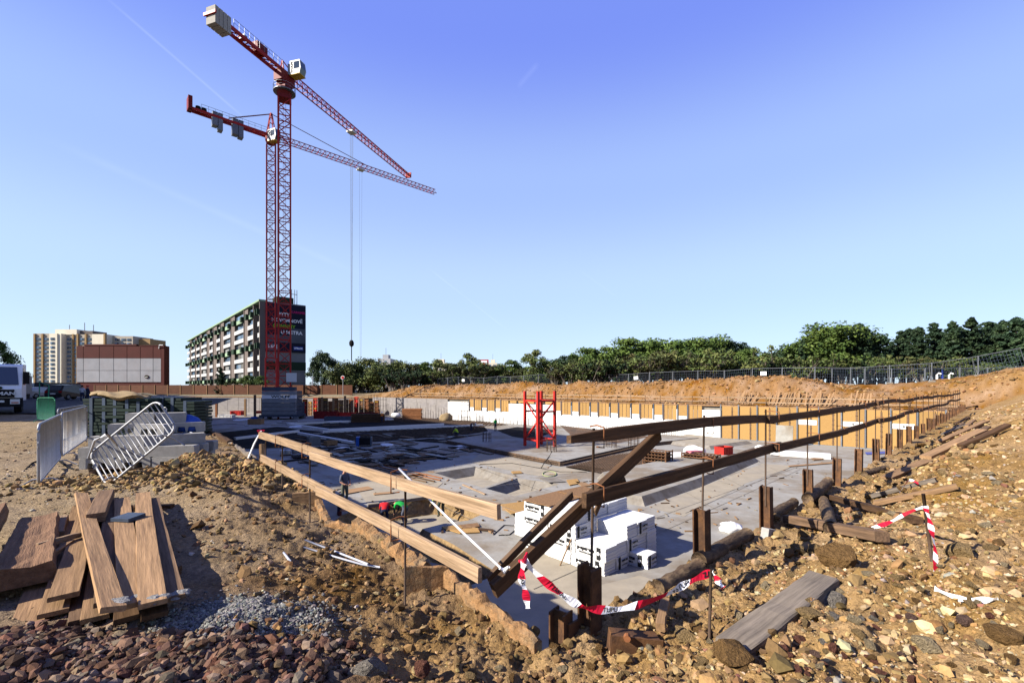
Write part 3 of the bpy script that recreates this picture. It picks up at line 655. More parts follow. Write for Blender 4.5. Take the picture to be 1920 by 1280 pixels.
SINGLE = [
    (692, 1262, 78, 'grey', 'large rough grey pink boulder at the bottom edge, left of centre', 'boulders', 0),
    (1372, 1245, 108, 'brown', 'flat topped ochre boulder beside the thin tape rod', 'boulders', 1),
    (1290, 1200, 58, 'tan', 'rounded tan boulder left of the thin tape rod', 'boulders', 2),
    (1555, 1135, 58, 'grey', 'pale grey boulder just above the half buried plank', 'boulders', 3),
    (1520, 1160, 60, 'tan', 'tan boulder with crumbly skin right of the half buried plank', 'boulders', 0),
    (1800, 1040, 55, 'tan', 'round clay boulder right of the tape stake', 'boulders', 1),
    (1565, 1048, 70, 'brown', 'dark ochre clod lying below the square timber', 'boulders', 2),
    (1000, 1190, 32, 'tan', 'tan lump near the end of the board edging', 'boulders', 3),
    (1610, 1190, 30, 'tan', 'round yellowish rock amid the red stones', 'boulders', 0),
    (1740, 1215, 52, 'pale', 'wide pale slab of limestone in the lower right', 'boulders', 1),
    (1880, 1195, 60, 'brown', 'brown slab of rock near the right border', 'boulders', 2),
    (1500, 1205, 30, 'red', 'brick red cobble right of the ochre boulder', 'red cobbles', 3),
    (1562, 1220, 30, 'red', 'reddish cobble in the middle of the red cobbles', 'red cobbles', 0),
    (1493, 1258, 28, 'red', 'red cobble at the bottom edge beside the ochre boulder', 'red cobbles', 1),
    (1650, 1262, 26, 'red', 'red cobble near the bottom edge, far right of the group', 'red cobbles', 2),
    (1812, 1168, 36, 'purple', 'purple grey flat rock on the bank', 'boulders', 3),
    (1856, 1158, 20, 'red', 'small red rock on the bank above the brown slab', 'red cobbles', 0),
    (1385, 1158, 30, 'pale', 'upright pale rock leaning left of the half buried plank', 'boulders', 1),
    (860, 1185, 26, 'pale', 'pale stone on the brown soil in front of the board edging', 'boulders', 2),
    (640, 1140, 20, 'tan', 'small tan stone on the dark soil slope', 'boulders', 3),
    (660, 1215, 34, 'red', 'reddish rock on the soil behind the grey pink boulder', 'red rubble rocks', 1),
    (545, 1200, 28, 'red', 'red rock at the right end of the gravel heap', 'red rubble rocks', 2),
    (440, 1205, 34, 'purple', 'purple rock in front of the gravel heap', 'red rubble rocks', 0),
    (580, 1245, 36, 'red', 'red brown rock left of the grey pink boulder', 'red rubble rocks', 1),
    (500, 1252, 32, 'red', 'angular red rock among the crushed stone', 'red rubble rocks', 3),
    (480, 1230, 34, 'purple', 'rounded purple brown rock among the crushed stone', 'red rubble rocks', 2),
    (790, 1262, 44, 'red', 'red rock right of the grey pink boulder', 'red rubble rocks', 0),
    (400, 1250, 30, 'red', 'red rock near the bottom, below the plank ends', 'red rubble rocks', 2),
    (250, 1225, 28, 'purple', 'purple stone on top of the dark rubble heap', 'red rubble rocks', 1),
    (745, 1000, 14, 'tan', 'tan clod on top of the board edging', 'boulders', 1),
]
for (px, py, w_, c, l, g_, i) in SINGLE: rock(px, py, w_, c, l, g_, i)
for (px0, px1, py0, py1, nn, cs, l, g_, w0, w1) in (
    (1300, 1900, 960, 1275, 110, ('tan', 'pale', 'tan', 'brown'), 'lying on the rubble bank', 'loose rocks on the bank', 12, 34),
    (1460, 1720, 1150, 1278, 34, ('red', 'purple', 'grey', 'red'), 'among the cobbles at the lower right', 'loose cobbles', 14, 28),
    (1620, 1905, 830, 960, 40, ('tan', 'brown', 'pale'), 'high on the rubble bank', 'loose rocks higher on the bank', 10, 24),
    (10, 640, 1195, 1278, 40, ('red', 'purple', 'red', 'grey'), 'in the crushed stone heap', 'rocks in the red heap', 12, 26),
    (860, 1330, 1205, 1278, 36, ('tan', 'brown', 'pale', 'tan'), 'below the near pit corner', 'lumps below the pit corner', 12, 34),
    (300, 560, 868, 915, 26, ('tan', 'brown', 'pale'), 'in the clod heap behind the plank pile', 'clods in the heap', 9, 20)):
    cnt = 0
    while cnt < nn:
        px, py = rng.uniform(px0, px1), rng.uniform(py0, py1); p = GT(px, py)
        if inside(np.array(p.x), np.array(p.y)) or (px0 == 1300 and (p.x-R0[0])*RN[0]+(p.y-R0[1])*RN[1] < .5): cnt += .2; continue
        c_ = rng.choice(cs); wp = rng.uniform(w0, w1)*rng.uniform(.7, 1); fx, fy = (px-px0)/(px1-px0), (py-py0)/(py1-py0)
        sz_ = 'small' if wp < w0+(w1-w0)*.3 else ('large' if wp > w0+(w1-w0)*.62 else 'medium')
        place_ = ('upper', 'middle', 'lower')[min(2, int(fy*3))]+' '+('left', 'centre left', 'centre', 'centre right', 'right')[min(4, int(fx*5))]
        rock(px, py, wp, c_, '%s %s rock %s, %s part' % (sz_, {'pale': 'pale', 'tan': 'tan', 'brown': 'brown', 'red': 'reddish', 'purple': 'purplish', 'grey': 'grey'}[c_], l, place_), g_, rng.randrange(4), .3, p); cnt += 1
# ------------------------------------------------------------------ big block of flats left of the picture (its shadow falls over the site)
def v2(a, b, f): return (a[0]+(b[0]-a[0])*f, a[1]+(b[1]-a[1])*f)
n0 = np.array((-51.5, 25.0)); ud = np.array((.66, .75)); vd = np.array((-.645, .764))
fp = [n0, n0+vd*62, n0+vd*62-ud*30, n0-ud*30]
tower = empty('apartment_tower', (float(n0[0]), float(n0[1]), 0), 0, 'tall apartment tower just outside the left border, shading the site', 'building')
m = MB(); m.prism([tuple(p-n0) for p in fp], -1, 36); m.build('wall', PANELW, tower)
wm = MB(); wm.box(0, 1.6, -.06, .06, 0, 1.4); wmesh = wm.mesh('window', [GLASSB])
for a, b in ((fp[0], fp[1]), (fp[3], fp[0])):
    d = (b-a)/np.linalg.norm(b-a); L = np.linalg.norm(b-a); ang = math.atan2(d[1], d[0])
    for k in range(int(L//6)):
        for st in range(0, 12, 2): link('window', wmesh, tower, (float(a[0]-n0[0]+d[0]*(2+6*k)), float(a[1]-n0[1]+d[1]*(2+6*k)), 1+st*2.9), (0, 0, ang))
# ------------------------------------------------------------------ walls of the pit
def wall_thing(name, label, cat='wall'): return empty(name, (0, 0, 0), 0, label, cat)
# right wall: steel piles with lagging
PILE_TOP = .25
hb = MB()
def hprof(m, w, t, z0, z1):
    m.box(-w/2, w/2, -w/2, -w/2+t, z0, z1); m.box(-w/2, w/2, w/2-t, w/2, z0, z1); m.box(-t/2, t/2, -w/2+t, w/2-t, z0, z1)
def R3(s, w=0.0, z=0.0): return Vector((R0[0]+RD[0]*s+RN[0]*w, R0[1]+RD[1]*s+RN[1]*w, z))
angR = math.atan2(RD[1], RD[0])
pilew = .14
pm = []
for k in range(4):
    m = MB(); hprof(m, pilew, .016, -4.6, 0)
    for i in range(len(m.v)):
        x, y, z = m.v[i]; m.v[i] = (x, y, z+(rng.uniform(-.015, .01) if z > -.1 else 0))
    pm.append(m.mesh('steel_pile', [RUST]))
ORD = ['first and nearest', 'second', 'third', 'fourth', 'fifth', 'sixth', 'seventh', 'eighth', 'ninth', 'tenth', 'eleventh', 'twelfth', 'thirteenth', 'fourteenth', 'fifteenth', 'sixteenth', 'seventeenth', 'eighteenth', 'nineteenth', 'twentieth', 'twenty first', 'twenty second', 'twenty third', 'twenty fourth', 'twenty fifth', 'twenty sixth']
for i in range(26):
    s = 2.0*i; top = PILE_TOP+(rng.uniform(-.1, .1) if i else 0)
    o = link('steel_pile', pm[i % 4], None, R3(s, 0, top), (rng.uniform(-.02, .02), rng.uniform(-.02, .02), angR+rng.uniform(-.1, .1)))
    tag(o, 'rusty steel H pile, %s from the near corner along the right edge' % ORD[i], 'steel pile', 'steel piles of the right wall')
lag = wall_thing('lagging_wall', 'timber lagged right wall of the pit behind the steel piles')
lm = [MB().box(0, 1.82, -.06, .06, 0, .19).mesh('plank', [m_]) for m_ in (W_DARK, W_WEATH, RUST)]
for i in range(26):
    for j in range(19):
        if i > 14 and j % 2: continue
        M = Matrix.Translation(R3(2*i+.09, -.02, -4.3+.21*j)) @ Matrix.Rotation(angR, 4, 'Z'); link('plank', lm[(i*7+j) % 2], lag, matrix=M)
# left wall: boards that stick out of the soil, with a spattered top
lw = wall_thing('board_edging', 'spattered timber edging and wall along the left side of the pit')
def board_seg(a, b, z0a, z1a, z0b, z1b, th, mname, name, parent, n=14, jit=.012):
    a, b = Vector(a), Vector(b); d = (b-a).normalized(); nn = Vector((d.y, -d.x)); m = MB(); vs = []
    for i in range(n+1):
        t = i/n; p = a.lerp(b, t); z0 = z0a+(z0b-z0a)*t; z1 = z1a+(z1b-z1a)*t+rng.uniform(-jit, jit)
        for sgn, z in ((-1, z0), (-1, z1), (0, z1+rng.uniform(0, jit*1.6)), (1, z1+rng.uniform(-jit, jit)), (1, z0)):
            q = p+nn*(sgn*th/2+(rng.uniform(-jit, jit)*.4 if z > z0 else 0)); vs.append((q.x, q.y, z))
    fs = [(i*5+k, i*5+k+1, (i+1)*5+k+1, (i+1)*5+k) for i in range(n) for k in range(4)]
    fs += [(0, 1, 2, 3, 4), tuple(n*5+k for k in (4, 3, 2, 1, 0))]
    m.add(vs, fs); return m.build(name, mname, parent, fixn=True)
W_CAP = mat('wood_caked', (.36, .20, .09), rough=.95, var=.4, scale=14, bump=.03, bscale=22, col2=(.24, .175, .105), c2scale=5, c2amt=.85)
board_seg((.20, 3.47), (-.66, 4.47), -4.3, -.24, -4.3, -.10, .09, W_CAP, 'board', lw, 22, .02)
board_seg((-.62, 4.43), (-1.02, 4.30), -.6, -.06, -.6, .0, .04, W_CAP, 'board', lw, 5, .008)
board_seg((-.86, 4.62), (-1.97, 5.84), -4.3, -.12, -4.3, -.02, .16, W_CAP, 'board', lw, 24, .035)
board_seg((-1.98, 5.86), (-2.46, 6.08), -4.3, -.12, -4.3, -.1, .10, W_CAP, 'board', lw, 8, .02)
board_seg((-2.47, 6.10), (-3.05, 7.14), -4.3, -.1, -4.3, -.05, .10, W_CAP, 'board', lw, 12, .02)
board_seg((-2.95, 7.05), (-3.35, 6.95), -.6, .08, -.6, .06, .05, W_TAN, 'board', lw, 5, .008)
board_seg((-3.05, 7.14), (-8.3, 13.4), -4.3, .02, -4.3, .05, .10, W_GREY, 'board', lw, 30, .02)
board_seg((-8.3, 13.4), (-15.6, 22.0), -4.3, .10, -4.3, .12, .14, W_DARK, 'board', lw, 20, .02)
board_seg((-15.6, 22.0), (-93, 113.7), -4.3, .10, -4.3, -.2, .14, W_DARK, 'board', lw, 30, .02)
# back wall, grey with dark joints, and a wooden hoarding behind it
bw = wall_thing('concrete_wall', 'grey concrete retaining wall at the far left end of the pit')
bd = (B1-B3)/np.linalg.norm(B1-B3); BLn = np.linalg.norm(B1-B3); angB = math.atan2(bd[1], bd[0])
pmw = MB().box(0, 2.92, -.12, .12, ZF, -.85).mesh('wall_panel', [WALLG])
for i in range(int(BLn/3)):
    p = B3+bd*3*i; link('wall_panel', pmw, bw, (p[0], p[1], 0), (0, 0, angB))
MB().box(0, BLn, .14, .4, ZF, -.9).build('backing', BLACK, bw, (B3[0], B3[1], 0), (0, 0, angB))
for i in range(int(BLn/4)):
    p = B3+bd*4*i; link('capping', MB().box(0, 3.95, -.25, .2, -.83, -.68).mesh('capping', [W_TAN]), bw, (p[0], p[1], 0), (0, 0, angB))
hd = wall_thing('hoarding', 'brown wooden hoarding along the far left side of the site', 'fence')
hm = MB().box(0, 3.9, -.03, .03, 0, 2.35).mesh('panel', [HOARD]); hp = MB().box(-.06, .06, -.16, -.03, -.3, 2.45).mesh('post', [W_TAN]); hr = MB().box(0, 3.9, -.08, -.03, .05, .17).mesh('rail', [W_DARK])
HA = np.array((-110.0, 120.0)); HB = np.array((-33.8, 102.3)); hdv = (HB-HA)/np.linalg.norm(HB-HA); HL = np.linalg.norm(HB-HA)
for i in range(int(HL/4)):
    p = HA+hdv*4*i; zz = -.35
    a = math.atan2(hdv[1], hdv[0])
    link('panel', hm, hd, (p[0], p[1], zz+rng.uniform(-.05, .05)), (0, 0, a)); link('post', hp, hd, (p[0]-.05*0, p[1], zz), (0, 0, a)); link('rail', hr, hd, (p[0], p[1], zz), (0, 0, a)); 
# far wall: white insulated wall, yellow boards and steel soldiers
fw = wall_thing('retaining_wall', 'long white insulated retaining wall with yellow board formwork on the far side')
angF = math.atan2(FD[1], FD[0])
def F3(q, d=0.0, z=0.0): return Vector((B1[0]+FD[0]*q+FN[0]*d, B1[1]+FD[1]*q+FN[1]*d, z))
def q_at(px, dd=0.0):
    r = (px-960)/FPX; o = B1+FN*dd; return (r*o[1]-o[0])/(FD[0]-r*FD[1])
WT = -.62
qs = [q_at(p) for p in (711, 835, 876)]
def fbox(name, q0, q1, z0, z1, d0, d1, m_): 
    return MB().box(0, q1-q0, d0, d1, z0, z1).build(name, m_, fw, F3(q0, 0, 0), (0, 0, angF))
fbox('backing', 0, FL+.4, ZF, WT-.05, .30, .55, CONC_D)
q = 0.0
while q < FL: fbox('capping', q, min(q+3.95, FL+.4), WT-.045, WT+.10, .33, .62, W_TAN); q += 4.0
gp = MB().box(0, 2.96, 0, .28, ZF, WT).mesh('grey_panel', [WALLG])
q = 0.0
while q < qs[1]-1: link('grey_panel', gp, fw, F3(q), (0, 0, angF)); q += 3.0
Q_OSB = q_at(1352)
xp = MB().box(0, 2.49, 0, .28, ZF, WT-.45).mesh('white_panel', [WALLW])
q0w = q
while q < Q_OSB-.5: link('white_panel', xp, fw, F3(q), (0, 0, angF)); q += 2.5
# boards hanging on the white wall: a tall pair, then a short one
sp = 1.78; q = q_at(880); i = 0
osb_s = MB().box(0, 1.0, -.05, -.01, -1.25, 0).mesh('board', [OSB]); osb_n = MB().box(0, .46, -.06, -.012, -1.75, 0).mesh('board', [OSB])
sold = MB(); sold.box(-.05, .05, -.10, .10, -1.9, .12); soldm = sold.mesh('soldier', [STEEL_B])
soldl = MB(); soldl.box(-.06, .06, -.13, -.0, -3.7, .25); soldlm = soldl.mesh('soldier', [STEEL_G])
whs = MB().box(0, .98, -.055, -.005, -1.65, -1.29).mesh('white_strip', [XPS]); dotm = MB().box(.44, .56, -.075, -.056, -1.52, -1.42).mesh('anchor_plate', [BLACK])
woodst = MB().box(-.09, .09, -.045, -.0, -1.8, .05).mesh('lath', [W_WEATH])
def far_rail(q): pass
HL_FULL = ZF-WT
while q < Q_OSB-2.2:
    near = q > q_at(1035)
    if near or i in (0, 1, 2):
        link('soldier', soldm, fw, F3(q, -.02, WT), (0, 0, angF))
        for k in range(1): link('board', osb_s, fw, F3(q+.12, 0, WT), (0, 0, angF))
        w_ = link('white_strip', whs, fw, F3(q+.13, 0, WT), (0, 0, angF)); link('anchor_plate', dotm, w_, (0, 0, 0))
        link('soldier', soldm, fw, F3(q+1.22, -.02, WT), (0, 0, angF))
        for k in range(3): link('board', osb_n, fw, F3(q+1.36+.52*k, 0, WT), (0, 0, angF)) if k < 3 else None
        link('lath', woodst, fw, F3(q+1.34, -.02, WT), (0, 0, angF))
        q += 3.05
    else:
        o = link('board', osb_s, fw, F3(q+.12, 0, WT), (0, 0, angF)); o.scale = (1.35, 1, .28 if i % 2 else .22); q += 1.75
    i += 1
# full height boards at the right
ob = [MB().box(0, w_-.03, -.05, -.005, ZF+.06, WT+.05).mesh('board', [OSB]) for w_ in (.62, 1.12)]
q = Q_OSB; i = 0
lathm = MB().box(-.07, .07, -.075, -.052, -3.55, -.1).mesh('lath', [W_WEATH]); stepm = MB().box(-.09, .09, -.10, -.076, 0, .07).mesh('cleat', [W_WEATH])
fws = MB().box(.05, 1.62, -.09, -.056, -1.55, -1.05).mesh('white_strip', [XPS]); fdot = MB().box(.78, .92, -.12, -.091, -1.36, -1.24).mesh('anchor_plate', [BLACK])
rails4 = MB()
while q < FL-.4:
    link('soldier', soldlm, fw, F3(q, -.06, WT), (0, 0, angF))
    link('board', ob[1], fw, F3(q+.08), (0, 0, angF)); link('board', ob[0], fw, F3(q+1.22), (0, 0, angF))
    l_ = link('lath', lathm, fw, F3(q+1.2, 0, WT), (0, 0, angF))
    for k in range(7): link('cleat', stepm, l_, (0, 0, -3.4+.47*k))
    if i in (2, 4, 6, 8, 10): w_ = link('white_strip', fws, fw, F3(q+.08, 0, WT-.1), (0, 0, angF)); link('anchor_plate', fdot, w_)
    q += 1.88; i += 1
# steel starter bars along the foot of the white wall
m = MB()
for k in range(150):
    q = q_at(860)+k*(Q_OSB-4-q_at(860))/150; p = F3(q, -.55+rng.uniform(-.1, .1), ZF); m.beam(p, p+Vector((rng.uniform(-.05, .05), 0, rng.uniform(.9, 1.15))), .035)
for k in range(60):
    q = 1+k*.75; p = F3(q, -.5, ZF); m.beam(p, p+Vector((rng.uniform(-.05, .05), 0, rng.uniform(1.2, 3.0))), .04)
tag(m.build('starter_bars', REBAR), 'row of steel starter bars standing along the foot of the far wall', kind='stuff')
# thin guard rails on top of the far wall
gr = empty('guard_rail', (0, 0, 0), 0, 'thin timber guard rail on posts above the far retaining wall', 'railing')
for zz in (.55, 1.02):
    q = q_at(770)
    while q < FL-1:
        L = rng.uniform(3.6, 4.2); a, b = F3(q, .9, WT+zz+rng.uniform(-.04, .04)), F3(min(q+L+.15, FL), .9+rng.uniform(-.03, .03), WT+zz+rng.uniform(-.04, .04)); MB().beam(a, b, .03, .14).build('board', W_FRESH, gr); q += L
pmesh = MB().box(-.018, .018, -.018, .018, -.3, 1.2).mesh('post', [REBAR]); q = q_at(770)
while q < FL: link('post', pmesh, gr, F3(q, .86, WT)); q += 2.0
# bundles of boards leaning on the slope behind the far wall
lb = MB().box(-.06, .06, -.02, .02, 0, 2.1).mesh('leaning_board', [W_TAN])
for px in (1378, 1440, 1470, 1508, 1530, 1592):
    g0 = rng.choice((4, 5, 6)); st = rng.choice((1, 1, -1))
    st_ = empty('leaning_boards', F3(q_at(px, .9), 1.3, WT+.05), angF, 'boards leaning behind the far wall, %s bundle from the left' % {1378: 'first', 1440: 'second', 1470: 'third', 1508: 'fourth', 1530: 'fifth', 1592: 'sixth'}[px], 'boards', 'boards leaning behind the far wall')
    for k in range(g0): link('board', lb, st_, (k*.32, 0, 0), (R(-38)+rng.uniform(-.1, .1), rng.uniform(-.08, .3), 0))
# ------------------------------------------------------------------ guard rails round the pit
def plank_mesh(L, w, h, seg=8, bow=.0, jit=.003, name='plank', mats=None, taper=None):
    """plank along +x, width w in y, height h in z (centred), slightly uneven"""
    vs = []; 
    b1, b2 = rng.uniform(-bow, bow), rng.uniform(-bow, bow)
    for i in range(seg+1):
        t = i/seg; oy, oz = b1*math.sin(math.pi*t), b2*math.sin(math.pi*t)
        hh = h*(taper if (taper and i == 0) else 1)
        c = min(w, hh)*.08
        for (y, z) in ((-w/2+c, -hh/2), (w/2-c, -hh/2), (w/2, -hh/2+c), (w/2, hh/2-c), (w/2-c, hh/2), (-w/2+c, hh/2), (-w/2, hh/2-c), (-w/2, -hh/2+c)):
            vs.append((t*L, y+oy+rng.uniform(-jit, jit), z+oz+rng.uniform(-jit, jit)))
    fs = [(i*8+k, (i+1)*8+k, (i+1)*8+(k+1) % 8, i*8+(k+1) % 8) for i in range(seg) for k in range(8)]
    fs += [tuple(range(8)), tuple(seg*8+k for k in reversed(range(8)))]
    m = MB(); m.add(vs, fs); return m.mesh(name, mats or [])
def plank(p, q, w, h, m_, name='plank', parent=None, roll=0.0, bow=.01, jit=.003, seg=8, label=None, cat='plank', group=None, taper=None):
    p, q = Vector(p), Vector(q); me = plank_mesh((q-p).length, w, h, seg, bow, jit, name, [m_], taper)
    o = link(name, me, parent, matrix=frame_x(p, q, roll))
    if label: tag(o, label, cat, group)
    return o
def hook(parent, p, hh, ww, side=Vector((0, 0, 0)), m_=RUST_O):
    """bent bar that holds a board against a post: p is the board's middle"""
    u = side.normalized(); pts = []
    a = p+Vector((0, 0, hh/2+.03)); b = p-Vector((0, 0, hh/2+.015))
    pts = [a+u*-.02, a+u*ww*.4+Vector((0, 0, .015)), a+u*ww, p+u*ww+Vector((0, 0, hh*.2)), b+u*ww, b+u*ww*.4]
    MB().tube(pts, .0065, 6).build('hook', m_, parent, smooth=True)
# left guard rail
LD = Vector((.645, -.764, 0)); LS = Vector((-4.67, 8.48, 0)); LN = Vector((-.764, -.645, 0))    # LN faces the camera side
lg = empty('guard_rail', (LS.x, LS.y, 0), 0, 'pale timber guard rail along the left edge of the pit', 'railing')
def LP(t, z, o=0.0): return LD*t+LN*o+Vector((0, 0, z))
plank(LP(-.02, .80, .03), LP(3.9, .83, .03), .03, .12, W_FRESH, 'plank', lg, bow=.02)
plank(LP(3.25, .80, .075), LP(7.18, .885, .06), .035, .10, W_FRESH, 'plank', lg, bow=.015)
plank(LP(.12, .39, .03), LP(4.0, .40, .03), .03, .125, W_FRESH, 'plank', lg, bow=.02)
plank(LP(3.5, .385, .075), LP(6.98, .41, .065), .035, .105, W_FRESH, 'plank', lg, bow=.015)
plank(LP(.02, -.15, -.02), LP(-.05, .62, -.02), .05, .11, W_TAN, 'post', lg, bow=.01)
for t, zt in ((.35, .84), (1.5, .93), (2.95, .93), (5.75, .93)):
    z0 = gz(LS.x+LD.x*t, LS.y+LD.y*t)-.15
    MB().tube([LP(t, z0), LP(t+.01, zt)], .011, 7).build('post', REBAR, lg, smooth=True)
    for zc in (.815, .395):
        if t > .4: hook(lg, LP(t, zc+(.03 if t > 5 else 0), 0), .14, .10 if t < 3 else .135, LN)
# white band tied to the near end of that rail
tb = empty('tie_band', (LS.x, LS.y, 0), 0, 'white lashing strap hanging from the far end of the left guard rail', 'strap')
m = MB()
def ribbon(pts, w, up=Vector((0, 0, 1)), m=None, mi=0):
    m = m or MB(); pts = [Vector(p) for p in pts]; vs = []
    for i, p in enumerate(pts):
        d = (pts[min(i+1, len(pts)-1)]-pts[max(i-1, 0)]).normalized(); s = d.cross(up)
        s = s.normalized() if s.length > 1e-4 else Vector((1, 0, 0)); vs += [p-s*w/2, p+s*w/2]
    m.add(vs, [(2*i, 2*i+1, 2*i+3, 2*i+2) for i in range(len(pts)-1)], mi); return m
for off in (0, .035):
    MB().tube([LP(-.02, .86+off*.3, 0), LP(-.18-off, .62, .08), LP(-.34, .30+off, .16), LP(-.52, .02, .3+off)], .012, 6).build('strap', TAPE_W, tb, smooth=True)
MB().tube([LP(-.03, .74, .0), LP(0, .88, .06), LP(.02, .88, -.04), LP(-.03, .74, .0)], .014, 6).build('knot', TAPE_R, tb)
# white band across the left rail down to the brace
wb = empty('tie_band', (0, 0, 0), 0, 'twisted white lashing strap from the left rail down to the brace foot', 'strap')
a, b = A(748, 878, 4.05), A(945, 1070, 3.2)
MB().tube([a, a.lerp(b, .33)+Vector((0, 0, -.01)), a.lerp(b, .66)+Vector((0, 0, -.012)), b], [.011, .008, .009, .007], 6).build('strap', TAPE_W, wb, smooth=True)
MB().tube([b+Vector((-.03, 0, .02)), b+Vector((.0, .02, -.01)), b+Vector((.035, 0, .03))], [.010, .022, .010], 7).build('knot', TAPE_W, wb, smooth=True)
# right guard rail
rg = empty('guard_rail', (R0[0], R0[1], 0), 0, 'dark timber guard rail on the steel piles along the right edge', 'railing')
RD3, RN3 = Vector((RD[0], RD[1], 0)), Vector((RN[0], RN[1], 0))
def RP(s, z, o=0.0): return RD3*s+RN3*o+Vector((0, 0, z))
def zsag(z): return z+rng.uniform(-.03, .03)
up = [(-.32, 1.30), (4.1, 1.245), (8.0, 1.25), (11.9, 1.27), (16.0, 1.22), (20.2, 1.26), (24.3, 1.2), (28.4, 1.22), (33, 1.2), (38, 1.2), (42.5, 1.22)]
lo = [(-.14, .81), (4.4, .835), (8.3, .79), (12.1, .82), (15.9, .80), (20.1, .78), (24.0, .8), (28.2, .76), (33, .8), (38, .78), (42.5, .8)]
for ends, h in ((up, .105), (lo, .115)):
    for i in range(len(ends)-1):
        (s0, z0), (s1, z1) = ends[i], ends[i+1]; odd = i % 2
        plank(RP(s0-(.35 if i else 0), z0, .055+.05*odd), RP(s1, z1, .055+.05*odd), .045, h, W_DARK, 'plank', rg, bow=.045, taper=.55 if (i == 0 and h < .11) else None)
for i in range(23):
    s = 2.0*i; s_ = s+rng.uniform(-.05, .05); zt = 1.36+rng.uniform(-.03, .05)
    MB().tube([RP(s_, .02), RP(s_+rng.uniform(-.06, .06), zt)], .0115, 7).build('post', REBAR, rg, smooth=True)
    if i < 12:
        for zc in (1.255, .815): hook(rg, RP(s_+.01, zc+(.03 if i == 0 and zc > 1 else 0), .0), .115, .12+.05*((i//2) % 2), RN3)
# diagonal braces at the corner
plank((-.13, 3.20, .265), (1.43, 4.43, 1.235), .05, .125, W_DARK, 'brace_plank', None, roll=R(8), label='long dark brace plank leaning across the near corner', cat='plank', bow=.01)
plank((-.17, 3.30, .30), (.50, 3.80, .80), .03, .08, W_WEATH, 'brace_plank', None, roll=R(20), label='short thin plank behind the long brace plank', cat='plank', bow=.01)
plank((.72, 3.95, .60), (1.02, 4.12, .86), .02, .07, W_WEATH, 'brace_plank', None, roll=R(20), label='splintered offcut behind the upper part of the brace', cat='plank', bow=.04)
# short H beam and steel waling box next to the first pile
sb = empty('steel_bracket', tuple(R3(-.17, -.02, 0)), angR, 'short rusty H beam left of the first steel pile', 'steel beam')
m = MB(); hprof(m, .14, .014, -.9, -.10); m.build('beam', RUST, sb, (-.02, .12, 0), (0, 0, R(10)))
m = MB(); m.box(-.02, .22, .03, .05, -.55, -.18); m.build('plate', RUST, sb)
sw = empty('steel_box', tuple(GT(1190, 1215)), angR-R(42), 'dark rusty steel waling end lying beside the first pile', 'steel beam')
m = MB(); m.box(-.18, .18, -.04, .10, -.12, .06); m.build('body', RUST, sw, (0, 0, .03), (0, R(6), 0))
m = MB(); m.box(-.19, .19, -.055, -.041, -.13, .075); m.build('front_plate', RUST, sw, (0, 0, .03), (0, R(6), 0))
MB().tube([(-.08, -.09, .12), (-.07, -.05, .12)], .025, 10).build('bolt', RUST_O, sw)
plank(GT(1238, 1200)+Vector((0, 0, .10)), GT(1268, 1180)+Vector((.0, .25, .10)), .07, .07, W_TAN, 'timber_offcut', None, label='square timber offcut right of the steel waling end', cat='timber')
# ------------------------------------------------------------------ barrier tape
def tape(pts, w, name, label, texts=(), twist=0.0, nstripe=9, thick_up=Vector((0, 0, 1))):
    P = [Vector(p) for p in pts]; dense = []
    for i in range(len(P)-1):
        p0, p1, p2, p3 = P[max(i-1, 0)], P[i], P[i+1], P[min(i+2, len(P)-1)]
        for k in range(8):
            t = k/8; dense.append(.5*((2*p1)+(p2-p0)*t+(2*p0-5*p1+4*p2-p3)*t*t+(-p0+3*p1-3*p2+p3)*t**3))
    dense.append(P[-1]); n = len(dense); root = empty(name, tuple(dense[0]), 0, label, 'tape'); o0 = dense[0]
    vs = []; 
    for i, p in enumerate(dense):
        d = (dense[min(i+1, n-1)]-dense[max(i-1, 0)]).normalized(); side = thick_up-d*thick_up.dot(d); side.normalize()
        q = Matrix.Rotation(twist*math.sin(i*.35)+.25*math.sin(i*.9), 3, d); side = q @ side
        ww = w*(.75+.25*math.cos(i*.7)); vs.append((p-side*ww/2-o0, p+side*ww/2-o0, side, d))
    per = max(2, n//nstripe); bands = []; cur = MB(); red = False
    for i in range(n-1):
        a, b = vs[i], vs[i+1]
        if i % per == per-1 and i < n-2:      # slanted change of colour
            cur.add([a[0], a[1], b[1]], [(0, 1, 2)]); bands.append((cur, red)); cur = MB(); red = not red; cur.add([a[0], b[1], b[0]], [(0, 1, 2)])
        else: cur.add([a[0], a[1], b[1], b[0]], [(0, 1, 2, 3)])
    bands.append((cur, red))
    for mb_, rd_ in bands: mb_.build('red_band' if rd_ else 'white_band', TAPE_R if (rd_ and nstripe > 1) else TAPE_W, root)
    for (txt, i0, sz) in texts:
        to = glyphs('lettering', txt, sz, INK, .001, .0); p, d, side = (vs[i0][0]+vs[i0][1])/2, vs[i0][3], vs[i0][2]
        nrm = d.cross(side); 
        if nrm.y > 0: d = -d; nrm = d.cross(side)
        M = Matrix((d, side, nrm)).transposed().to_4x4(); M.translation = p+nrm*.004; to.matrix_local = M; to.parent = root
    return root
t0 = A(983, 1052, 3.16); s1 = GT(1328, 1215); stake_top = A(1333, 1072, 3.45)
tape([t0, A(1020, 1088, 3.17), A(1065, 1122, 3.18), A(1105, 1140, 3.2), A(1170, 1140, 3.26), A(1240, 1118, 3.35), A(1290, 1092, 3.42), stake_top], .062, 'barrier_tape', 'red and white barrier tape sagging in front of the near corner', (('ZÁKAZ', 13, .04), ('TUPU', 29, .045), ('VSTUPU', 46, .052), ('ZÁ', 54, .05)), .35, 8)
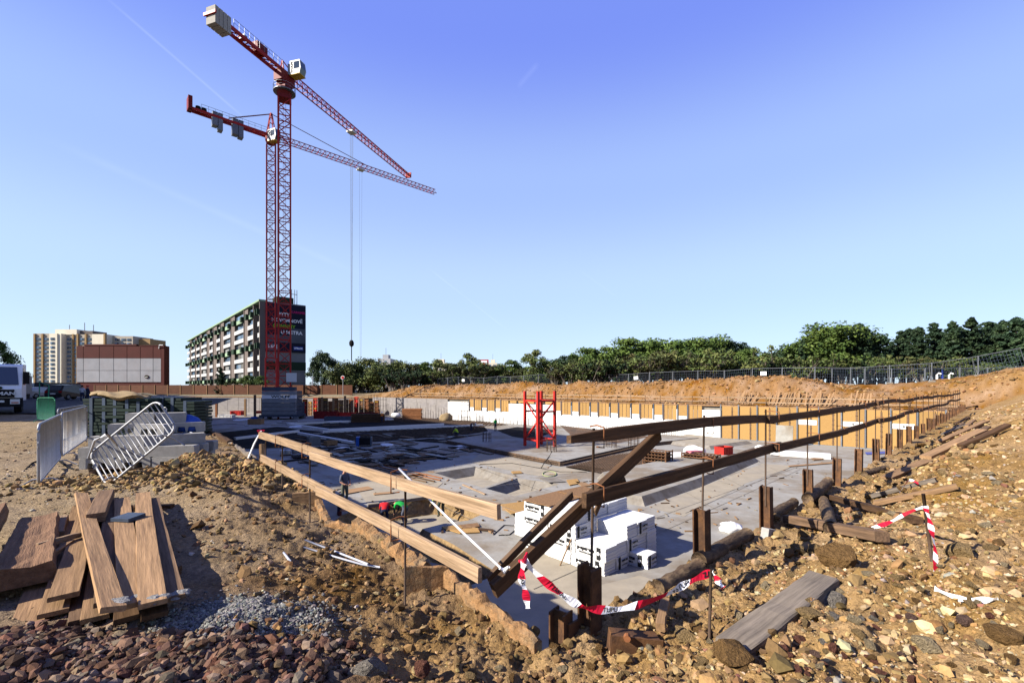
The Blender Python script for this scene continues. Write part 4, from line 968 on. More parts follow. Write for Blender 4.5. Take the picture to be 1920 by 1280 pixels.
tape([t0, A(978, 1080, 3.13), A(985, 1110, 3.12), A(990, 1140, 3.12)], .055, 'barrier_tape', 'loose end of barrier tape hanging from the brace plank', (('ZAK', 10, .035),), .2, 5, Vector((1, 0, 0)))
tape([stake_top, A(1345, 1085, 3.42), A(1356, 1102, 3.42)], .06, 'barrier_tape', 'short fluttering tape end at the thin rod', (), .5, 3)
MB().tube([t0+Vector((-.03, .06, -.02)), t0+Vector((0, -.03, .01)), t0+Vector((.02, .05, .04))], [.012, .02, .01], 6).build('tape_knot', TAPE_R).name = 'tape_knot'
tag(bpy.data.objects['tape_knot'], 'red knot of tape around the brace plank', 'tape')
rod = MB().tube([s1-Vector((0, 0, .3)), Vector((stake_top.x, stake_top.y, stake_top.z+.02))], .012, 8).build('rebar_stake', REBAR, smooth=True); tag(rod, 'thin ribbed steel rod holding the sagging tape', 'stake')
m = MB()
# second tape on the bank
b0 = GT(1757, 1108); st2 = A(1732, 925, b0.y*1.22); st2b = GT(1752, 1050)
rod2 = MB().tube([GT(1753, 1052)-Vector((0, 0, .2)), A(1731, 925, GT(1753, 1052).y)], .014, 8).build('rebar_stake', REBAR, smooth=True); tag(rod2, 'leaning steel stake with tape on the rubble bank', 'stake')
yy = GT(1753, 1052).y
tape([A(1735, 948, yy-.02), A(1745, 985, yy-.05), A(1754, 1040, yy-.1), A(1752, 1106, yy-.12)], .05, 'barrier_tape', 'barrier tape hanging down from the leaning stake', (), .2, 11, Vector((1, 0, 0)))
tape([A(1735, 948, yy), A(1700, 962, yy+.5), A(1665, 980, yy+.9), GT(1630, 997)+Vector((0, 0, .04))], .05, 'barrier_tape', 'pale tape running left from the leaning stake', (), .3, 5)
tape([GT(1752, 1110)+Vector((0, 0, .03)), GT(1790, 1128)+Vector((0, 0, .04)), GT(1830, 1132)+Vector((0, 0, .03)), GT(1872, 1129)+Vector((0, 0, .03))], .05, 'barrier_tape', 'white tape lying on the stones at the right', (), .4, 1)
tape([GT(1686, 930)+Vector((0, 0, .05)), GT(1704, 913)+Vector((0, 0, .10)), GT(1722, 913)+Vector((0, 0, .06))], .05, 'barrier_tape', 'scrap of barrier tape on the old plank', (), .4, 4)
# ------------------------------------------------------------------ timbers and logs on the right bank
def on_bank(a, b, w, h, m_, label, up=.0, name='timber', roll=0.0, cat='timber', bow=.01, jit=.006, group=None):
    p, q = GT(*a), GT(*b); L_ = (q-p).length
    if L_ > 5.5: q = p.lerp(q, 5.5/L_); q.z = gz(q.x, q.y)
    p.z += h/2+up; q.z += h/2+up
    return plank(p, q, w, h, m_, name, None, roll, bow, jit, 10, label, cat, group)
def log(a, b, r, label, up=0.0, m_=W_BARK):
    p, q = GT(*a), GT(*b); p.z += r*.7+up; q.z += r*.7+up; L = (q-p).length; mb = MB(); pts = [(L*i/8, rng.uniform(-.01, .01), rng.uniform(-.01, .01)) for i in range(9)]
    mb.tube(pts, [r*rng.uniform(.9, 1.06) for _ in pts], 12); o = mb.build('log', m_, None, smooth=True, matrix=frame_x(p, q)); return tag(o, label, 'log')
on_bank((1478, 982), (1655, 1022), .15, .11, W_WEATH, 'square weathered timber lying on the bank below the piles', .03)
on_bank((1370, 1225), (1545, 1092), .22, .10, W_GREY, 'half buried grey plank in the rubble beside the ochre boulder', -.03, 'plank', cat='plank')
on_bank((1555, 938), (1720, 985), .12, .08, W_DARK, 'dark timber in the rubble behind the square timber', .02)
on_bank((1640, 948), (1795, 918), .16, .06, W_TAN, 'pale dusty plank lying above the dark timber', .02, 'plank', cat='plank')
on_bank((1635, 935), (1755, 905), .15, .06, W_GREY, 'old grey plank with a scrap of tape on it', .02, 'plank', cat='plank')
on_bank((1662, 900), (1740, 868), .20, .05, W_TAN, 'broad tan plank beside the seventh pile', .02, 'plank', cat='plank')
log((1545, 945), (1560, 1000), .085, 'short dusty log end pointing at the camera')
log((1515, 945), (1553, 912), .10, 'thick dark log leaning at the third pile', .02)
log((1310, 1055), (1400, 1005), .085, 'bark covered log between the second and third piles', -.03)
log((1440, 975), (1488, 945), .08, 'bark covered log between the third and fourth piles', -.02)
log((1620, 893), (1662, 880), .07, 'dark log near the sixth pile', 0)
log((1235, 1105), (1310, 1062), .08, 'soil caked log next to the second pile', -.05)
for i, (a, b, w_, m_, l) in enumerate((
    ((1790, 798), (1880, 745), .10, W_DARK, 'uppermost dark plank of the pile on the bank'), ((1780, 812), (1868, 752), .10, W_WEATH, 'second plank from the top of the pile on the bank'),
    ((1768, 820), (1878, 762), .12, W_GREY, 'grey plank in the middle of the pile on the bank'), ((1800, 812), (1888, 772), .12, W_DARK, 'dark plank lying right in the pile on the bank'),
    ((1812, 805), (1862, 740), .10, W_TAN, 'thin pale batten leaning in the plank pile on the bank'), ((1760, 835), (1850, 795), .16, W_TAN, 'broad pale plank at the foot of the bank pile'),
    ((1770, 850), (1882, 790), .14, W_WEATH, 'long brown plank below the bank pile'), ((1800, 845), (1890, 805), .14, W_DARK, 'dark heavy timber at the lower right of the bank pile'),
    ((1735, 868), (1842, 815), .22, W_TAN, 'wide dusty board along the foot of the bank'), ((1800, 768), (1838, 745), .10, W_DARK, 'short dark post end above the plank pile'))):
    on_bank(a, b, w_, .07, m_, l, .05+.02*(i % 3), 'plank', cat='plank', group='planks piled on the bank')
# things lying at the foot of the right wall inside the pit edge
def sack(name, loc, sx, sy, sz, m_, label, cat='sack', seed=1, rz=0.0, amp=.30):
    V, T = ico(3); n_ = fbm(V[:, 0]*1.6+seed, V[:, 1]*1.6+V[:, 2]*1.3, 4, seed)[:, None]; V = V*(1+amp*n_+amp*.5*np.abs(fbm(V[:, 0]*5+seed, V[:, 1]*5+V[:, 2]*4, 3, seed+3))[:, None]); V[:, 2] = np.maximum(V[:, 2], -.55); V = V*np.array((sx, sy, sz)); V[:, 2] += .5*sz
    me = fast_mesh(name, V, T, None, m_, True); o = link(name, me, None, loc, (0, 0, rz)); return tag(o, label, cat)
pw = GT(1375, 985); sack('plastic_sack', tuple(G(1373, 996, ZF)), .42, .34, .26, TAPE_W, 'crumpled white plastic sack on the pit floor beside the third pile', seed=3, amp=.6)
o = MB().box(-.10, .10, -.05, .05, -.09, .09).build('block', CONC_B, None, tuple(R3(3.62, .16, -.27)), (0, R(14), R(30))); tag(o, 'grey hollow block between the white sack and the third pile', 'block')
# grey pvc pipes on the soil
for (pts, l, rad) in (([((572, 1016), (640, 1042), (690, 1062))], 'upper white plastic pipe on the soil by the left wall', .011), ([((570, 1030), (630, 1048), (678, 1062), (712, 1068))], 'lower curved white plastic pipe on the soil', .010), ([((532, 1040), (545, 1058))], 'short stub of grey pipe on the soil', .012)):
    pp = [GT(*p)+Vector((0, 0, .025)) for p in pts[0]]; o = MB().tube(pp, rad, 8).build('plastic_pipe', PVC, smooth=True); tag(o, l, 'pipe')
# ------------------------------------------------------------------ plank pile at the left
def lie(a, b, w, h, m_, label, z0=0.0, z1=None, name='plank', roll=0.0, cat='plank', group='planks of the pile', bow=.008):
    """plank whose two ends show at the photo pixels a and b, at heights z0 and z1 over the ground"""
    z1 = z0 if z1 is None else z1
    p, q = G(a[0], a[1], z0), G(b[0], b[1], z1)
    return plank(p, q, w, h, m_, name, None, roll, bow, .003, 8, label, cat, group)
PL = [
    ((212, 1142), (152, 925), .13, .034, W_TAN, 'pale plank lying slanted on top of the plank pile', .46, .40, 3),
    ((247, 1135), (228, 935), .155, .036, W_TAN, 'wide plank left of centre in the upper layer', .36, .36, 0),
    ((287, 1132), (268, 925), .155, .036, W_TAN, 'wide plank right of centre in the upper layer', .38, .36, 0),
    ((327, 1122), (287, 935), .13, .034, W_WEATH, 'rightmost plank of the pile with caked end', .30, .30, 0),
    ((200, 1130), (210, 935), .14, .034, W_WEATH, 'dark plank between the slanted one and the upper layer', .30, .32, 0),
    ((120, 1118), (170, 935), .17, .036, W_TAN, 'broad plank on the left of the pile, end sticking out', .28, .28, 0),
    ((178, 1160), (195, 960), .15, .034, W_TAN, 'plank under the slanted one with broken end', .18, .2, 0),
    ((100, 1150), (150, 950), .16, .036, W_TAN, 'reddish plank low on the left of the pile', .14, .16, 0),
    ((150, 1165), (165, 960), .12, .034, W_WEATH, 'narrow plank in the lower layer of the pile', .10, .12, 0),
    ((240, 1160), (235, 950), .15, .034, W_DARK, 'dark plank under the upper layer, centre', .18, .2, 0),
    ((290, 1155), (272, 950), .15, .034, W_DARK, 'dark plank under the upper layer, right', .18, .2, 0),
    ((45, 1190), (120, 985), .18, .036, W_TAN, 'lowest plank at the left foot of the pile', .05, .08, 0),
]
for (a, b, w_, h_, m_, l, z0, z1, rl) in PL: lie(a, b, w_, h_, m_, l, z0*.62, z1*.62, roll=R(rl*4))
lie((70, 1022), (155, 1000), .035, .035, W_FRESH, 'upper thin batten lying across the pile at the left', .24, .24, 'batten'); lie((63, 1030), (150, 1003), .035, .035, W_FRESH, 'lower thin batten lying across the pile at the left', .22, .23, 'batten')
lie((90, 1045), (135, 1015), .04, .04, W_TAN, 'short batten end below the two thin battens', .18, .2, 'batten')
lie((175, 1190), (238, 1150), .06, .036, W_FRESH, 'short batten end sticking out at the front of the pile', .04, .08, 'batten'); lie((243, 1185), (275, 1140), .05, .04, W_GREY, 'grey split batten in front of the pile', .03, .1, 'batten')
lie((180, 970), (200, 925), .16, .10, W_WEATH, 'short thick block on top of the far end of the pile', .27, .27, 'timber_block', cat='timber'); lie((108, 1003), (118, 972), .10, .08, W_FRESH, 'small square block left of the pile', .15, .15, 'timber_block', cat='timber')
# bearers under the pile
for yv, xa, xb, l in ((4.0, -3.75, -3.0, 'front bearer under the plank pile'), (6.2, -5.6, -4.7, 'rear bearer under the plank pile')):
    plank((xa, yv, .02), (xb, yv+.1, .02), .1, .1, W_DARK, 'bearer', None, label=l, cat='timber')
o = MB().box(-.11, .11, -.10, .10, 0, .035).build('felt_pad', STEEL_B, None, tuple(G(241, 972, .25)), (R(3), 0, R(-8))); tag(o, 'dark square pad lying on the upper planks', 'pad')
MORTAR = mat('mortar', (.30, .29, .275), rough=.95, var=.4, scale=40, bump=.02, bscale=50)
# mortar caked plank ends
for (px, py, z, l) in ((208, 1130, .30, 'slanted plank'), (247, 1124, .24, 'left wide plank'), (287, 1122, .255, 'right wide plank'), (327, 1114, .205, 'rightmost plank')):
    p = G(px, py, z); V, T = ico(3); V = V*(1+.5*fbm(V[:, 0]*2.5+px, V[:, 1]*2.5+V[:, 2]*2, 4, px % 17)[:, None]); V = V*np.array((.07, .07, .02))
    o = link('mortar_lump', fast_mesh('mortar_lump', V, T, None, MORTAR), None, (p.x, p.y+.04, p.z-.015)); tag(o, 'lump of grey mortar on the end of the %s' % l, 'mortar')
# hollow hewn trough-like timbers at the left border
def hewn(a, b, w, h, z, label):
    p, q = G(a[0], a[1], z), G(b[0], b[1], z); L = (q-p).length; n = 12; vs = []
    prof = [(-.5, -.5), (.5, -.5), (.52, -.1), (.46, .5), (.16, .36), (-.12, .34), (-.44, .5), (-.52, -.1)]
    for i in range(n+1):
        t = i/n; sc_ = 1-.18*t
        for (y, zz) in prof: vs.append((L*t, (y*w+rng.uniform(-.008, .008))*sc_, (zz*h+rng.uniform(-.01, .01))*sc_))
    m = MB(); m.add(vs, [(i*8+k, (i+1)*8+k, (i+1)*8+(k+1) % 8, i*8+(k+1) % 8) for i in range(n) for k in range(8)]+[tuple(range(8)), tuple(n*8+k for k in reversed(range(8)))])
    o = m.build('hewn_timber', mat('wood_red', (.24, .135, .075), var=.35, scale=3, stretch=(.7, 8, 8), bump=.012, bscale=9, col2=(.13, .07, .04), c2scale=2), None, matrix=frame_x(p, q)); tag(o, label, 'timber')
hewn((42, 1078), (75, 975), .38, .17, .19, 'thick rough hewn reddish timber left of the plank pile'); hewn((-120, 1085), (-22, 960), .36, .2, .30, 'rough hewn timber cut by the left border')
# ------------------------------------------------------------------ crowd barriers
def barrier(name, label, M, w=2.15, h=1.0, nb=20, m_=STEEL, feet=True, group='crowd barriers', barm=None):
    root = bpy.data.objects.new(name, None); C.objects.link(root); root.matrix_local = M; root.empty_display_size = .2; tag(root, label, 'barrier', group)
    z0 = .12; r = .14; pts = []
    for (cx, cz, a0) in ((w/2-r, h-r, 0), (-w/2+r, h-r, 90), (-w/2+r, z0+r, 180), (w/2-r, z0+r, 270)):
        for k in range(5): a = R(a0+22.5*k); pts.append((cx+r*math.cos(a), 0, cz+r*math.sin(a)))
    pts.append(pts[0]); MB().tube(pts, .019, 8).build('frame', m_, root, smooth=True)
    bm = barm or MB().tube([(0, 0, z0), (0, 0, h)], .0085, 6).mesh('bar', [m_], True)
    for k in range(nb):
        x = -w/2+(k+1)*w/(nb+1); link('bar', bm, root, (x, 0, 0))
    if feet:
        fm = MB().tube([(0, -.30, .0), (0, -.12, .12), (0, .12, .12), (0, .30, .0)], .014, 6).mesh('foot', [m_], True)
        for x in (-w*.36, w*.36): link('foot', fm, root, (x, 0, .0))
    for sx in (-1, 1): MB().tube([(sx*w/2, 0, h*.62), (sx*(w/2+.04), 0, h*.66), (sx*(w/2+.04), 0, h*.72), (sx*w/2, 0, h*.75)], .007, 5).build('hinge', m_, root)
    return root
def stand(pa, pb, z=0.0):
    a, b = G(pa[0], pa[1], z), G(pb[0], pb[1], z); d = (b-a).normalized(); c = (a+b)/2; y = Vector((0, 0, 1)).cross(d)
    M = Matrix((d, y, Vector((0, 0, 1)))).transposed().to_4x4(); M.translation = c; return M, (b-a).length
M, L = stand((72, 920), (113, 868)); barrier('crowd_barrier', 'nearest galvanised crowd barrier standing at the left', M, L, 1.08, 22)
M, L = stand((115, 865), (163, 830)); barrier('crowd_barrier', 'second galvanised crowd barrier in line behind the nearest', M, L, 1.10, 22)
M, L = stand((108, 836), (160, 815)); barrier('crowd_barrier', 'third crowd barrier partly hidden behind the second', M, L, 1.05, 20)
# the tilted one: four corner pixels of its frame
cA = A(186, 912, 7.75); 
def tilted():
    bl, br, tl = A(212, 903, 7.55), A(322, 812, 7.75), A(172, 828, 7.85)
    x = (br-bl).normalized(); z = (tl-bl); z = (z-x*z.dot(x)).normalized(); y = z.cross(x); w = (br-bl).length+.22; c = (bl+br)/2
    M = Matrix((x, y, z)).transposed().to_4x4(); M.translation = c-z*.12; return M, w
M, L = tilted(); barrier('crowd_barrier', 'tilted crowd barrier leaning against the concrete block pallet', M, L, .88, 17)
M, L = stand((70, 790), (103, 790)); barrier('crowd_barrier', 'green meshed crowd barrier on the dark road edge', M, L, 1.15, 26, MESH_G)
for i, (pa, pb, l) in enumerate((((222, 772), (248, 772), 'far crowd barrier left behind the burlap'), ((250, 771), (276, 771), 'far crowd barrier in the middle behind the burlap'), ((282, 771), (310, 771), 'far crowd barrier right behind the tilted one'))):
    M, L = stand(pa, pb, .1); barrier('crowd_barrier', l, M, L, 1.0, 12, STEEL)
# thin green frame standing behind the green barrier
fr = empty('steel_gate', tuple(G(78, 772)), 0, 'slim green steel frame leaning behind the green barrier', 'frame')
for a, b in (((-.15, 0, 0), (-.35, .2, 2.0)), ((.42, 0, 0), (.28, .2, 1.75)), ((-.35, .2, 2.0), (.28, .2, 1.75))): MB().tube([a, b], .03, 6).build('bar', MESH_G, fr)
# ------------------------------------------------------------------ pallet with concrete blocks
def pallet(loc, rz, label, n=6):
    r = empty('pallet', loc, rz, label, 'pallet'); bm = MB().box(-.8, .8, -.05, .05, 0, .022).mesh('board', [W_TAN]); sk = MB().box(-.05, .05, -.6, .6, 0, .1).mesh('skid', [W_WEATH])
    for x in (-.72, 0, .72): link('skid', sk, r, (x, 0, 0))
    for k in range(n): link('board', bm, r, (0, -.52+1.04*k/(n-1), .1))
    return r
pc = G(250, 888); prz = R(9)
pallet((pc.x-.05, pc.y+.55, .0), prz, 'wooden pallet under the stacked concrete blocks')
def blockmesh(L, w, h, notch=True):
    m = MB(); 
    if notch:
        m.prism([(-L/2, 0), (-L*.28, 0), (-L*.25, h*.55), (-L*.05, h*.55), (-L*.02, 0), (L*.02, 0), (L*.05, h*.55), (L*.25, h*.55), (L*.28, 0), (L/2, 0), (L/2, h*.93), (L/2-.02, h), (-L/2+.02, h), (-L/2, h*.93)], -w/2, w/2, M=Matrix.Rotation(R(90), 4, 'X'))
    else:
        m.prism([(-L/2, 0), (L/2, 0), (L/2, h*.9), (L/2-.02, h), (-L/2+.02, h), (-L/2, h*.9)], -w/2, w/2, M=Matrix.Rotation(R(90), 4, 'X'))
    return m.mesh('concrete_block', [CONC_B])
bmA, bmB, bmC = blockmesh(.60, .24, .20), blockmesh(1.0, .22, .20, False), blockmesh(.5, .28, .2, False)
Mp = Matrix.Translation((pc.x-.05, pc.y+.55, .125)) @ Matrix.Rotation(prz, 4, 'Z')
rows = ['bottom layer', 'second layer', 'third layer', 'top']
cnt = 0
def blk(me, x, y, z, rz, l):
    o = link('concrete_block', me, None, matrix=Mp @ Matrix.Translation((x, y, z)) @ Matrix.Rotation(rz, 4, 'Z')); tag(o, l, 'block', 'concrete blocks on the pallet')
for j, yv in enumerate((-.5, -.2, .15, .45)):
    for k, xv in enumerate((-.62, 0.0, .62)): blk(bmA, xv, yv, 0, rng.uniform(-.03, .03), 'notched concrete block in the bottom layer on the pallet, %s column, %s row' % (('left', 'middle', 'right')[k], ('front', 'second', 'third', 'rear')[j]))
for j, yv in enumerate((-.48, -.1, .3)):
    for k, xv in enumerate((-.42, .58)): blk(bmB, xv-.03, yv, .205, rng.uniform(-.04, .04), 'long concrete block in the second layer, %s %s' % (('front', 'middle', 'rear')[j], ('left', 'right')[k]))
for l, x_, y_, rz in (('front left long block of the third layer', -.32, -.42, .05), ('right long block of the third layer, turned outward', .55, -.25, .5), ('rear long block of the third layer', -.1, .25, -.1)): blk(bmB, x_, y_, .41, rz, l)
for l, x_, y_, rz in (('notched block lying on top at the left', -.45, .0, .2), ('notched block lying on top in the middle', .12, -.2, -.15), ('notched block lying on top at the right', .55, .2, .3)): blk(bmA, x_, y_, .615, rz, l)
for l, x_, y_, rz in (('uppermost single block of the pallet stack', -.3, .2, .1), ('flat block end resting on the heap of blocks', .25, .2, .4)): blk(bmC, x_, y_, .82, rz, l)
sack('blue_bag', tuple(Mp @ Vector((.42, .35, .62))), .34, .22, .22, BLUE_T, 'crumpled blue and white bag on the concrete blocks', 'bag', 5)
# ------------------------------------------------------------------ dark green formwork stacks behind the blocks
gx = G(258, 818)
cg = MB()
for k in range(9): cg.box(-.5, .5, -.55, .55, .02+.115*k, .02+.115*k+.075)
for x in (-.42, 0, .42): cg.box(x-.05, x+.05, -.56, .56, 0, 1.05)
cgm = cg.mesh('grid_panel', [CRATE_G])
for k in range(9):
    px = 182+21.5*k; p = G(px, 822+(-4 if k > 4 else 0)); root = empty('formwork_stack', (p.x*1.02, p.y+.6, 0), R(rng.uniform(-4, 4)), 'stack of dark green formwork grids behind the blocks, %s from the left' % ORD[k].replace('first and nearest', 'first'), 'formwork', 'dark green formwork stacks')
    gpm = MB().box(-.30, .30, -.5, .5, 0, .085).mesh('grid_panel', [CRATE_G])
    nL = rng.choice((11, 12, 12))
    for j in range(nL): link('grid_panel', gpm, root, (rng.uniform(-.02, .02), rng.uniform(-.03, .03), .11*j), (0, 0, rng.uniform(-.02, .02)))
    MB().box(-.05, .05, -.52, .52, -.02, .11*nL).build('strap', STEEL_B, root)
# burlap on top
V, T = ico(4); V = V*np.array((1, 1, .18))*(1+.35*fbm(V[:, 0]*2, V[:, 1]*2+V[:, 2], 4, 4)[:, None]); V[:, 2] += .12*np.sin(V[:, 0]*5)*np.cos(V[:, 1]*4); V *= np.array((1.05, .5, .6))
p = G(206, 822); o = link('burlap_sheet', fast_mesh('burlap_sheet', V, T, None, BURLAP, True), None, (p.x*1.0, p.y+.5, 1.38), (0, R(4), R(-10))); tag(o, 'crumpled burlap sheet thrown over the formwork stacks', 'sheet')
# hoses and cables
for i, (pts, r_, m_, l) in enumerate((
    ([(165, 860, .3), (178, 825, .9), (200, 812, 1.1), (225, 840, .5), (200, 868, .05)], .018, PVC, 'loop of pale hose left of the concrete blocks'),
    ([(320, 815, .35), (345, 805, .3), (362, 812, .2), (360, 830, .05), (335, 834, .05)], .02, PVC, 'loop of pale hose right of the concrete blocks'),
    ([(48, 880, .02), (60, 868, .02), (75, 862, .03), (108, 862, .03), (125, 874, .03), (140, 880, .02)], .018, BLACK, 'black cable on the sand under the barriers'))):
    o = MB().tube([G(a, b, z) for a, b, z in pts], r_, 6).build('hose', m_, smooth=True); tag(o, l, 'hose')
for i, (a, b, l) in enumerate((((318, 806), (350, 826), 'blue square tube sticking out right of the blocks'), ((285, 830), (330, 812), 'pale batten lying on the right of the blocks'))):
    plank(G(a[0], a[1], .5), G(b[0], b[1], .25), .04, .04, (BLUE_P, W_TAN)[i], 'batten', None, label=l, cat='batten')
# ------------------------------------------------------------------ tower cranes
def mast_section(w, h, c=.17, b=.10, mats=(RED,), ladder=True):
    m = MB(); k = w/2
    for sx in (-1, 1):
        for sy in (-1, 1): m.box(sx*k-c/2, sx*k+c/2, sy*k-c/2, sy*k+c/2, 0, h)
    P = [(-k, -k), (k, -k), (k, k), (-k, k)]
    for i in range(4):
        a, d = P[i], P[(i+1) % 4]
        for j in range(2):
            z0, z1 = h*j/2, h*(j+1)/2
            m.beam((*a, z0+.05), (*d, z0+.05), b)
            if (i+j) % 2: m.beam((*a, z0+.1), (*d, z1-.05), b*.9)
            else: m.beam((*d, z0+.1), (*a, z1-.05), b*.9)
    if ladder:
        for x in (-.22, .22): m.beam((x, .2, 0), (x, .2, h), .04)
        for j in range(int(h/.5)): m.beam((-.22, .2, .5*j+.2), (.22, .2, .5*j+.2), .035)
    return m.mesh('mast_section', list(mats))
def tri_section(L, w, h, c=.13, b=.065, n=4, h1=None, w1=None):
    """jib bay along +x: two bottom chords, one top chord, zigzag lacing"""
    m = MB(); h1 = h if h1 is None else h1
    m.beam((0, -w/2, 0), (L, -w/2, 0), c); m.beam((0, w/2, 0), (L, w/2, 0), c); m.beam((0, 0, h), (L, 0, h1), c)
    for i in range(n):
        x0, xm, x1 = L*i/n, L*(i+.5)/n, L*(i+1)/n; hm = h+(h1-h)*(i+.5)/n
        for s in (-1, 1): m.beam((x0, s*w/2, 0), (xm, 0, hm), b); m.beam((xm, 0, hm), (x1, s*w/2, 0), b)
        m.beam((x0, -w/2, 0), (x0, w/2, 0), b); m.beam((x0, -w/2, 0), (x1, w/2, 0), b*.8)
    return m
def rail(m, a, b, h=1.05, n=8, t=.04):
    a, b = Vector(a), Vector(b); z = Vector((0, 0, h)); m.beam(a+z, b+z, t); m.beam(a+z*.5, b+z*.5, t*.8)
    for i in range(n+1): p = a.lerp(b, i/n); m.beam(p, p+z, t)
def text(s, size, m_, parent, loc, rot, name='lettering', ext=.01, bold=0.0, sx=1.0):
    o = glyphs(name, s, size, m_, bold, ext); o.location = loc; o.rotation_euler = rot; o.scale = (sx, 1, 1); o.parent = parent; return o
def crane_mast(root, w, z0, z1, sec, rot, name='mast_section'):
    n = max(1, round((z1-z0)/sec)); hh = (z1-z0)/n; me = mast_section(w, hh, .25, .14)
    for i in range(n): link(name, me, root, (0, 0, z0+i*hh), (0, 0, rot))
def cab(root, loc, rz, m_txt):
    c = bpy.data.objects.new('cab', None)
    body = MB(); body.prism([(-1.1, 0), (.95, 0), (1.25, 1.0), (1.0, 2.5), (-1.1, 2.5)], -.75, .75, M=Matrix.Rotation(R(90), 4, 'X')); cb = body.build('cab', CABW, root, loc, (0, 0, rz))
    g = MB(); g.add([(.97, -.62, .12), (.97, .62, .12), (1.26, .62, 1.0), (1.26, -.62, 1.0), (1.03, .62, 2.35), (1.03, -.62, 2.35)], [(0, 1, 2, 3), (3, 2, 4, 5)]); g.build('windscreen', GLASS, cb, (.02, 0, 0))
    g = MB(); g.box(-.2, .95, -.775, -.752, .95, 2.2); g.build('window', GLASS, cb)
    g = MB(); g.box(-.2, .95, .752, .775, .95, 2.2); g.build('window', GLASS, cb)
    text('WOLFF', .62, INK, cb, (-.62, -.77, 1.25), (R(90), R(-90), 0), sx=1.0, bold=.02)
    g = MB(); g.box(-1.15, 1.1, -.8, .8, -.12, 0); g.build('floor_plate', YELLOW, cb)
    return cb
# ---- near crane (flat top)
c1 = Vector((-42.0, 84.0, 0)); CR = empty('tower_crane', (c1.x, c1.y, ZF), 0, 'red flat top tower crane in front, jib pointing away to the right', 'crane', 'tower cranes')
b0 = 1.35-ZF; J1 = 59.3-ZF; mrot = R(47-90+45)-R(20)
mrot = R(25)
crane_mast(CR, 2.0, b0, 57.0-ZF-2.6, 4.4, mrot)
m = MB(); 
for sx in (-1, 1):
    for sy in (-1, 1): m.box(sx*1.0-.14, sx*1.0+.14, sy*1.0-.14, sy*1.0+.14, 0, b0)
m.build('mast_foot', RED_D, CR, rot=(0, 0, mrot))
# ballast: stacked slabs either side of the mast foot
for k in range(7):
    z = .9+k*.72; mm = BALLW if k == 4 else (BALL if k != 6 else STEEL_B)
    o = MB().box(-3.1, 2.6, -2.1, -1.15, z, z+.66).build('ballast_slab', mm, CR, rot=(0, 0, R(6)))
    o2 = MB().box(-3.45, -3.12 if False else -1.3, -1.1, 1.6, z, z+.66).build('ballast_slab', STEEL_B if k != 5 else BALL, CR, rot=(0, 0, R(6)))
    if k < 6: MB().box(1.3, 2.6, -1.1, 1.6, z, z+.66).build('ballast_slab', STEEL_B, CR, rot=(0, 0, R(6)))
    if k == 4: text('WOLFF', .62, INK, o, (.15, -2.11, z+.33), (R(90), 0, 0), sx=1.6, bold=.02)
MB().box(-3.5, 3.2, -2.3, 1.8, .5, .88).build('base_frame', STEEL_B, CR, rot=(0, 0, R(6)))
m = MB()
for sx in (-3.2, 2.8):
    for sy in (-2.0, 1.5): m.box(sx-.35, sx+.35, sy-.35, sy+.35, 0, .5)
m.build('base_feet', BALL, CR, rot=(0, 0, R(6)))
MB().box(1.2, 3.0, -2.2, -2.12, 4.75+1.55, 6.35+1.6).build('notice_board', CABW, CR, (-.55, .95, .5), (0, 0, R(6)))
zt = 57.0-ZF
m = MB(); m.box(-1.15, 1.15, -1.15, 1.15, zt-2.6, zt-1.9); m.lathe([(1.0, zt-2.0), (1.3, zt-1.2), (1.3, zt-.6)], 14); m.build('slew_ring_support', RED_D, CR, rot=(0, 0, mrot))
m = MB(); m.lathe([(1.0, zt-1.3), (1.9, zt-1.25), (1.9, zt-1.1), (1.0, zt-1.1)], 22)
m.build('platform', STEEL_G, CR)
m = MB()
for k in range(14):
    a, b = 2*math.pi*k/14, 2*math.pi*(k+1)/14; p, q = (1.85*math.cos(a), 1.85*math.sin(a), zt-1.1), (1.85*math.cos(b), 1.85*math.sin(b), zt-1.1)
    rail(m, p, q, 1.1, 1, .04)
m.build('platform_rail', STEEL, CR)
# slewing top, jib, counter jib
jd = Vector((.318, .948, 0)).normalized(); ja = math.atan2(jd.y, jd.x)
m = MB(); m.box(-1.6, 1.6, -.9, .9, J1-1.9, J1+.1); m.box(-.9, .9, -1.0, 1.0, zt-.6, J1-1.9); m.build('slewing_frame', RED_D, CR, rot=(0, 0, ja))
m = MB(); m.beam((-.6, -.5, J1), (-.5, 0, J1+2.2), .16); m.beam((-.6, .5, J1), (-.5, 0, J1+2.2), .16); m.beam((1.4, 0, J1+1.5), (-.5, 0, J1+2.2), .14); m.build('top_frame', RED, CR, rot=(0, 0, ja))
JL = 41.5; ns = 8; segL = JL/ns
for i in range(ns):
    h0, h1 = 1.75-.75*i/ns, 1.75-.75*(i+1)/ns
    t = tri_section(segL, 1.35, h0, .17, .085, 4, h1); t.build('jib_section', RED, CR, Vector((jd.x*(1.2+i*segL), jd.y*(1.2+i*segL), J1-.4)), (0, 0, ja))
m = MB(); m.box(0, .35, -.8, .8, -.15, 1.15); m.build('jib_tip', RED_B, CR, Vector((jd.x*(1.2+JL), jd.y*(1.2+JL), J1-.4)), (0, 0, ja))
CL = 14.4
m = MB(); m.box(-CL, 0, -.85, -.55, -.3, .25); m.box(-CL, 0, .55, .85, -.3, .25)
for k in range(9): m.beam((-CL*k/9, -.7, 0), (-CL*(k+1)/9, .7, 0), .12); m.beam((-CL*k/9, -.7, 0), (-CL*k/9, .7, 0), .12)
m.build('counter_jib', RED, CR, (0, 0, J1-.1), (0, 0, ja))
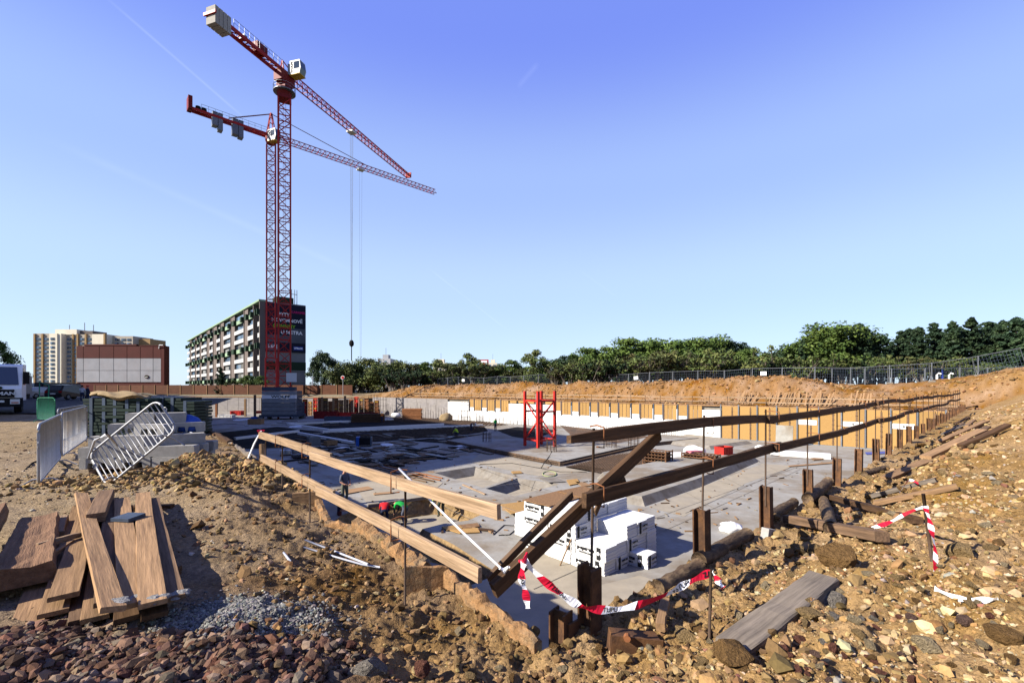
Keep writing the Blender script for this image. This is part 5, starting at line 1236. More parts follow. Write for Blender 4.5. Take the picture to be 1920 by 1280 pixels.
m = MB(); rail(m, (-CL+3.2, -.95, .2), (-1.4, -.95, .2), 1.25, 10, .05); rail(m, (-CL+3.2, .95, .2), (-1.4, .95, .2), 1.25, 10, .05); m.build('walkway_rail', STEEL_G, CR, (0, 0, J1-.1), (0, 0, ja))
MB().box(-6.4, -4.3, -.6, .6, .25, 1.6).build('winch', RED_D, CR, (0, 0, J1-.1), (0, 0, ja)); MB().box(-9, -8.3, -.5, .5, .2, .8).build('winch_drum', STEEL_G, CR, (0, 0, J1-.1), (0, 0, ja))
for k in range(4): MB().box(-CL+.7*k, -CL+.7*k+.62, -.95, .95, -1.45, 1.25).build('counterweight', CWT, CR, (0, 0, J1-.1), (0, 0, ja))
MB().box(-CL-.25, -CL-.02, -1.25, 1.25, -.15, .3).build('end_beam', RED_B, CR, (0, 0, J1-.1), (0, 0, ja))
cab(CR, (2.35, .2, J1-.3), R(-15), INK)
MB().box(-.4, .55, -.5, .5, 0, 1.9).build('switch_cabinet', STEEL_G, CR, (1.0, .2, J1-.3), (0, 0, R(20)))
tz = 102.0; tt = (102.0-84.0)/jd.y
tl = Vector((jd.x*tt, jd.y*tt, J1-.4))
MB().box(-.8, .8, -.8, .8, -.5, -.15).build('trolley', CABW, CR, tl, (0, 0, ja))
m = MB()
for dx in (-.45, -.15, .25, .5): m.beam((dx, 0, -.4), (dx*.25, 0, -47.0), .032)
m.build('hoist_rope', ROPE, CR, tl, (0, 0, ja))
m = MB(); m.lathe([(.1, -48.4), (.5, -48.0), (.55, -47.4), (.3, -46.9)], 10); m.beam((0, 0, -48.3), (0, 0, -51.5), .16); m.build('hook_block', BLACK, CR, tl)
# ---- far crane (with A frame and tie bars)
c2 = Vector((-54.0, 102.0, 0)); CR2 = empty('tower_crane', (c2.x, c2.y, ZF), 0, 'red tower crane behind, with peak and tie bars, jib pointing right', 'crane', 'tower cranes')
J2 = 57.6-ZF; crane_mast(CR2, 1.75, 8.0-ZF, J2-1.6, 4.4, R(30)); crane_mast(CR2, 2.15, 0.2, 8.0-ZF, 3.1, R(30), 'base_section')
m = MB(); m.box(-3, 3, -.3, .3, 0, .6); m.box(-.3, .3, -3, 3, 0, .6); m.build('base_cross', RED_D, CR2, rot=(0, 0, R(30)))
kd = Vector((.729, .685, 0)).normalized(); ka = math.atan2(kd.y, kd.x)
m = MB(); m.lathe([(.9, J2-1.7), (1.2, J2-1.0), (1.2, J2-.3)], 12); m.box(-1, 1, -.9, .9, J2-.4, J2+.5); m.build('slewing_frame', RED_D, CR2, rot=(0, 0, ka))
m = MB()
for sx in (-.8, .8):
    for sy in (-.7, .7): m.beam((sx, sy, J2+.4), (sx*.15, sy*.3, J2+5.2), .16)
for zz, f in ((1.6, .75), (3.0, .5), (4.2, .3)):
    m.beam((-.8*f, -.7*f, J2+zz), (.8*f, .7*f, J2+zz), .1); m.beam((-.8*f, .7*f, J2+zz), (.8*f, -.7*f, J2+zz), .1)
m.build('peak', RED, CR2, rot=(0, 0, ka))
JL2 = 43.0; ns = 9; segL = JL2/ns
for i in range(ns):
    t = tri_section(segL, 1.2, 1.25, .14, .07, 4, 1.25); t.build('jib_section', RED, CR2, Vector((kd.x*(.6+i*segL), kd.y*(.6+i*segL), J2-.2)), (0, 0, ka))
CL2 = 15.2
m = MB(); m.box(-CL2, 0, -.8, -.5, -.3, .2); m.box(-CL2, 0, .5, .8, -.3, .2)
for k in range(8): m.beam((-CL2*k/8, -.6, 0), (-CL2*(k+1)/8, .6, 0), .1)
m.build('counter_jib', RED, CR2, (0, 0, J2), (0, 0, ka))
m = MB(); rail(m, (-CL2+2, -.85, .2), (-1, -.85, .2), 1.1, 10, .05); m.build('walkway_rail', STEEL_G, CR2, (0, 0, J2), (0, 0, ka))
MB().box(-CL2-.2, -CL2+.5, -1.1, 1.1, -.3, 2.2).build('end_frame', RED_D, CR2, (0, 0, J2), (0, 0, ka))
for k, (x0, x1, z0, z1) in enumerate(((-11.2, -10.3, -1.9, .9), (-10.2, -9.4, -2.6, .9), (-7.6, -6.6, -2.4, .9), (-6.5, -5.6, -2.7, .9))): MB().box(x0, x1, -.75, .75, z0, z1).build('counterweight', STEEL_G, CR2, (0, 0, J2), (0, 0, ka))
for k, x in enumerate((-13.6, -12.6)): MB().lathe([(.45, .2), (.5, .6), (.45, 1.0)], 10).build('winch', BLACK, CR2, Vector((kd.x*x, kd.y*x, J2)))
m = MB(); m.beam((0, 0, J2+5.1), (-8.2, 0, J2+.9), .09); m.beam((0, .3, J2+5.1), (-8.2, .4, J2+.9), .09); m.beam((0, 0, J2+5.1), (22.5, 0, J2+1.05), .11); m.build('tie_bar', RED_D, CR2, rot=(0, 0, ka))
cab(CR2, (1.15, -.9, J2-1.6), R(-20), INK)
tt2 = 21.0; tl2 = Vector((kd.x*tt2, kd.y*tt2, J2-.25))
MB().box(-.8, .8, -.7, .7, -.5, -.15).build('trolley', CABW, CR2, tl2, (0, 0, ka))
m = MB(); 
for dx in (-.35, .35): m.beam((dx, 0, -.4), (dx*.3, 0, -52.0), .028)
m.build('hoist_rope', ROPE, CR2, tl2, (0, 0, ka))
m = MB(); m.lathe([(.1, -53.2), (.4, -52.8), (.4, -52.0)], 8); m.build('hook_block', BLACK, CR2, tl2)
# ---- short red tower section standing on the raised slab
rt = G(1012, 836, -3.95); TW = empty('tower_section', (rt.x, rt.y, -3.95), R(35), 'short bright red tower section standing alone on the raised slab', 'crane section')
for sx in (-1, 1):
    for sy in (-1, 1): MB().box(sx*1.0-.11, sx*1.0+.11, sy*1.0-.11, sy*1.0+.11, 0, 5.2).build('leg', RED_B, TW)
P = [(-1, -1), (1, -1), (1, 1), (-1, 1)]
for i in range(4):
    a, d = P[i], P[(i+1) % 4]
    for z in (.65, 4.3, 3.3): 
        if z == 3.3 and i % 2: continue
        MB().beam((*a, z), (*d, z), .10, .16).build('crossbar', RED_B, TW)
    for j in range(2):
        z0, z1 = .65+1.85*j, .65+1.85*(j+1)
        if (i+j) % 2: MB().beam((*a, z0), (*d, z1), .09).build('brace', RED_B, TW)
        else: MB().beam((*d, z0), (*a, z1), .09).build('brace', RED_B, TW)
m = MB()
for x in (-.2, .2): m.beam((x, .3, 0), (x, .3, 5.0), .05)
for j in range(14): m.beam((-.2, .3, .35*j+.2), (.2, .3, .35*j+.2), .04)
m.build('ladder', STEEL, TW)
# ------------------------------------------------------------------ beige block of flats on the left
def flats_beige():
    Y = 250.0; x0 = (52-960)/FPX*Y; sc = Y/FPX
    r = empty('apartment_block', (x0, Y, 0), 0, 'beige sunlit apartment block with eleven storeys behind the red hall', 'building')
    X = lambda px: (px-52)*sc
    Zt = lambda py: EYE+(HOR-py)*sc
    segs = [(52, 61, 630, 4, BEIGE), (61, 92, 624.5, 1.5, BEIGE), (92, 107, 625, 0, BEIGE_L), (107, 113, 625, .5, BEIGE_L), (113, 141, 626, 3.5, BEIGE), (141, 171, 626, 2.0, BEIGE), (171, 196, 626, .5, BEIGE_L), (196, 235, 628, 5, BEIGE), (235, 257, 632, 9, OCHRE)]
    for (a, b, t, d, m_) in segs: MB().box(X(a), X(b), d, 18+d*.3, -1, Zt(t)).build('wall', m_, r)
    MB().box(X(93), X(134), 3, 14, Zt(626), Zt(616)).build('roof_house', BEIGE_L, r); MB().box(X(134), X(158), 5, 14, Zt(626), Zt(618)).build('roof_house', PIER, r)
    m = MB()
    for px in (110, 139, 156): m.box(X(px)-.12, X(px)+.12, 6, 6.25, Zt(618), Zt(602 if px == 139 else 606))
    m.build('antenna', STEEL_G, r)
    for px, d in ((61, 1.3), (76, 1.3), (91, 1.3), (127, 3.3), (140.5, 1.8), (156, 1.8), (196, .3)): MB().box(X(px)-.45, X(px)+.45, d-.5, d+.5, -1, Zt(625)).build('pilaster', OCHRE, r)
    cols = [(54, 60, 4), (62.5, 74, 1.5), (77.5, 89, 1.5), (95, 102, 0), (114.5, 125, 3.5), (128.5, 139, 3.5), (144, 152, 2), (158, 168, 2), (201, 209, 5), (213, 221, 5), (224, 231, 5)]
    dp = (715-628)/11.0
    wm = {}
    for (a, b, d) in cols:
        w = X(b)-X(a)
        key = round(w, 2)
        if key not in wm:
            wm[key] = (MB().box(0, w, -.10, .25, 0, 1.45).mesh('window', [PANELW]), MB().box(.12, w*.46, -.16, -.101, .12, 1.33).mesh('pane', [GLASSB]), MB().box(w*.52, w-.12, -.16, -.101, .12, 1.33).mesh('pane', [GLASS]), MB().box(-.15, w+.15, -.35, .1, 1.5, 2.4).mesh('parapet', [BEIGE_L]))
        for k in range(11):
            z = Zt(632.5+k*dp+3.0)-.6
            o = link('window', wm[key][0], r, (X(a), d-.12, z)); link('pane', wm[key][1], o); link('pane', wm[key][2], o)
flats_beige()
# ------------------------------------------------------------------ red and white clad hall
def hall():
    Y = 132.0; sc = Y/FPX; X = lambda px: (px-142)*sc; Zt = lambda py: EYE+(HOR-py)*sc
    r = empty('retail_hall', ((142-960)/FPX*Y, Y, 0), 0, 'dark red hall with pale wall panels beside the beige block', 'building')
    MB().box(X(142), X(307), .4, 2.2, -1, Zt(648)).build('body', HALLR, r)
    xs = [142, 155, 185, 212, 237, 262, 286, 301]
    for i in range(7):
        a, b = X(xs[i])+.07, X(xs[i+1])-.07
        MB().box(a, b, .2, .38, Zt(671), Zt(649)).build('red_panel', HALLR, r)
        MB().box(a, b, .2, .38, Zt(694), Zt(671.6)).build('white_panel', HALLW, r); MB().box(a, b, .2, .38, Zt(716), Zt(694.6)).build('white_panel', HALLW, r)
    MB().box(X(301)+.05, X(307), .15, .38, -1, Zt(648)).build('corner_panel', HALLR, r)
    MB().box(X(157), X(255), .1, .9, Zt(648), Zt(645)).build('parapet', HALLR, r); MB().box(X(262), X(307), .1, .9, Zt(648.5), Zt(647)).build('parapet', HALLR, r)
    e = MB(); e.lathe([(1.0, 0), (1.0, .12)], 20, M=Matrix.Rotation(R(90), 4, 'X')); o = e.build('emblem', HALLR, r, (X(274.5), .16, Zt(706))); o.scale = (.62, 1, .5)
    e = MB(); e.lathe([(.85, 0), (.85, .14)], 20, M=Matrix.Rotation(R(90), 4, 'X')); o2 = e.build('emblem_field', GREEN_D, o, (0, -.02, .0)); o2.scale = (.95, 1, .8)
    e = MB(); e.box(-.6, .6, -.2, -.15, -.3, -.1); e.build('emblem_band', WHITE, o)
    m = MB(); m.tube([(X(297), .2, Zt(653)), (X(300), -.3, Zt(647)), (X(307), -.3, Zt(647))], .12, 6); m.build('camera_arm', WHITE, r)
hall()
# ------------------------------------------------------------------ long slab block with a banner on its end wall
def slab_block():
    K = Vector((-65.7, 121.0, 0)); fd = Vector((-.664, .747, 0)).normalized(); ed = Vector((.735, .678, 0)).normalized(); H = 24.4
    r = empty('apartment_block', tuple(K), 0, 'long grey slab block of flats with green parapets and a dark advertising banner', 'building')
    tf = lambda px: (-65.7-121*((px-960)/FPX))/(.664+.747*((px-960)/FPX))
    fa = math.atan2(fd.y, fd.x); ea = math.atan2(ed.y, ed.x)
    # facade frame: x along the facade away from the corner, y outwards is negative ed direction
    Fm = Matrix((fd, Vector((0, 0, 1)).cross(fd), Vector((0, 0, 1)))).transposed().to_4x4()
    Em = Matrix((ed, Vector((0, 0, 1)).cross(ed), Vector((0, 0, 1)))).transposed().to_4x4()
    nrm = Vector((0, 0, 1)).cross(fd)      # points away from the camera side or towards?
    sgn = 1 if nrm.dot(Vector((0, 0, 0))-K) > 0 else -1      # +1: local +y looks at the camera
    bays = [(497, 484.5, 'w'), (484.5, 473, 'b1'), (473, 466, 'p'), (466, 447.5, 'b'), (447.5, 440.5, 'p'), (440.5, 426.5, 'b'), (426.5, 420.5, 'p'), (420.5, 413, 'b'), (413, 406.5, 'p'), (406.5, 399.5, 'b'), (399.5, 394.5, 'p'), (394.5, 383.7, 'b'), (383.7, 381, 'p'), (381, 374, 'b'), (374, 372, 'p'), (372, 364, 'b'), (364, 362, 'p'), (362, 356.5, 'b')]
    def fbx(name, t0, t1, y0, y1, z0, z1, m_, par=r):
        return MB().box(t0, t1, min(y0*sgn, y1*sgn), max(y0*sgn, y1*sgn), z0, z1).build(name, m_, par, matrix=Fm if par is r else None)
    L = tf(356.5)
    # body as a prism between the facade and the end wall direction
    q = [Vector((0, 0, 0)), fd*L, fd*L+ed*10.4, ed*10.4]
    MB().prism([(p.x, p.y) for p in q], -1, H).build('body', PANELG, r, fixn=True)
    nst = 8; sh = (H-.6)/nst
    t_prev = 0
    for (pa, pb, kind) in bays:
        t0, t1 = tf(pa), tf(pb)
        if kind == 'w': t0 = 0; kind = 'b'; t0, t1 = 0, tf(484.5)*.35
        if kind == 'p': fbx('pier', t0, t1, .05, 1.1, -1, H-.3, PIER); continue
        fbx('cheek', t0-.25, t0+.25, .05, 1.3, -1, H-.2, PIER)
        for s_ in range(nst):
            z = s_*sh+.4
            green = s_ in (0, 3, 6, 7)and (s_ in (7, 4, 1) or s_ % 3 == 1)
            green = s_ in (7, 4, 1)
            p_ = fbx('balcony', t0+.3, t1-.1, .9, 1.25, z-.55, z+.62, GREEN_P if green else PANELW)
            if green:
                b_ = MB().box(t1-1.3*(t1-t0)*.18, t1+.25, min(1.26*sgn, 2.0*sgn), max(1.26*sgn, 2.0*sgn), z-.6, z+.9).build('planter', GREEN_D, p_)
                MB().box(t0-.2, t0+(t1-t0)*.12, min(1.26*sgn, 2.0*sgn), max(1.26*sgn, 2.0*sgn), z-.6, z+.9).build('planter', GREEN_D, p_)
            w = t1-t0-.4; nw = 2 if w > 3 else 1
            o = fbx('window', t0+.3, t1-.1, .04, .5, z+.65, z+2.25, PANELW)
            for k in range(nw):
                g = rng.choice((GLASS, GLASSB, GLASSB, GLASS, PANELG))
                a, b = t0+.3+w*k/nw+.15, t0+.3+w*(k+1)/nw-.15
                MB().box(a, b, min(.505*sgn, .62*sgn), max(.505*sgn, .62*sgn), z+.8, z+2.15).build('pane', g, o)
    fbx('roof_edge', -.3, L, -.2, 1.5, H-.25, H+.25, GREEN_P)
    # end wall with the banner
    es = 1 if (Vector((0, 0, 1)).cross(ed)).dot(-K) > 0 else -1
    def ebx(name, a, b, y0, y1, z0, z1, m_, par=r): return MB().box(a, b, min(y0*es, y1*es), max(y0*es, y1*es), z0, z1).build(name, m_, par, matrix=Em if par is r else None)
    for j in range(3):
        for k in range(3): ebx('wall_panel', .1+3.45*k, 3.45*k+3.4, .03, .14, -.5+3.1*j, 2.4+3.1*j, PANELG)
    ebx('dark_band', 0, 10.4, .15, .22, 6.1, 8.4, GREEN_D)
    ban = ebx('banner', .05, 10.35, .16, .26, 11.0, H-.35, BANNER)
    ebx('banner_picture', .3, 10.2, .265, .285, 13.6, 15.6, BANNER2, ban); ebx('banner_picture', 6.4, 10.2, .265, .285, 15.6, 17.6, BANNER2, ban); ebx('banner_field', .3, 3.2, .265, .285, 11.3, 13.3, BANNER2, ban)
    face = Em @ Matrix.Rotation(R(90), 4, 'X') if es < 0 else Em @ Matrix.Rotation(R(180), 4, 'Z') @ Matrix.Rotation(R(90), 4, 'X')
    def btxt(s, size, x, z, m_):
        o = text(s, size, m_, ban, (0, 0, 0), (0, 0, 0), bold=.03)
        o.parent = ban; d = ed if es < 0 else -ed
        up_ = Vector((0, 0, 1)); nn = d.cross(up_)
        o.matrix_local = (Em.inverted() @ (Matrix.Translation(ed*x+Vector((0, 0, z))+(Vector((0, 0, 1)).cross(ed))*es*.33) @ Matrix((d, up_, nn)).transposed().to_4x4()))
    btxt('CARAMEL', .85, 8.4, 22.1, MAGENTA); btxt('BYTY', 1.2, 4.6, 21.2, WHITE); btxt('NOVOMNOVĚ', 1.2, 5.5, 19.6, WHITE); btxt('GUNNNY', 1.3, 4.7, 18.0, LIME); btxt('U METRA', 1.35, 6.6, 16.4, WHITE); btxt('LUKE', 1.3, 1.6, 12.3, WHITE)
    o = ebx('banner_badge', 7.1, 9.6, .27, .29, 11.7, 12.7, SIGN_B, ban); btxt('UPBLOK', .6, 8.35, 12.2, WHITE)
    hp = Em @ Vector((7.2, 0, 0)); 
    MB().box(3.5, 7.8, -6 if es > 0 else 2, -2 if es > 0 else 6, H, H+2.0).build('roof_house', GREEN_D, r, matrix=Em)
    m = MB()
    for x in (7.6, 8.4, 9.0): m.box(x-.07, x+.07, -3*es-.07, -3*es+.07, H, H+4.6)
    m.box(7.5, 9.1, -3*es-.05, -3*es+.05, H+3.2, H+3.35); m.build('antenna_mast', STEEL_G, r, matrix=Em)
slab_block()
# ------------------------------------------------------------------ far roofs over the trees
def far_block(px0, px1, py, Y, m_, label, extra=None):
    sc = Y/FPX; r = empty('distant_block', ((px0-960)/FPX*Y, Y, 0), 0, label, 'building'); w = (px1-px0)*sc; h = EYE+(HOR-py)*sc
    MB().box(0, w, 0, 14, -1, h).build('wall', m_, r); MB().box(w*.3, w*.75, 3, 9, h, h+3).build('roof_house', m_, r)
    m = MB(); m.box(w*.5-.1, w*.5+.1, 5, 5.2, h+3, h+8); m.build('antenna', STEEL_G, r)
    wmm = MB().box(0, 1.6, -.1, .1, 0, 1.4).mesh('window', [GLASSB])
    for k in range(max(2, int(w/4))):
        for j in range(4): link('window', wmm, r, (1+k*4 if 1+k*4 < w-1.6 else w-2, 0, h-3-j*2.9))
    return r
far_block(708, 732, 672, 330, PANELW, 'white distant block showing over the trees right of the crane hook'); far_block(812, 838, 680, 360, BEIGE_L, 'cream distant block showing over the trees, left of the red sign')
far_block(915, 932, 680, 400, BEIGE_L, 'cream distant block right of the red roof sign')
rs = empty('roof_sign', ((899-960)/FPX*380, 380, 0), 0, 'red and white roof sign far behind the trees', 'sign')
MB().box(0, 7.6, 0, 8, -1, EYE+(HOR-690)*380/FPX).build('building', PANELW, rs); MB().box(0, 7.6, -.6, -.1, EYE+(HOR-690)*380/FPX, EYE+(HOR-674)*380/FPX).build('panel', RED_B, rs); MB().box(1.2, 6.4, -.8, -.61, EYE+(HOR-688)*380/FPX, EYE+(HOR-676)*380/FPX).build('emblem', WHITE, rs); MB().box(2.4, 5.2, -.95, -.81, EYE+(HOR-686)*380/FPX, EYE+(HOR-680)*380/FPX).build('letter', RED_B, rs)
# ------------------------------------------------------------------ trees
def leaf_cloud(r, clumps, per, size, squash=.7, flat=False):
    """many small leaf faces spread through the clumps; returns V,T arrays"""
    cs, rad = clumps[:, :3], clumps[:, 3]; n = len(cs)*per
    k = np.repeat(np.arange(len(cs)), per); d = r.randn(n, 3); d /= np.linalg.norm(d, axis=1)[:, None]+1e-9
    u = r.rand(n)**.45; p = cs[k]+d*(rad[k]*u)[:, None]*np.array((1, 1, squash))
    nrm = d*.7+r.randn(n, 3)*.6+np.array((0, 0, .35)); nrm /= np.linalg.norm(nrm, axis=1)[:, None]
    a = np.cross(nrm, r.randn(n, 3)); a /= np.linalg.norm(a, axis=1)[:, None]; b = np.cross(nrm, a)
    s = size*(.55+.9*r.rand(n))[:, None]
    q = np.stack([p-a*s, p+b*s*.55, p+a*s, p-b*s*.55], 1); V = q.reshape(-1, 3); i = np.arange(n)*4
    T = np.stack([i, i+1, i+2, i+3], 1); return V, T
def limbs(mb, r, h, r0, tops, bend=.1, n=6):
    """trunk and limbs to the clump centres"""
    pts = [Vector((0, 0, -.3))]
    for i in range(1, 6): pts.append(Vector((r.uniform(-bend, bend)*h*.2, r.uniform(-bend, bend)*h*.2, h*.75*i/5)))
    mb.tube(pts, [r0*(1-.13*i) for i in range(6)], 8)
    for c in tops:
        j = r.randint(2, 5); a = pts[j]; b = Vector(c); mid = a.lerp(b, .5)+Vector((r.uniform(-.2, .2), r.uniform(-.2, .2), r.uniform(-.3, .2)))
        mb.tube([a, mid, b], [r0*.38, r0*.24, r0*.07], 5)
def broad(seed, h, w, nc=34, per=120, size=.16, leaf=None, low=.28):
    r = np.random.RandomState(seed); c = []
    for _ in range(nc):
        a = r.rand()*6.283; z = low+(1-low)*r.rand()**.8; prof = math.sin(math.pi*min(1, max(.08, (z-low)/(1-low)*.86+.10)))**.6
        rr = w/2*prof*(r.rand()**.45)*(.75+.4*r.rand()); c.append((rr*math.cos(a), rr*math.sin(a), z*h*.94, w*(.10+.10*r.rand())))
    c = np.array(c); V, T = leaf_cloud(r, c, per, size); mb = MB(); limbs(mb, r, h, h*.022, c[r.choice(nc, min(nc, 14), False), :3])
    return mb.mesh('trunk', [TRUNK], True), fast_mesh('crown', V, T, None, leaf)
def pine(seed, h, w, leaf, tiers=14, per=46, size=.20, low=.22):
    r = np.random.RandomState(seed); c = []; mb = MB(); tops = []
    for t in range(tiers):
        f = t/(tiers-1); z = h*(low+(1-low)*f*.93)+r.uniform(-.2, .2); rad = w/2*(1-f*.93)**.75*(.65+.55*r.rand())+.15; nb = 7 if f < .6 else 5
        a0 = r.rand()*6.28
        for k in range(nb):
            a = a0+6.283*k/nb+r.uniform(-.45, .45); q = rad*r.uniform(.5, 1.15); up_ = r.uniform(.0, .35)
            tops.append((q*math.cos(a)*.8, q*math.sin(a)*.8, z+up_*q*.8))
            for j in (.3, .6, .9): c.append((q*j*math.cos(a)+r.uniform(-.2, .2), q*j*math.sin(a)+r.uniform(-.2, .2), z+up_*q*j+r.uniform(-.3, .3), r.uniform(.32, .62)*(1-.45*f)))
    c.append((0, 0, h*.985, .22)); c.append((.1, 0, h*.95, .3)); c = np.array(c); V, T = leaf_cloud(r, c, per, size, .85)
    mb.tube([(0, 0, -.3), (.05, 0, h*.5), (0, .04, h*.97)], [h*.018, h*.012, .03], 8)
    for p in tops[::2]: mb.tube([(0, 0, p[2]-.3), p], [.05, .02], 4)
    return mb.mesh('trunk', [TRUNK], True), fast_mesh('crown', V, T, None, leaf)
def thicket(seed, h, w, leaf, nb=26, dens=40, size=.13):
    r = np.random.RandomState(seed); mb = MB(); c = []
    for _ in range(nb):
        a = r.rand()*6.283; q = w/2*r.rand()**.6; top = Vector((q*math.cos(a), q*math.sin(a), h*r.uniform(.5, 1))); base = Vector((q*.25*math.cos(a), q*.25*math.sin(a), -.2)); mid = base.lerp(top, .55)+Vector((r.uniform(-.3, .3), r.uniform(-.3, .3), .2))
        mb.tube([base, mid, top], [.07, .045, .015], 5)
        for _ in range(4):
            e = mid.lerp(top, r.rand())+Vector((r.uniform(-.7, .7), r.uniform(-.7, .7), r.uniform(-.1, .7))); mb.tube([mid.lerp(top, .3*r.rand()), e], [.03, .01], 4)
            c.append((e.x, e.y, e.z*.92, .35))
    c = np.array(c); V, T = leaf_cloud(r, c, dens, size, .8); return mb.mesh('branches', [TWIG], True), fast_mesh('foliage', V, T, None, leaf)
TRUNK = mat('tree_bark', (.075, .055, .04), rough=.95, var=.3, scale=3)
TWIG = mat('dry_twig', (.17, .14, .115), rough=.95, var=.25, scale=3, rand=.2)
LG = leafmat('leaf_green', (.050, .085, .018), (.085, .115, .022)); LDK = leafmat('leaf_dark', (.018, .034, .014), (.032, .052, .016)); LOL = leafmat('leaf_olive', (.055, .078, .022), (.085, .085, .026)); LBR = leafmat('leaf_brownish', (.042, .055, .020), (.075, .062, .024))
LPN = leafmat('needle', (.018, .036, .018), (.034, .052, .020)); LAU = leafmat('leaf_autumn', (.072, .095, .022), (.11, .10, .028))
TV = {'broad': [broad(1, 11, 9, 44, 150, .22, LG), broad(2, 10, 10, 44, 150, .22, LG, .2), broad(3, 9.5, 8, 40, 150, .21, LDK, .2)],
      'small': [broad(4, 6.5, 5.5, 30, 120, .16, LG, .22), broad(5, 5.5, 5.5, 30, 120, .15, LOL, .15), broad(6, 6, 4.4, 40, 100, .14, LOL, .10), broad(7, 5.5, 5, 28, 110, .15, LBR, .12)],
      'olive': [broad(8, 6.5, 8.5, 46, 140, .17, LAU, .10), broad(9, 6.5, 8, 44, 140, .17, LOL, .12)],
      'pine': [pine(10, 13, 6.5, LPN), pine(11, 12, 6.4, LPN, 13), pine(12, 14, 6.8, LPN, 15), pine(13, 11, 7.4, LPN, 12, 60)],
      'thicket': [thicket(14, 4.2, 5.5, LBR), thicket(15, 3.6, 6, LOL, 24, 26), thicket(16, 4.6, 5, LDK, 26, 60)],
      'spruce': [pine(17, 9.0, 4.6, LPN, 14, 46, .16, .04)], 'dark': [broad(18, 11.5, 10.5, 60, 190, .24, LDK, .06)]}
NAMES = {'broad': 'broadleaf_tree', 'small': 'young_tree', 'olive': 'spreading_tree', 'pine': 'pine_tree', 'thicket': 'thicket', 'spruce': 'spruce_tree', 'dark': 'broadleaf_tree'}
def tree(kind, i, px, Y, top, label, grp, wid=None, base=None, cat='tree'):
    tr, cr = TV[kind][i % len(TV[kind])]; X = (px-960)/FPX*Y; z0 = (gz(X, Y) if Y < 130 else 0) if base is None else base
    hh = EYE+(HOR-top)/FPX*Y-z0; h0 = {'broad': (11, 10, 9.5), 'small': (6.5, 5.5, 6, 5.5), 'olive': (6.5, 6.5), 'pine': (13, 12, 14, 11), 'thicket': (4.2, 3.6, 4.6), 'spruce': (9,), 'dark': (11.5,)}[kind][i % len(TV[kind])]
    s = hh/h0; r = empty(NAMES[kind], (X, Y, z0), rng.uniform(0, 6.28), label, cat, grp); r.scale = (s*(wid or 1), s*(wid or 1), s)
    th = kind == 'thicket'; link('branches' if th else 'trunk', tr, r); link('foliage' if th else 'crown', cr, r); return r
def nth(k): return ORD[k].replace('first and nearest', 'first') if k < len(ORD) else 'far right'
# big green trees in the middle right
BT = [(1015, 100, 686, 1), (1085, 98, 668, 0), (1118, 97, 660, 2), (1190, 96, 648, 1), (1230, 96, 645, 2), (1310, 94, 640, 1), (1352, 94, 636, 2), (1425, 90, 664, 1), (1465, 88, 662, 0), (1540, 84, 622, 2), (1035, 92, 672, 1), (1068, 90, 664, 2), (1100, 88, 652, 0), (1135, 90, 655, 1), (1172, 86, 634, 0), (1210, 88, 640, 2), (1248, 84, 632, 1), (1290, 86, 640, 0), (1330, 82, 626, 1), (1372, 84, 640, 2), (1405, 80, 655, 0), (1440, 80, 668, 2), (1490, 76, 640, 2), (1520, 74, 632, 0), (1560, 72, 604, 1), (1590, 74, 612, 2)]
BT.sort()
for k, (px, Y, top, i) in enumerate(BT): tree('broad', i, px, Y, top, 'dense green broadleaf tree behind the site fence, %s from the left' % nth(k), 'broadleaf trees behind the fence', 1.3)
PT = [(1630, 78, 622, 2), (1705, 78, 616, 3), (1800, 76, 612, 0), (1865, 75, 606, 3), (1915, 74, 610, 1), (1505, 70, 636, 0), (1612, 70, 606, 1), (1655, 70, 628, 3), (1690, 72, 620, 1), (1722, 68, 612, 2), (1752, 70, 605, 1), (1785, 66, 602, 0), (1822, 66, 594, 2), (1852, 68, 603, 1), (1880, 64, 600, 0), (1905, 62, 595, 3), (1935, 62, 592, 2), (1640, 74, 640, 1), (1672, 75, 640, 0), (1766, 74, 622, 3), (1838, 73, 618, 0)]
PT.sort()
for k, (px, Y, top, i) in enumerate(PT): tree('pine', i, px, Y, top, 'dark pine behind the fence at the right, %s pine from the left' % nth(k), 'pines behind the fence', rng.uniform(1.1, 1.4))
# younger trees and bushes left of them
ST = [(742, 116, 684, 0, 'small'), (788, 116, 682, 1, 'small'), (842, 116, 684, 0, 'small'), (868, 114, 684, 1, 'small'), (918, 114, 686, 0, 'small'), (944, 112, 682, 1, 'small'), (968, 110, 684, 0, 'small'), (992, 108, 686, 0, 'small'), (655, 110, 680, 5, 'olive'), (690, 112, 674, 0, 'olive'), (722, 108, 680, 1, 'olive'), (752, 106, 676, 1, 'small'), (775, 104, 682, 3, 'small'), (800, 106, 678, 0, 'small'), (826, 104, 674, 1, 'small'), (852, 102, 680, 3, 'small'), (880, 104, 662, 2, 'small'), (905, 100, 680, 1, 'small'), (930, 100, 684, 3, 'small'), (956, 100, 674, 0, 'small'), (980, 96, 690, 3, 'small'), (1001, 92, 655, 2, 'small'), (1018, 96, 694, 1, 'small'), (1050, 92, 690, 3, 'small'), (1090, 88, 692, 1, 'small'), (1128, 86, 690, 3, 'small'), (1170, 84, 688, 0, 'small')]
ST.sort()
for k, (px, Y, top, i, kd_) in enumerate(ST): tree(kd_, i, px, Y, top, '%s behind the far wall, %s from the left' % ('spreading yellow green tree' if kd_ == 'olive' else ('slender light tree' if i == 2 else 'bushy young tree'), nth(k)), 'young trees behind the far wall', 1.1)
tree('dark', 0, 608, 122, 660, 'dark broadleaf tree in shade right of the slab block', None, .8); tree('dark', 0, 652, 126, 684, 'second dark tree right of the crane, behind the yellow green ones', None, .9)
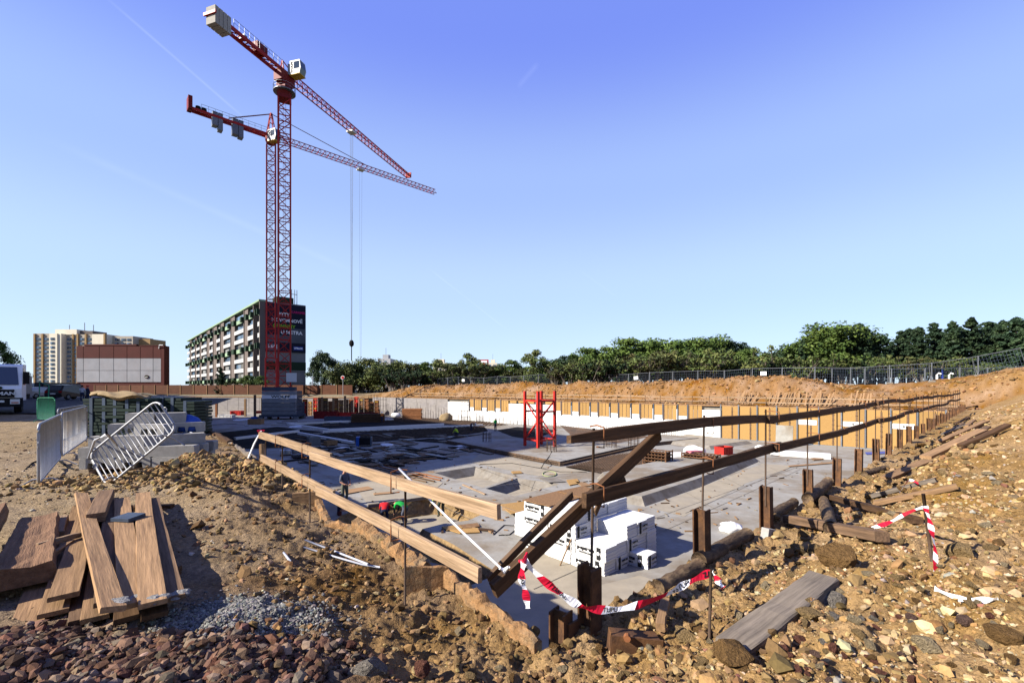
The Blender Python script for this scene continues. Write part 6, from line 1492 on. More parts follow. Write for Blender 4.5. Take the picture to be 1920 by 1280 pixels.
tree('spruce', 0, 414, 112, 688, 'blue green spruce in front of the slab block', None, 1.05); tree('small', 0, 466, 112, 703, 'round bush in front of the slab block, left of the cranes', None, 1.3, cat='bush'); tree('small', 1, 440, 113, 712, 'low bush beside the spruce', None, 1.6, cat='bush'); tree('small', 0, 490, 112, 704, 'bright green bush directly behind the cranes', None, 1.2, cat='bush')
tree('broad', 0, -8, 62, 640, 'leafy tree at the left border behind the lorry', None, .75, 0); tree('broad', 1, 28, 75, 680, 'lower leafy tree behind the lorry', None, .7, 0)
for k in range(30):
    px = 1040+k*30; Y = 78-.018*(px-1040)+rng.uniform(-1.5, 1.5); tree('thicket', rng.randrange(3), px, Y, 676-12*math.sin((px-1040)/250)+rng.uniform(-8, 12), 'tangled half bare thicket behind the fence, %s clump from the left' % (nth(k) if k < 26 else ('fourth last', 'third last', 'last but one', 'last')[k-26]), 'thickets behind the fence', 1.15, cat='thicket')
for k in range(22):
    px = 640+k*19.5; tree('thicket', rng.randrange(3), px, (112 if px < 730 else 101)-.02*k+rng.uniform(-1, 3), 694+rng.uniform(-8, 6), 'low thicket behind the far wall fence, %s from the left' % nth(k), 'thickets behind the far wall', 1.2, cat='thicket')
# ------------------------------------------------------------------ mesh fence on the spoil heap
fe = empty('site_fence', (0, 0, 0), 0, 'temporary mesh fence along the top of the spoil heap', 'fence')
def fence_panel(w, h=2.0):
    f = MB(); f.tube([(0, 0, .05), (0, 0, h), (w, 0, h), (w, 0, .05)], .035, 5)
    g = MB()
    for k in range(1, 14): g.beam((w*k/14, 0, .15), (w*k/14, 0, h), .012)
    for z in (.2, .55, .9, 1.25, 1.6): g.beam((0, 0, z), (w, 0, z), .012)
    return f.mesh('frame', [STEEL_G]), g.mesh('mesh', [STEEL_B])
fmsh, gmsh = fence_panel(3.4)
post = MB().tube([(0, 0, -.2), (0, 0, 2.1)], .05, 6).mesh('post', [STEEL_G]); foot = MB().box(-.3, .3, -.12, .12, 0, .14).mesh('foot', [CONC_D])
q = q_at(742, 10.5)+1.0; k = 0
FP = []
while q < FL+6: FP.append(np.array(F3(q, 10.8+.25*math.sin(q*.3))[:2])); q += 3.5
for e in ((42.5, 56.0), (45.9, 55.0), (49.2, 53.6), (52.3, 51.9), (55.2, 49.9), (57.9, 47.7), (60.4, 45.3), (62.7, 42.7)): pass
for i in range(len(FP)-1):
    a, b = FP[i], FP[i+1]; z = gz(*a); zb = gz(*b); ang = math.atan2(b[1]-a[1], b[0]-a[0]); sl = -math.atan2(zb-z, 3.5)
    p_ = link('panel', fmsh, fe, (a[0], a[1], z), (0, sl, ang)); m_ = link('mesh', gmsh, p_); link('post', post, fe, (a[0], a[1], z)); link('foot', foot, fe, (a[0], a[1], z), (0, 0, ang))
    if i in (6, 17, 22, 30): link('plate', MB().box(1.0, 1.7, -.06, -.03, 1.1, 1.6).mesh('plate', [WHITE]), p_)
# right hand end of the fence behind the mound
fe2 = empty('site_fence', (0, 0, 0), 0, 'mesh fence panels behind the earth mound at the right', 'fence')
prev = None
for px, py, Y in ((1560, 692, 56), (1622, 691, 56), (1672, 692, 55.5), (1735, 691, 55), (1800, 690, 54.5), (1852, 690, 53), (1905, 687, 51), (1960, 686, 49)):
    p = A(px, py+0, Y); 
    if prev is not None:
        d = p-prev; L = math.hypot(d.x, d.y); ang = math.atan2(d.y, d.x); sl = -math.atan2(d.z, L); f_, g_ = fence_panel(L-.08)
        o = link('panel', f_, fe2, (prev.x, prev.y, prev.z-2.0), (0, sl, ang)); link('mesh', g_, o); link('post', post, fe2, (prev.x, prev.y, prev.z-2.0))
    prev = p
# blue pump handles behind the gap
o = empty('gate_posts', tuple(A(1764, 727, 52)), 0, 'pair of white bent pipe posts in the gap of the mound', 'posts')
for x in (-.45, .95): MB().tube([(x, 0, -.3), (x, 0, 1.5), (x+.2, 0, 1.7), (x+.45, 0, 1.6)], .09, 7).build('post', CABW, o, smooth=True)
MB().tube([(.2, 0, -.3), (.2, 0, 2.1)], .1, 7).build('blue_post', SIGN_B, o, smooth=True)
# hoarding sign and small posts by the cranes
o = empty('road_sign', tuple(A(643, 735, 100)), 0, 'round white sign on a post above the hoarding', 'sign')
MB().tube([(0, 0, -1), (0, 0, 3.2)], .06, 6).build('post', STEEL, o); e = MB(); e.lathe([(.45, 0), (.45, .05)], 14, M=Matrix.Rotation(R(90), 4, 'X')); e.build('disc', CABW, o, (0, -.08, 3.2)); e = MB(); e.lathe([(.3, 0), (.3, .05)], 14, M=Matrix.Rotation(R(90), 4, 'X')); e.build('disc_centre', RED_B, o, (0, -.14, 3.2))
o = empty('lamp_post', tuple(A(586, 724, 112)), 0, 'short pale lamp post in front of the dark tree', 'lamp post'); MB().tube([(0, 0, -1), (0, 0, 2.0)], .12, 6).build('post', PVC, o); MB().box(-.3, .3, -.2, .2, 2.0, 2.2).build('lamp_head', PVC, o)
# ------------------------------------------------------------------ white insulation packs stacked on the pit floor
SP = Vector((.45, 17.0, ZF)); e1 = Vector((.683, -.73, 0)); e2 = Vector((.72, .694, 0))
def pack_mesh(L, W, H, n=8):
    m = MB(); h = H/n
    for k in range(n):
        j = rng.uniform(-.012, .012); j2 = rng.uniform(-.012, .012); m.box(j, L+j, j2, W+j2, k*h, (k+1)*h-.006)
    return m.mesh('boards', [XPS])
PKM = [pack_mesh(1.2, .62, .43) for _ in range(4)]
Ms = Matrix((e1, e2, Vector((0, 0, 1)))).transposed().to_4x4(); Ms.translation = SP
stripe = MB().box(.86, 1.0, -.026, -.016, .02, .41).mesh('label_stripe', [INK]); stripe_e = MB().box(1.216, 1.226, .10, .20, .02, .41).mesh('label_stripe', [INK])
ring = MB(); ring.lathe([(.055, 0), (.055, .006), (.03, .008)], 14, M=Matrix.Rotation(R(90), 4, 'X')); ringm = ring.mesh('label_mark', [WHITE])
gly_a = glyphs('lettering', 'p-systems', .17, INK, .009).data; gly_b = glyphs('lettering', 'IZOLAČNÍ DESKA', .07, INK, .004).data
for o in [o for o in bpy.data.objects if o.name.startswith('lettering') and o.parent is None and o.type == 'MESH' and o.data in (gly_a, gly_b)]: bpy.data.objects.remove(o)
gly_a['k'] = 1
def pack(i, j, k, label, x=None, y=None, rz=0.0, txt=(False, False), M=None):
    M = M or (Ms @ Matrix.Translation((i*1.215+rng.uniform(-.03, .03), j*.64+rng.uniform(-.02, .02), k*.44)) @ Matrix.Rotation(rz, 4, 'Z'))
    r = bpy.data.objects.new('insulation_pack', None); C.objects.link(r); r.matrix_local = M; r.empty_display_size = .1; tag(r, label, 'insulation pack', 'white insulation packs in the pit')
    link('boards', rng.choice(PKM), r)
    if txt[0]:
        s = link('label_stripe', stripe, r); link('label_mark', ringm, s, (.93, -.028, .22))
        o = link('lettering', gly_a, r, (.42, -.03, .26), (R(90), 0, 0)); o['kind'] = 'stuff'; o = link('lettering', gly_b, r, (.42, -.03, .12), (R(90), 0, 0)); o['kind'] = 'stuff'
    if txt[1]:
        link('label_stripe', stripe_e, r); o = link('lettering', gly_a, r, (1.235, .42, .28), (R(90), 0, R(90))); o.scale = (.5, .8, 1); o['kind'] = 'stuff'; o = link('lettering', gly_b, r, (1.235, .42, .13), (R(90), 0, R(90))); o.scale = (.55, .8, 1); o['kind'] = 'stuff'
    return r
H_ = {0: [4, 4, 4, 4, 4], 1: [4, 4, 4, 4, 4], 2: [2, 2, 3, 3, 3]}
rn, cn, ln = ('rear', 'middle', 'front'), ('leftmost', 'second', 'third', 'fourth', 'rightmost'), ('bottom', 'second', 'third', 'top')
for i in H_:
    for j in range(5):
        for k in range(H_[i][j]):
            outer = j == 0 or i == 2 or k == H_[i][j]-1 or (i == 1 and k >= H_[2][j])
            if not outer: continue
            pack(i, j, k, 'white insulation pack, %s row, %s column, %s layer' % (rn[i], cn[j], ln[k]), txt=(j == 0 and (i+k) % 3 != 1, (i == 2 or k >= H_[2][j]) and (j*3+k*2+i) % 5 == 0))
p = G(1183, 1058, ZF); pack(0, 0, 0, 'single white insulation pack lying right of the stack', M=Matrix.Translation(p) @ Matrix.Rotation(math.atan2(e1.y, e1.x)+.05, 4, 'Z') @ Matrix.Translation((-.6, 0, 0)) , txt=(True, True))
p = G(1186, 1056, ZF)+Vector((0, 0, .44)); 
# sheets on top of the stack
def sheet(M, L, W, t, m_, label, name='board_sheet', cat='board', jag=.03, group=None):
    n = 9; top = []
    for i in range(n): top.append((L*i/(n-1), rng.uniform(-jag, jag)))
    for i in range(n): top.append((L*(1-i/(n-1)), W+rng.uniform(-jag, jag)))
    o = MB().prism(top, 0, t).build(name, m_, matrix=M); return tag(o, label, cat, group)
zt = 4*.44
sheet(Ms @ Matrix.Translation((.05, -.12, zt+.01)) @ Matrix.Rotation(.03, 4, 'Z'), 1.3, 2.3, .03, OSB_OLD, 'ragged brown chipboard lying on the left half of the insulation stack')
sheet(Ms @ Matrix.Translation((.15, 1.75, zt+.045)) @ Matrix.Rotation(-.06, 4, 'Z'), 1.9, 1.5, .03, OSB_OLD, 'ragged brown chipboard lying on the right half of the insulation stack')
for (a, b, l) in (((1050, 1060), (1074, 1004), 'right wooden stake leaning on the insulation stack'), ((1000, 1010), (1012, 955), 'left wooden stake leaning on the insulation stack')):
    q = G(a[0], a[1], ZF); t = A(b[0], b[1], q.y+.15); plank(q, t, .035, .035, W_TAN, 'stake', None, label=l, cat='stake')
b0 = Ms @ Vector((-1.25, -.1, 0)); pack(0, 0, 0, 'lone low pack at the left end of the insulation stack', M=Matrix.Translation((.55, 17.9, ZF)) @ Matrix.Rotation(math.atan2(e1.y, e1.x), 4, 'Z') @ Matrix.Translation((-.75, .1, 0))); pack(0, 0, 0, 'upper of the two packs left of the insulation stack', M=Matrix.Translation((.55, 17.9, ZF+.44)) @ Matrix.Rotation(math.atan2(e1.y, e1.x), 4, 'Z') @ Matrix.Translation((-.72, .1, 0)))
# wooden boards next to the stack
def flat(poly, z, t, m_, label, name='board', cat='board', group=None):
    pts = [F2(a, b, z) for a, b in poly]; c = (sum(p[0] for p in pts)/len(pts), sum(p[1] for p in pts)/len(pts))
    o = MB().prism([(p[0]-c[0], p[1]-c[1]) for p in pts], 0, t).build(name, m_, None, (c[0], c[1], z), fixn=True); return tag(o, label, cat, group)
flat([(938, 946), (985, 940), (1000, 958), (958, 964)], ZF+.12, .03, OSB, 'yellow chipboard lying left of the insulation stack'); plank(G(942, 952, ZF+.1), G(985, 967, ZF+.1), .05, .18, W_FRESH, 'board', None, label='orange board on edge in front of the yellow chipboard', cat='board')
plank(G(991, 966, ZF), A(995, 930, G(991, 966, ZF).y), .12, .12, W_DARK, 'post', None, label='short dark post beside the yellow chipboard', cat='post')
for (poly, m_, l) in (([(828, 988), (862, 985), (868, 991), (838, 995)], OSB, 'pale board lying at the trench edge, left'), ([(862, 985), (895, 981), (900, 987), (870, 992)], OSB_OLD, 'brown board lying at the trench edge, middle'), ([(842, 994), (895, 990), (900, 998), (862, 1000)], OSB, 'pale board lying at the trench edge, front'), ([(897, 990), (925, 993), (926, 996), (900, 994)], W_DARK, 'small dark offcut on the floor beside the trench'),
    ([(1062, 900), (1082, 898), (1088, 906), (1068, 910)], OSB, 'folded cardboard like sheet on the floor near the brace'), ([(1078, 903), (1098, 905), (1108, 911), (1092, 912)], W_TAN, 'pale board on the floor beside the folded sheet'), ([(958, 884), (975, 883), (980, 887), (962, 888)], OSB, 'orange scrap of board behind the recesses'),
    ([(1478, 873), (1566, 866), (1568, 868), (1480, 875)], W_TAN, 'long thin lath on the floor near the third pile'), ([(1520, 859), (1540, 857), (1545, 861), (1526, 863)], OSB_OLD, 'small brown plate on the floor at the right'), ([(1622, 848), (1665, 846), (1668, 850), (1625, 852)], BLUE_T, 'blue tarpaulin strip at the foot of the yellow boards'),
    ([(1012, 897), (1030, 905), (1060, 903), (1040, 895)], CONC_D, 'flat grey slab piece right of the recesses'), ([(733, 884), (760, 880), (800, 893), (770, 897)], CONC_D, 'grey slab piece behind the foreman'), ([(745, 893), (790, 888), (800, 892), (756, 897)], OSB_OLD, 'brown stained sheet behind the foreman'), ([(640, 920), (690, 912), (700, 917), (650, 926)], W_TAN, 'pale board behind the foreman'), ([(700, 925), (735, 922), (737, 925), (702, 928)], W_TAN, 'short lath on the floor beside the foreman')):
    flat(poly, ZF+.03, .035, m_, l)
plank(G(868, 908, ZF+.05), G(910, 926, ZF+.05), .12, .05, W_FRESH, 'batten', None, label='pale batten lying in front of the recesses', cat='batten')
for k, (a, b) in enumerate((((700, 872), (826, 900)), ((696, 875), (815, 902)), ((720, 872), (830, 896)), ((690, 878), (800, 903)))):
    plank(G(a[0], a[1], ZF+.05+.03*(k % 2)), G(b[0], b[1], ZF+.05+.03*(k % 2)), .10, .06, (RUST_O, W_DARK, RUST_O, W_WEATH)[k], 'formwork_beam', None, label='%s formwork beam lying behind the left guard rail, %s of four' % (('orange', 'dark', 'orange', 'brown')[k], ('first', 'second', 'third', 'fourth')[k]), cat='beam')
# slab edge boards at the trench
for k, (a, b, z, m_) in enumerate((((690, 949), (812, 931), ZF+.03, W_GREY), ((692, 955), (815, 937), ZF-.25, W_DARK), ((812, 931), (866, 940), ZF+.03, W_TAN), ((1010, 1012), (850, 975), ZF, W_TAN))):
    if k < 3: plank(G(a[0], a[1], z), G(b[0], b[1], z), .06, .16, m_, 'edge_board', None, label='%s edge board of the slab above the trench' % ('pale long', 'dark lower', 'short tan')[k], cat='board')
# ------------------------------------------------------------------ kerbs round the black fields
for k, (a, b) in enumerate((((541, 795), (617, 806)), ((617, 806), (832, 795)), ((560, 812), (662, 830)), ((541, 795), (737, 786)), ((605, 810), (905, 797)), ((440, 822), (560, 808)))):
    o = MB().beam(G(a[0], a[1], ZF+.15), G(b[0], b[1], ZF+.15), .35, .30).build('concrete_kerb', CONC_W); tag(o, 'low concrete kerb beside the black waterproofing, %s of six' % ('first', 'second', 'third', 'fourth', 'fifth', 'sixth')[k], 'kerb', 'concrete kerbs in the pit')
# loose boards and panels on the shaded floor
PM = []
for k, m_ in enumerate((CONC_D, W_DARK, W_GREY, BLACK, STEEL_G, W_WEATH)):
    for L_, W_ in ((2.4, .5), (1.3, .9), (3.2, .22)): PM.append((MB().box(-L_/2, L_/2, -W_/2, W_/2, 0, .07).mesh('loose_board', [m_]), ('grey', 'dark brown', 'weathered', 'black', 'steel grey', 'brown')[k], ('long', 'square', 'narrow')[(L_, W_) == (1.3, .9) and 1 or ((L_ > 3) and 2 or 0)]))
cnt = 0; seen = {}
while cnt < 150:
    px, py = rng.uniform(555, 910), rng.uniform(812, 872)
    if py > 872-(px-700)*.02 or (px < 640 and py > 862): pass
    if px > 760 and py > 850+(900-px)*.14: cnt += .3; continue
    p = G(px, py, ZF+.01+rng.uniform(0, .09)); me, cn_, sh_ = rng.choice(PM); o = link('loose_board', me, None, p, (rng.uniform(-.02, .02), rng.uniform(-.02, .02), rng.choice((R(42), R(-48)))+rng.uniform(-.25, .25)))
    tag(o, '%s %s board on the shaded floor, %s %s area' % (sh_, cn_, ('rear', 'middle', 'front')[min(2, int((py-812)/20))], ('left', 'centre left', 'centre', 'centre right', 'right')[min(4, int((px-555)/69))]), 'panel', 'panels strewn on the shaded floor'); cnt += 1
for k in range(70):
    px, py = rng.uniform(390, 660), rng.uniform(782, 870)
    if py > 800+(px-400)*.29: continue
    p = G(px, py, ZF+.02); me, cn_, sh_ = rng.choice(PM); o = link('loose_board', me, None, p, (0, 0, rng.choice((R(42), R(-48)))+rng.uniform(-.3, .3)))
    tag(o, '%s %s board lying near the left wall, %s part' % (sh_, cn_, ('far', 'middle', 'near')[min(2, int((py-790)/27))]), 'panel', 'panels near the left wall')
# ------------------------------------------------------------------ tools and containers
def crate(px, py, w, d, h, m_, label, name='container', cat='container', z=ZF, rz=None, slats=4, group=None):
    p = G(px, py, z); r = empty(name, tuple(p), R(45)+rng.uniform(-.2, .2) if rz is None else rz, label, cat, group); t = .04
    MB().box(-w/2, w/2, -d/2, d/2, 0, .06).build('base', m_, r)
    for (x0, x1, y0, y1) in ((-w/2, w/2, -d/2, -d/2+t), (-w/2, w/2, d/2-t, d/2), (-w/2, -w/2+t, -d/2+t, d/2-t), (w/2-t, w/2, -d/2+t, d/2-t)): MB().box(x0, x1, y0, y1, .061, h).build('side', m_, r)
    rim = MB(); 
    for (x0, x1, y0, y1) in ((-w/2-.03, w/2+.03, -d/2-.03, -d/2), (-w/2-.03, w/2+.03, d/2, d/2+.03), (-w/2-.03, -w/2, -d/2, d/2), (w/2, w/2+.03, -d/2, d/2)): rim.box(x0, x1, y0, y1, h-.06, h+.01)
    rim.build('rim', m_, r)
    for k in range(slats): x = -w/2+w*(k+.5)/slats; MB().box(x-.03, x+.03, -d/2-.025, -d/2, .06, h-.06).build('rib', m_, r)
    return r
def lattice_box(px, py, w, d, h, m_, label, nx=7, nz=5, cat='crate', rz=R(-42), z=ZF):
    p = G(px, py, z); r = empty('steel_crate', tuple(p), rz, label, cat)
    for sx in (-1, 1):
        for sy in (-1, 1): MB().box(sx*w/2-.04, sx*w/2+.04, sy*d/2-.04, sy*d/2+.04, 0, h).build('post', m_, r)
    for k in range(nz):
        zz = h*(k+.5)/nz; m = MB()
        for y in (-d/2, d/2): m.box(-w/2, w/2, y-.03, y+.03, zz-.035, zz+.035)
        for x in (-w/2, w/2): m.box(x-.03, x+.03, -d/2, d/2, zz-.035, zz+.035)
        m.build('rail', m_, r)
    m = MB()
    for k in range(nx): x = -w/2+w*(k+.5)/nx; m.box(x-.03, x+.03, -d/2+.1, d/2-.1, .1, h*.85)
    m.build('load', RUST, r); return r
lattice_box(1233, 872, 1.8, 1.2, 1.2, RUST, 'dark steel mesh crate full of fittings behind the guard rail'); lattice_box(1314, 869, 2.5, 1.2, .85, RUST, 'rusty stack of steel props in a crate in the pit', 10, 4)
o = MB().box(-.7, .7, -.04, .04, 0, .8).build('white_board', WHITE, None, tuple(G(1270, 866, ZF)), (R(-12), 0, R(6))); tag(o, 'plain white panel leaning between the two steel crates', 'panel')
crate(1357, 853, 1.3, .9, .75, RED_B, 'bright red steel basket in the pit', rz=R(30)); sack('wrapped_pallet', tuple(G(1303, 852, ZF)), .9, .6, .5, WHITE, 'white wrapped bags on a pallet in the pit', 'bags', 9); o = MB().box(-.6, .6, -.32, .32, .05, .28).build('pink_boxes', mat('pink', (.6, .2, .24), var=.2), None, tuple(G(1302, 851, ZF+.55)), (0, 0, R(20))); tag(o, 'pink and white boxes on the wrapped bags', 'boxes')
lp = empty('leaning_slab', tuple(G(1470, 836, ZF)), R(-38), 'pale concrete panel leaning against the yellow boards', 'panel'); MB().box(-.75, .75, -.06, .06, 0, 2.1).build('panel', CONC, lp, rot=(R(-14), 0, 0)); plank((.5, .3, 0), (.5, .75, 1.6), .08, .08, W_WEATH, 'prop', lp)
for k in range(5):
    p = G(1445+20*k, 853+1.5*k, ZF); pack(0, 0, 0, 'white insulation pack in the row before the yellow boards, %s from the left' % ('first', 'second', 'third', 'fourth', 'fifth')[k], M=Matrix.Translation(p) @ Matrix.Rotation(R(-28), 4, 'Z'))
sack('rubble_sack', tuple(G(1425, 843, ZF)), .5, .35, .3, CONC_W, 'pale sack lying before the leaning concrete panel', 'sack', 12); 
for k in range(6): plank(G(1392+9*k, 846-1.4*k, ZF+.08), G(1425+8*k, 837+1.0*k, ZF+.1), .14, .09, rng.choice((W_TAN, W_GREY, W_FRESH)), 'timber', None, label='loose timber on the plinth before the yellow boards, %s from the left' % ('first', 'second', 'third', 'fourth', 'fifth', 'sixth')[k], cat='timber', group='loose timbers on the plinth')
cp = empty('compressor', tuple(G(683, 836, ZF)), R(12), 'blue and black site compressor on the shaded floor', 'compressor'); MB().box(-.65, .65, -.45, .45, .15, .85).build('body', BLACK, cp); MB().box(-.75, -.45, -.48, .48, .05, .95).build('side_panel', BLUE_P, cp); MB().box(.62, .75, -.48, .48, .05, .9).build('side_panel', STEEL_B, cp)
MB().tube([(-.6, 0, .85), (-.5, 0, 1.25), (.5, 0, 1.25), (.65, 0, .85)], .04, 6).build('handle', STEEL_B, cp)
def bucket(px, py, m_, label, s=1.0):
    r = empty('bucket', tuple(G(px, py, ZF)), 0, label, 'bucket', 'buckets in the pit'); MB().lathe([(.14*s, 0), (.19*s, .36*s), (.20*s, .38*s), (.17*s, .36*s), (.13*s, .03*s)], 16).build('pail', m_, r, smooth=True); MB().tube([(-.19*s, 0, .34*s), (-.1*s, 0, .5*s), (.1*s, 0, .5*s), (.19*s, 0, .34*s)], .012, 5).build('handle', STEEL_G, r)
bucket(530, 853, WHITE, 'left white bucket behind the left guard rail', 1.2); bucket(540, 853, CABW, 'middle pale bucket behind the left guard rail', 1.2); bucket(553, 851, PVC, 'right grey tub behind the left guard rail', 1.5)
crate(588, 836, 1.1, .8, .9, STEEL_G, 'grey water tank frame on the shaded floor', cat='tank'); crate(620, 835, 1.1, .7, .5, W_TAN, 'tan wooden box beside the water tank frame', cat='box'); crate(480, 795, 2.0, 1.2, .8, W_TAN, 'tan wooden crate left of the crane ballast', cat='crate', rz=R(4))
o = MB().box(-.55, .55, -.35, .35, 0, .5).build('paper_pack', BLUE_P, None, tuple(G(478, 786, ZF)), (0, 0, .2)); tag(o, 'blue box standing behind the tan crate', 'box')
# stacks in the far part of the pit
ts = empty('timber_stack', tuple(G(773, 786, ZF)), R(4), 'orange stack of formwork beams in the sunlit far part of the pit', 'timber stack'); bmh = MB().box(-1.7, 1.7, -.09, .09, 0, .2).mesh('beam', [mat('beam_orange', (.40, .17, .07), var=.25, scale=2, rand=.2)])
for lv in range(8):
    for k in range(5): link('beam', bmh, ts, (rng.uniform(-.08, .08), -.6+.3*k, .25*lv), (0, 0, rng.uniform(-.02, .02)))
ts2 = empty('timber_stack', tuple(G(690, 791, ZF)), R(2), 'dark low stack of beams right of the crane ballast', 'timber stack'); bmh2 = MB().box(-2.6, 2.6, -.1, .1, 0, .2).mesh('beam', [W_DARK])
for lv in range(6):
    for k in range(5): link('beam', bmh2, ts2, (rng.uniform(-.1, .1), -.6+.3*k, .24*lv), (0, 0, 0))
for k, (px, py, w_, h_, m_, l) in enumerate(((560, 783, 1.6, 3.0, STEEL_B, 'tall dark blue container right of the crane ballast'), (612, 784, 4.2, 1.3, RED_D, 'dark red skip right of the crane ballast'), (650, 783, 3.0, 1.0, RED_B, 'orange red skip in the far part of the pit'), (688, 781, 4.0, .8, RED_D, 'long low red skip in the far part of the pit'), (353, 777, 3.2, 1.0, RED_B, 'bright red skip at the far left of the pit'), (376, 780, 1.0, 1.0, ORANGE_P, 'small orange bin at the far left of the pit'), (635, 788, 4.5, .7, STEEL_B, 'low blue grey container in front of the skips'), (445, 778, 2.2, .9, RED_B, 'red tool box on trestles at the far left'), (425, 782, 2.6, .5, CONC_W, 'pale bench at the far left of the pit'))):
    crate(px, py, w_, 1.4, h_, m_, l, rz=R(rng.uniform(-6, 6)))
# rusty props and reinforcement cages at the far left wall
for k, px in enumerate((340, 352, 373, 388, 406, 460, 478, 492, 604, 625, 647, 660)):
    p = G(px, 779+rng.uniform(0, 4), ZF); o = MB().box(-.17, .17, -.17, .17, 0, rng.uniform(3.2, 4.6)).build('column_form', rng.choice((W_TAN, W_WEATH, RUST_O)), None, tuple(p)); 
    o.scale = (1, 1, 1); tag(o, 'upright timber column form before the far left wall, %s from the left' % ORD[k].replace('first and nearest', 'first'), 'column form', 'column forms at the far left wall')
def cage(px, py, w, h, label, n=9, z=ZF):
    p = G(px, py, z); r = empty('rebar_cage', tuple(p), R(20), label, 'rebar cage'); b = MB().tube([(0, 0, 0), (0, 0, h)], .022, 5).mesh('bar', [REBAR])
    for k in range(n): a = 6.283*k/n; link('bar', b, r, (w/2*math.cos(a)*1.1, w/2*math.sin(a)*1.1, 0))
    for zz in (.25*h, .55*h, .85*h): MB().tube([(w*.55*math.cos(6.283*k/12), w*.55*math.sin(6.283*k/12), zz) for k in range(13)], .016, 5).build('ring', REBAR, r)
for k, (px, py, w_, h_, l) in enumerate(((1034, 846, .8, 1.1, 'starter cage on the raised slab right of the red tower'), (913, 834, .8, 1.3, 'starter cage left of the red tower in the shade'), (1146, 838, .9, 1.0, 'starter cage at the rear of the raised slab'), (1188, 836, .9, 1.0, 'starter cage near the rear right corner of the raised slab'), (873, 791, 1.4, 3.4, 'tall cage against the white wall'), (717, 781, 1.6, 4.0, 'tall rusty cage at the far corner'), (700, 781, 1.6, 4.4, 'second tall cage at the far corner'))): cage(px, py, w_, h_, l, z=-3.95 if k in (0, 2, 3) else ZF)
for k in range(15):
    px = 572+k*9.6; p = G(px, 777.5+rng.uniform(0, 2.5), ZF); hgt = rng.uniform(2.6, 4.0); m_ = rng.choice((RUST_O, W_TAN, W_WEATH, RED_B, RUST_O)); r = empty('formwork_wall', tuple(p), R(rng.uniform(-18, 8)), 'upright %s wall form at the far corner, %s from the left' % ({RUST_O: 'rust orange', W_TAN: 'tan', W_WEATH: 'brown', RED_B: 'red'}[m_], ORD[k].replace('first and nearest', 'first')), 'formwork', 'wall forms at the far corner')
    MB().box(-.5, .5, 0, .06, 0, hgt).build('sheet', m_, r)
    for zz in (.15, .4, .65, .9): MB().box(-.52, .52, -.09, -.005, zz*hgt-.07, zz*hgt+.07).build('waler', rng.choice((YELLOW, RUST_O, W_TAN)), r)
    for x in (-.4, .4): MB().box(x-.05, x+.05, -.16, -.095, 0, hgt*.98).build('strut', RUST, r)
sack('sand_bag', tuple(G(836, 789, ZF)), 1.1, .9, .9, BURLAP, 'big pale bulk bag at the foot of the white wall', 'bag', 21); sack('cement_bag', tuple(G(742, 782, ZF)), .9, .7, .6, CONC_W, 'pale bulk bag before the grey wall', 'bag', 22)
o = MB().tube([G(1015, 877, ZF+.05), G(1020, 868, ZF+.3), G(1030, 855, -3.9), G(1035, 846, -3.2)], .03, 6).build('hose', BLACK, smooth=True); tag(o, 'dark hose climbing over the edge of the raised slab', 'hose')
pts = [G(1030+12*math.cos(a)*(1+.1*a/6), 888+5*math.sin(a), ZF+.04) for a in [k*.45 for k in range(17)]]
o = MB().tube(pts, .028, 6).build('hose', mat('hose_lime', (.35, .40, .18), var=.1), smooth=True); tag(o, 'pale green hose coiled on the floor before the raised slab', 'hose')
for k, (pts, l) in enumerate(([[(955, 975), (945, 985), (958, 996), (985, 992), (990, 1003), (970, 1012)]], 'thin black cable loop left of the insulation stack'), ) if False else []: pass
o = MB().tube([G(a, b, ZF+.02) for a, b in ((925, 1002), (945, 984), (965, 985), (966, 993), (955, 1002), (935, 1003))], .018, 5).build('cable', BLACK, smooth=True); tag(o, 'thin black cable loop left of the insulation stack', 'cable')
for k in range(5):
    a = G(760+8*k, 806+2*k, ZF+.3); 
# white plastic sheets on shaded floor
for k, (px, py, s_, l) in enumerate(((905, 836, 1.4, 'crumpled white foil on the shaded floor by the raised slab'), (868, 838, 1.2, 'second crumpled white foil left of the raised slab'), (640, 842, .9, 'white foil scrap beside the tan box'), (725, 834, 1.0, 'white foil strip right of the compressor'), (560, 800, 1.5, 'white foil below the crane ballast'), (640, 790, 2.2, 'bluish white foil before the skips'), (455, 787, 1.6, 'white foil left of the tan crate'), (1125, 945, .8, 'white foil behind the insulation stack'))):
    V, T = ico(3); V = V*(1+.45*fbm(V[:, 0]*2+k, V[:, 1]*2+V[:, 2], 4, k)[:, None])*np.array((s_, s_*.6, .16)); V[:, 2] = np.maximum(V[:, 2], -.02)
    o = link('plastic_foil', fast_mesh('plastic_foil', V, T, None, XPS), None, G(px, py, ZF+.03), (0, 0, R(40)*k)); tag(o, l, 'foil', 'foils on the pit floor')

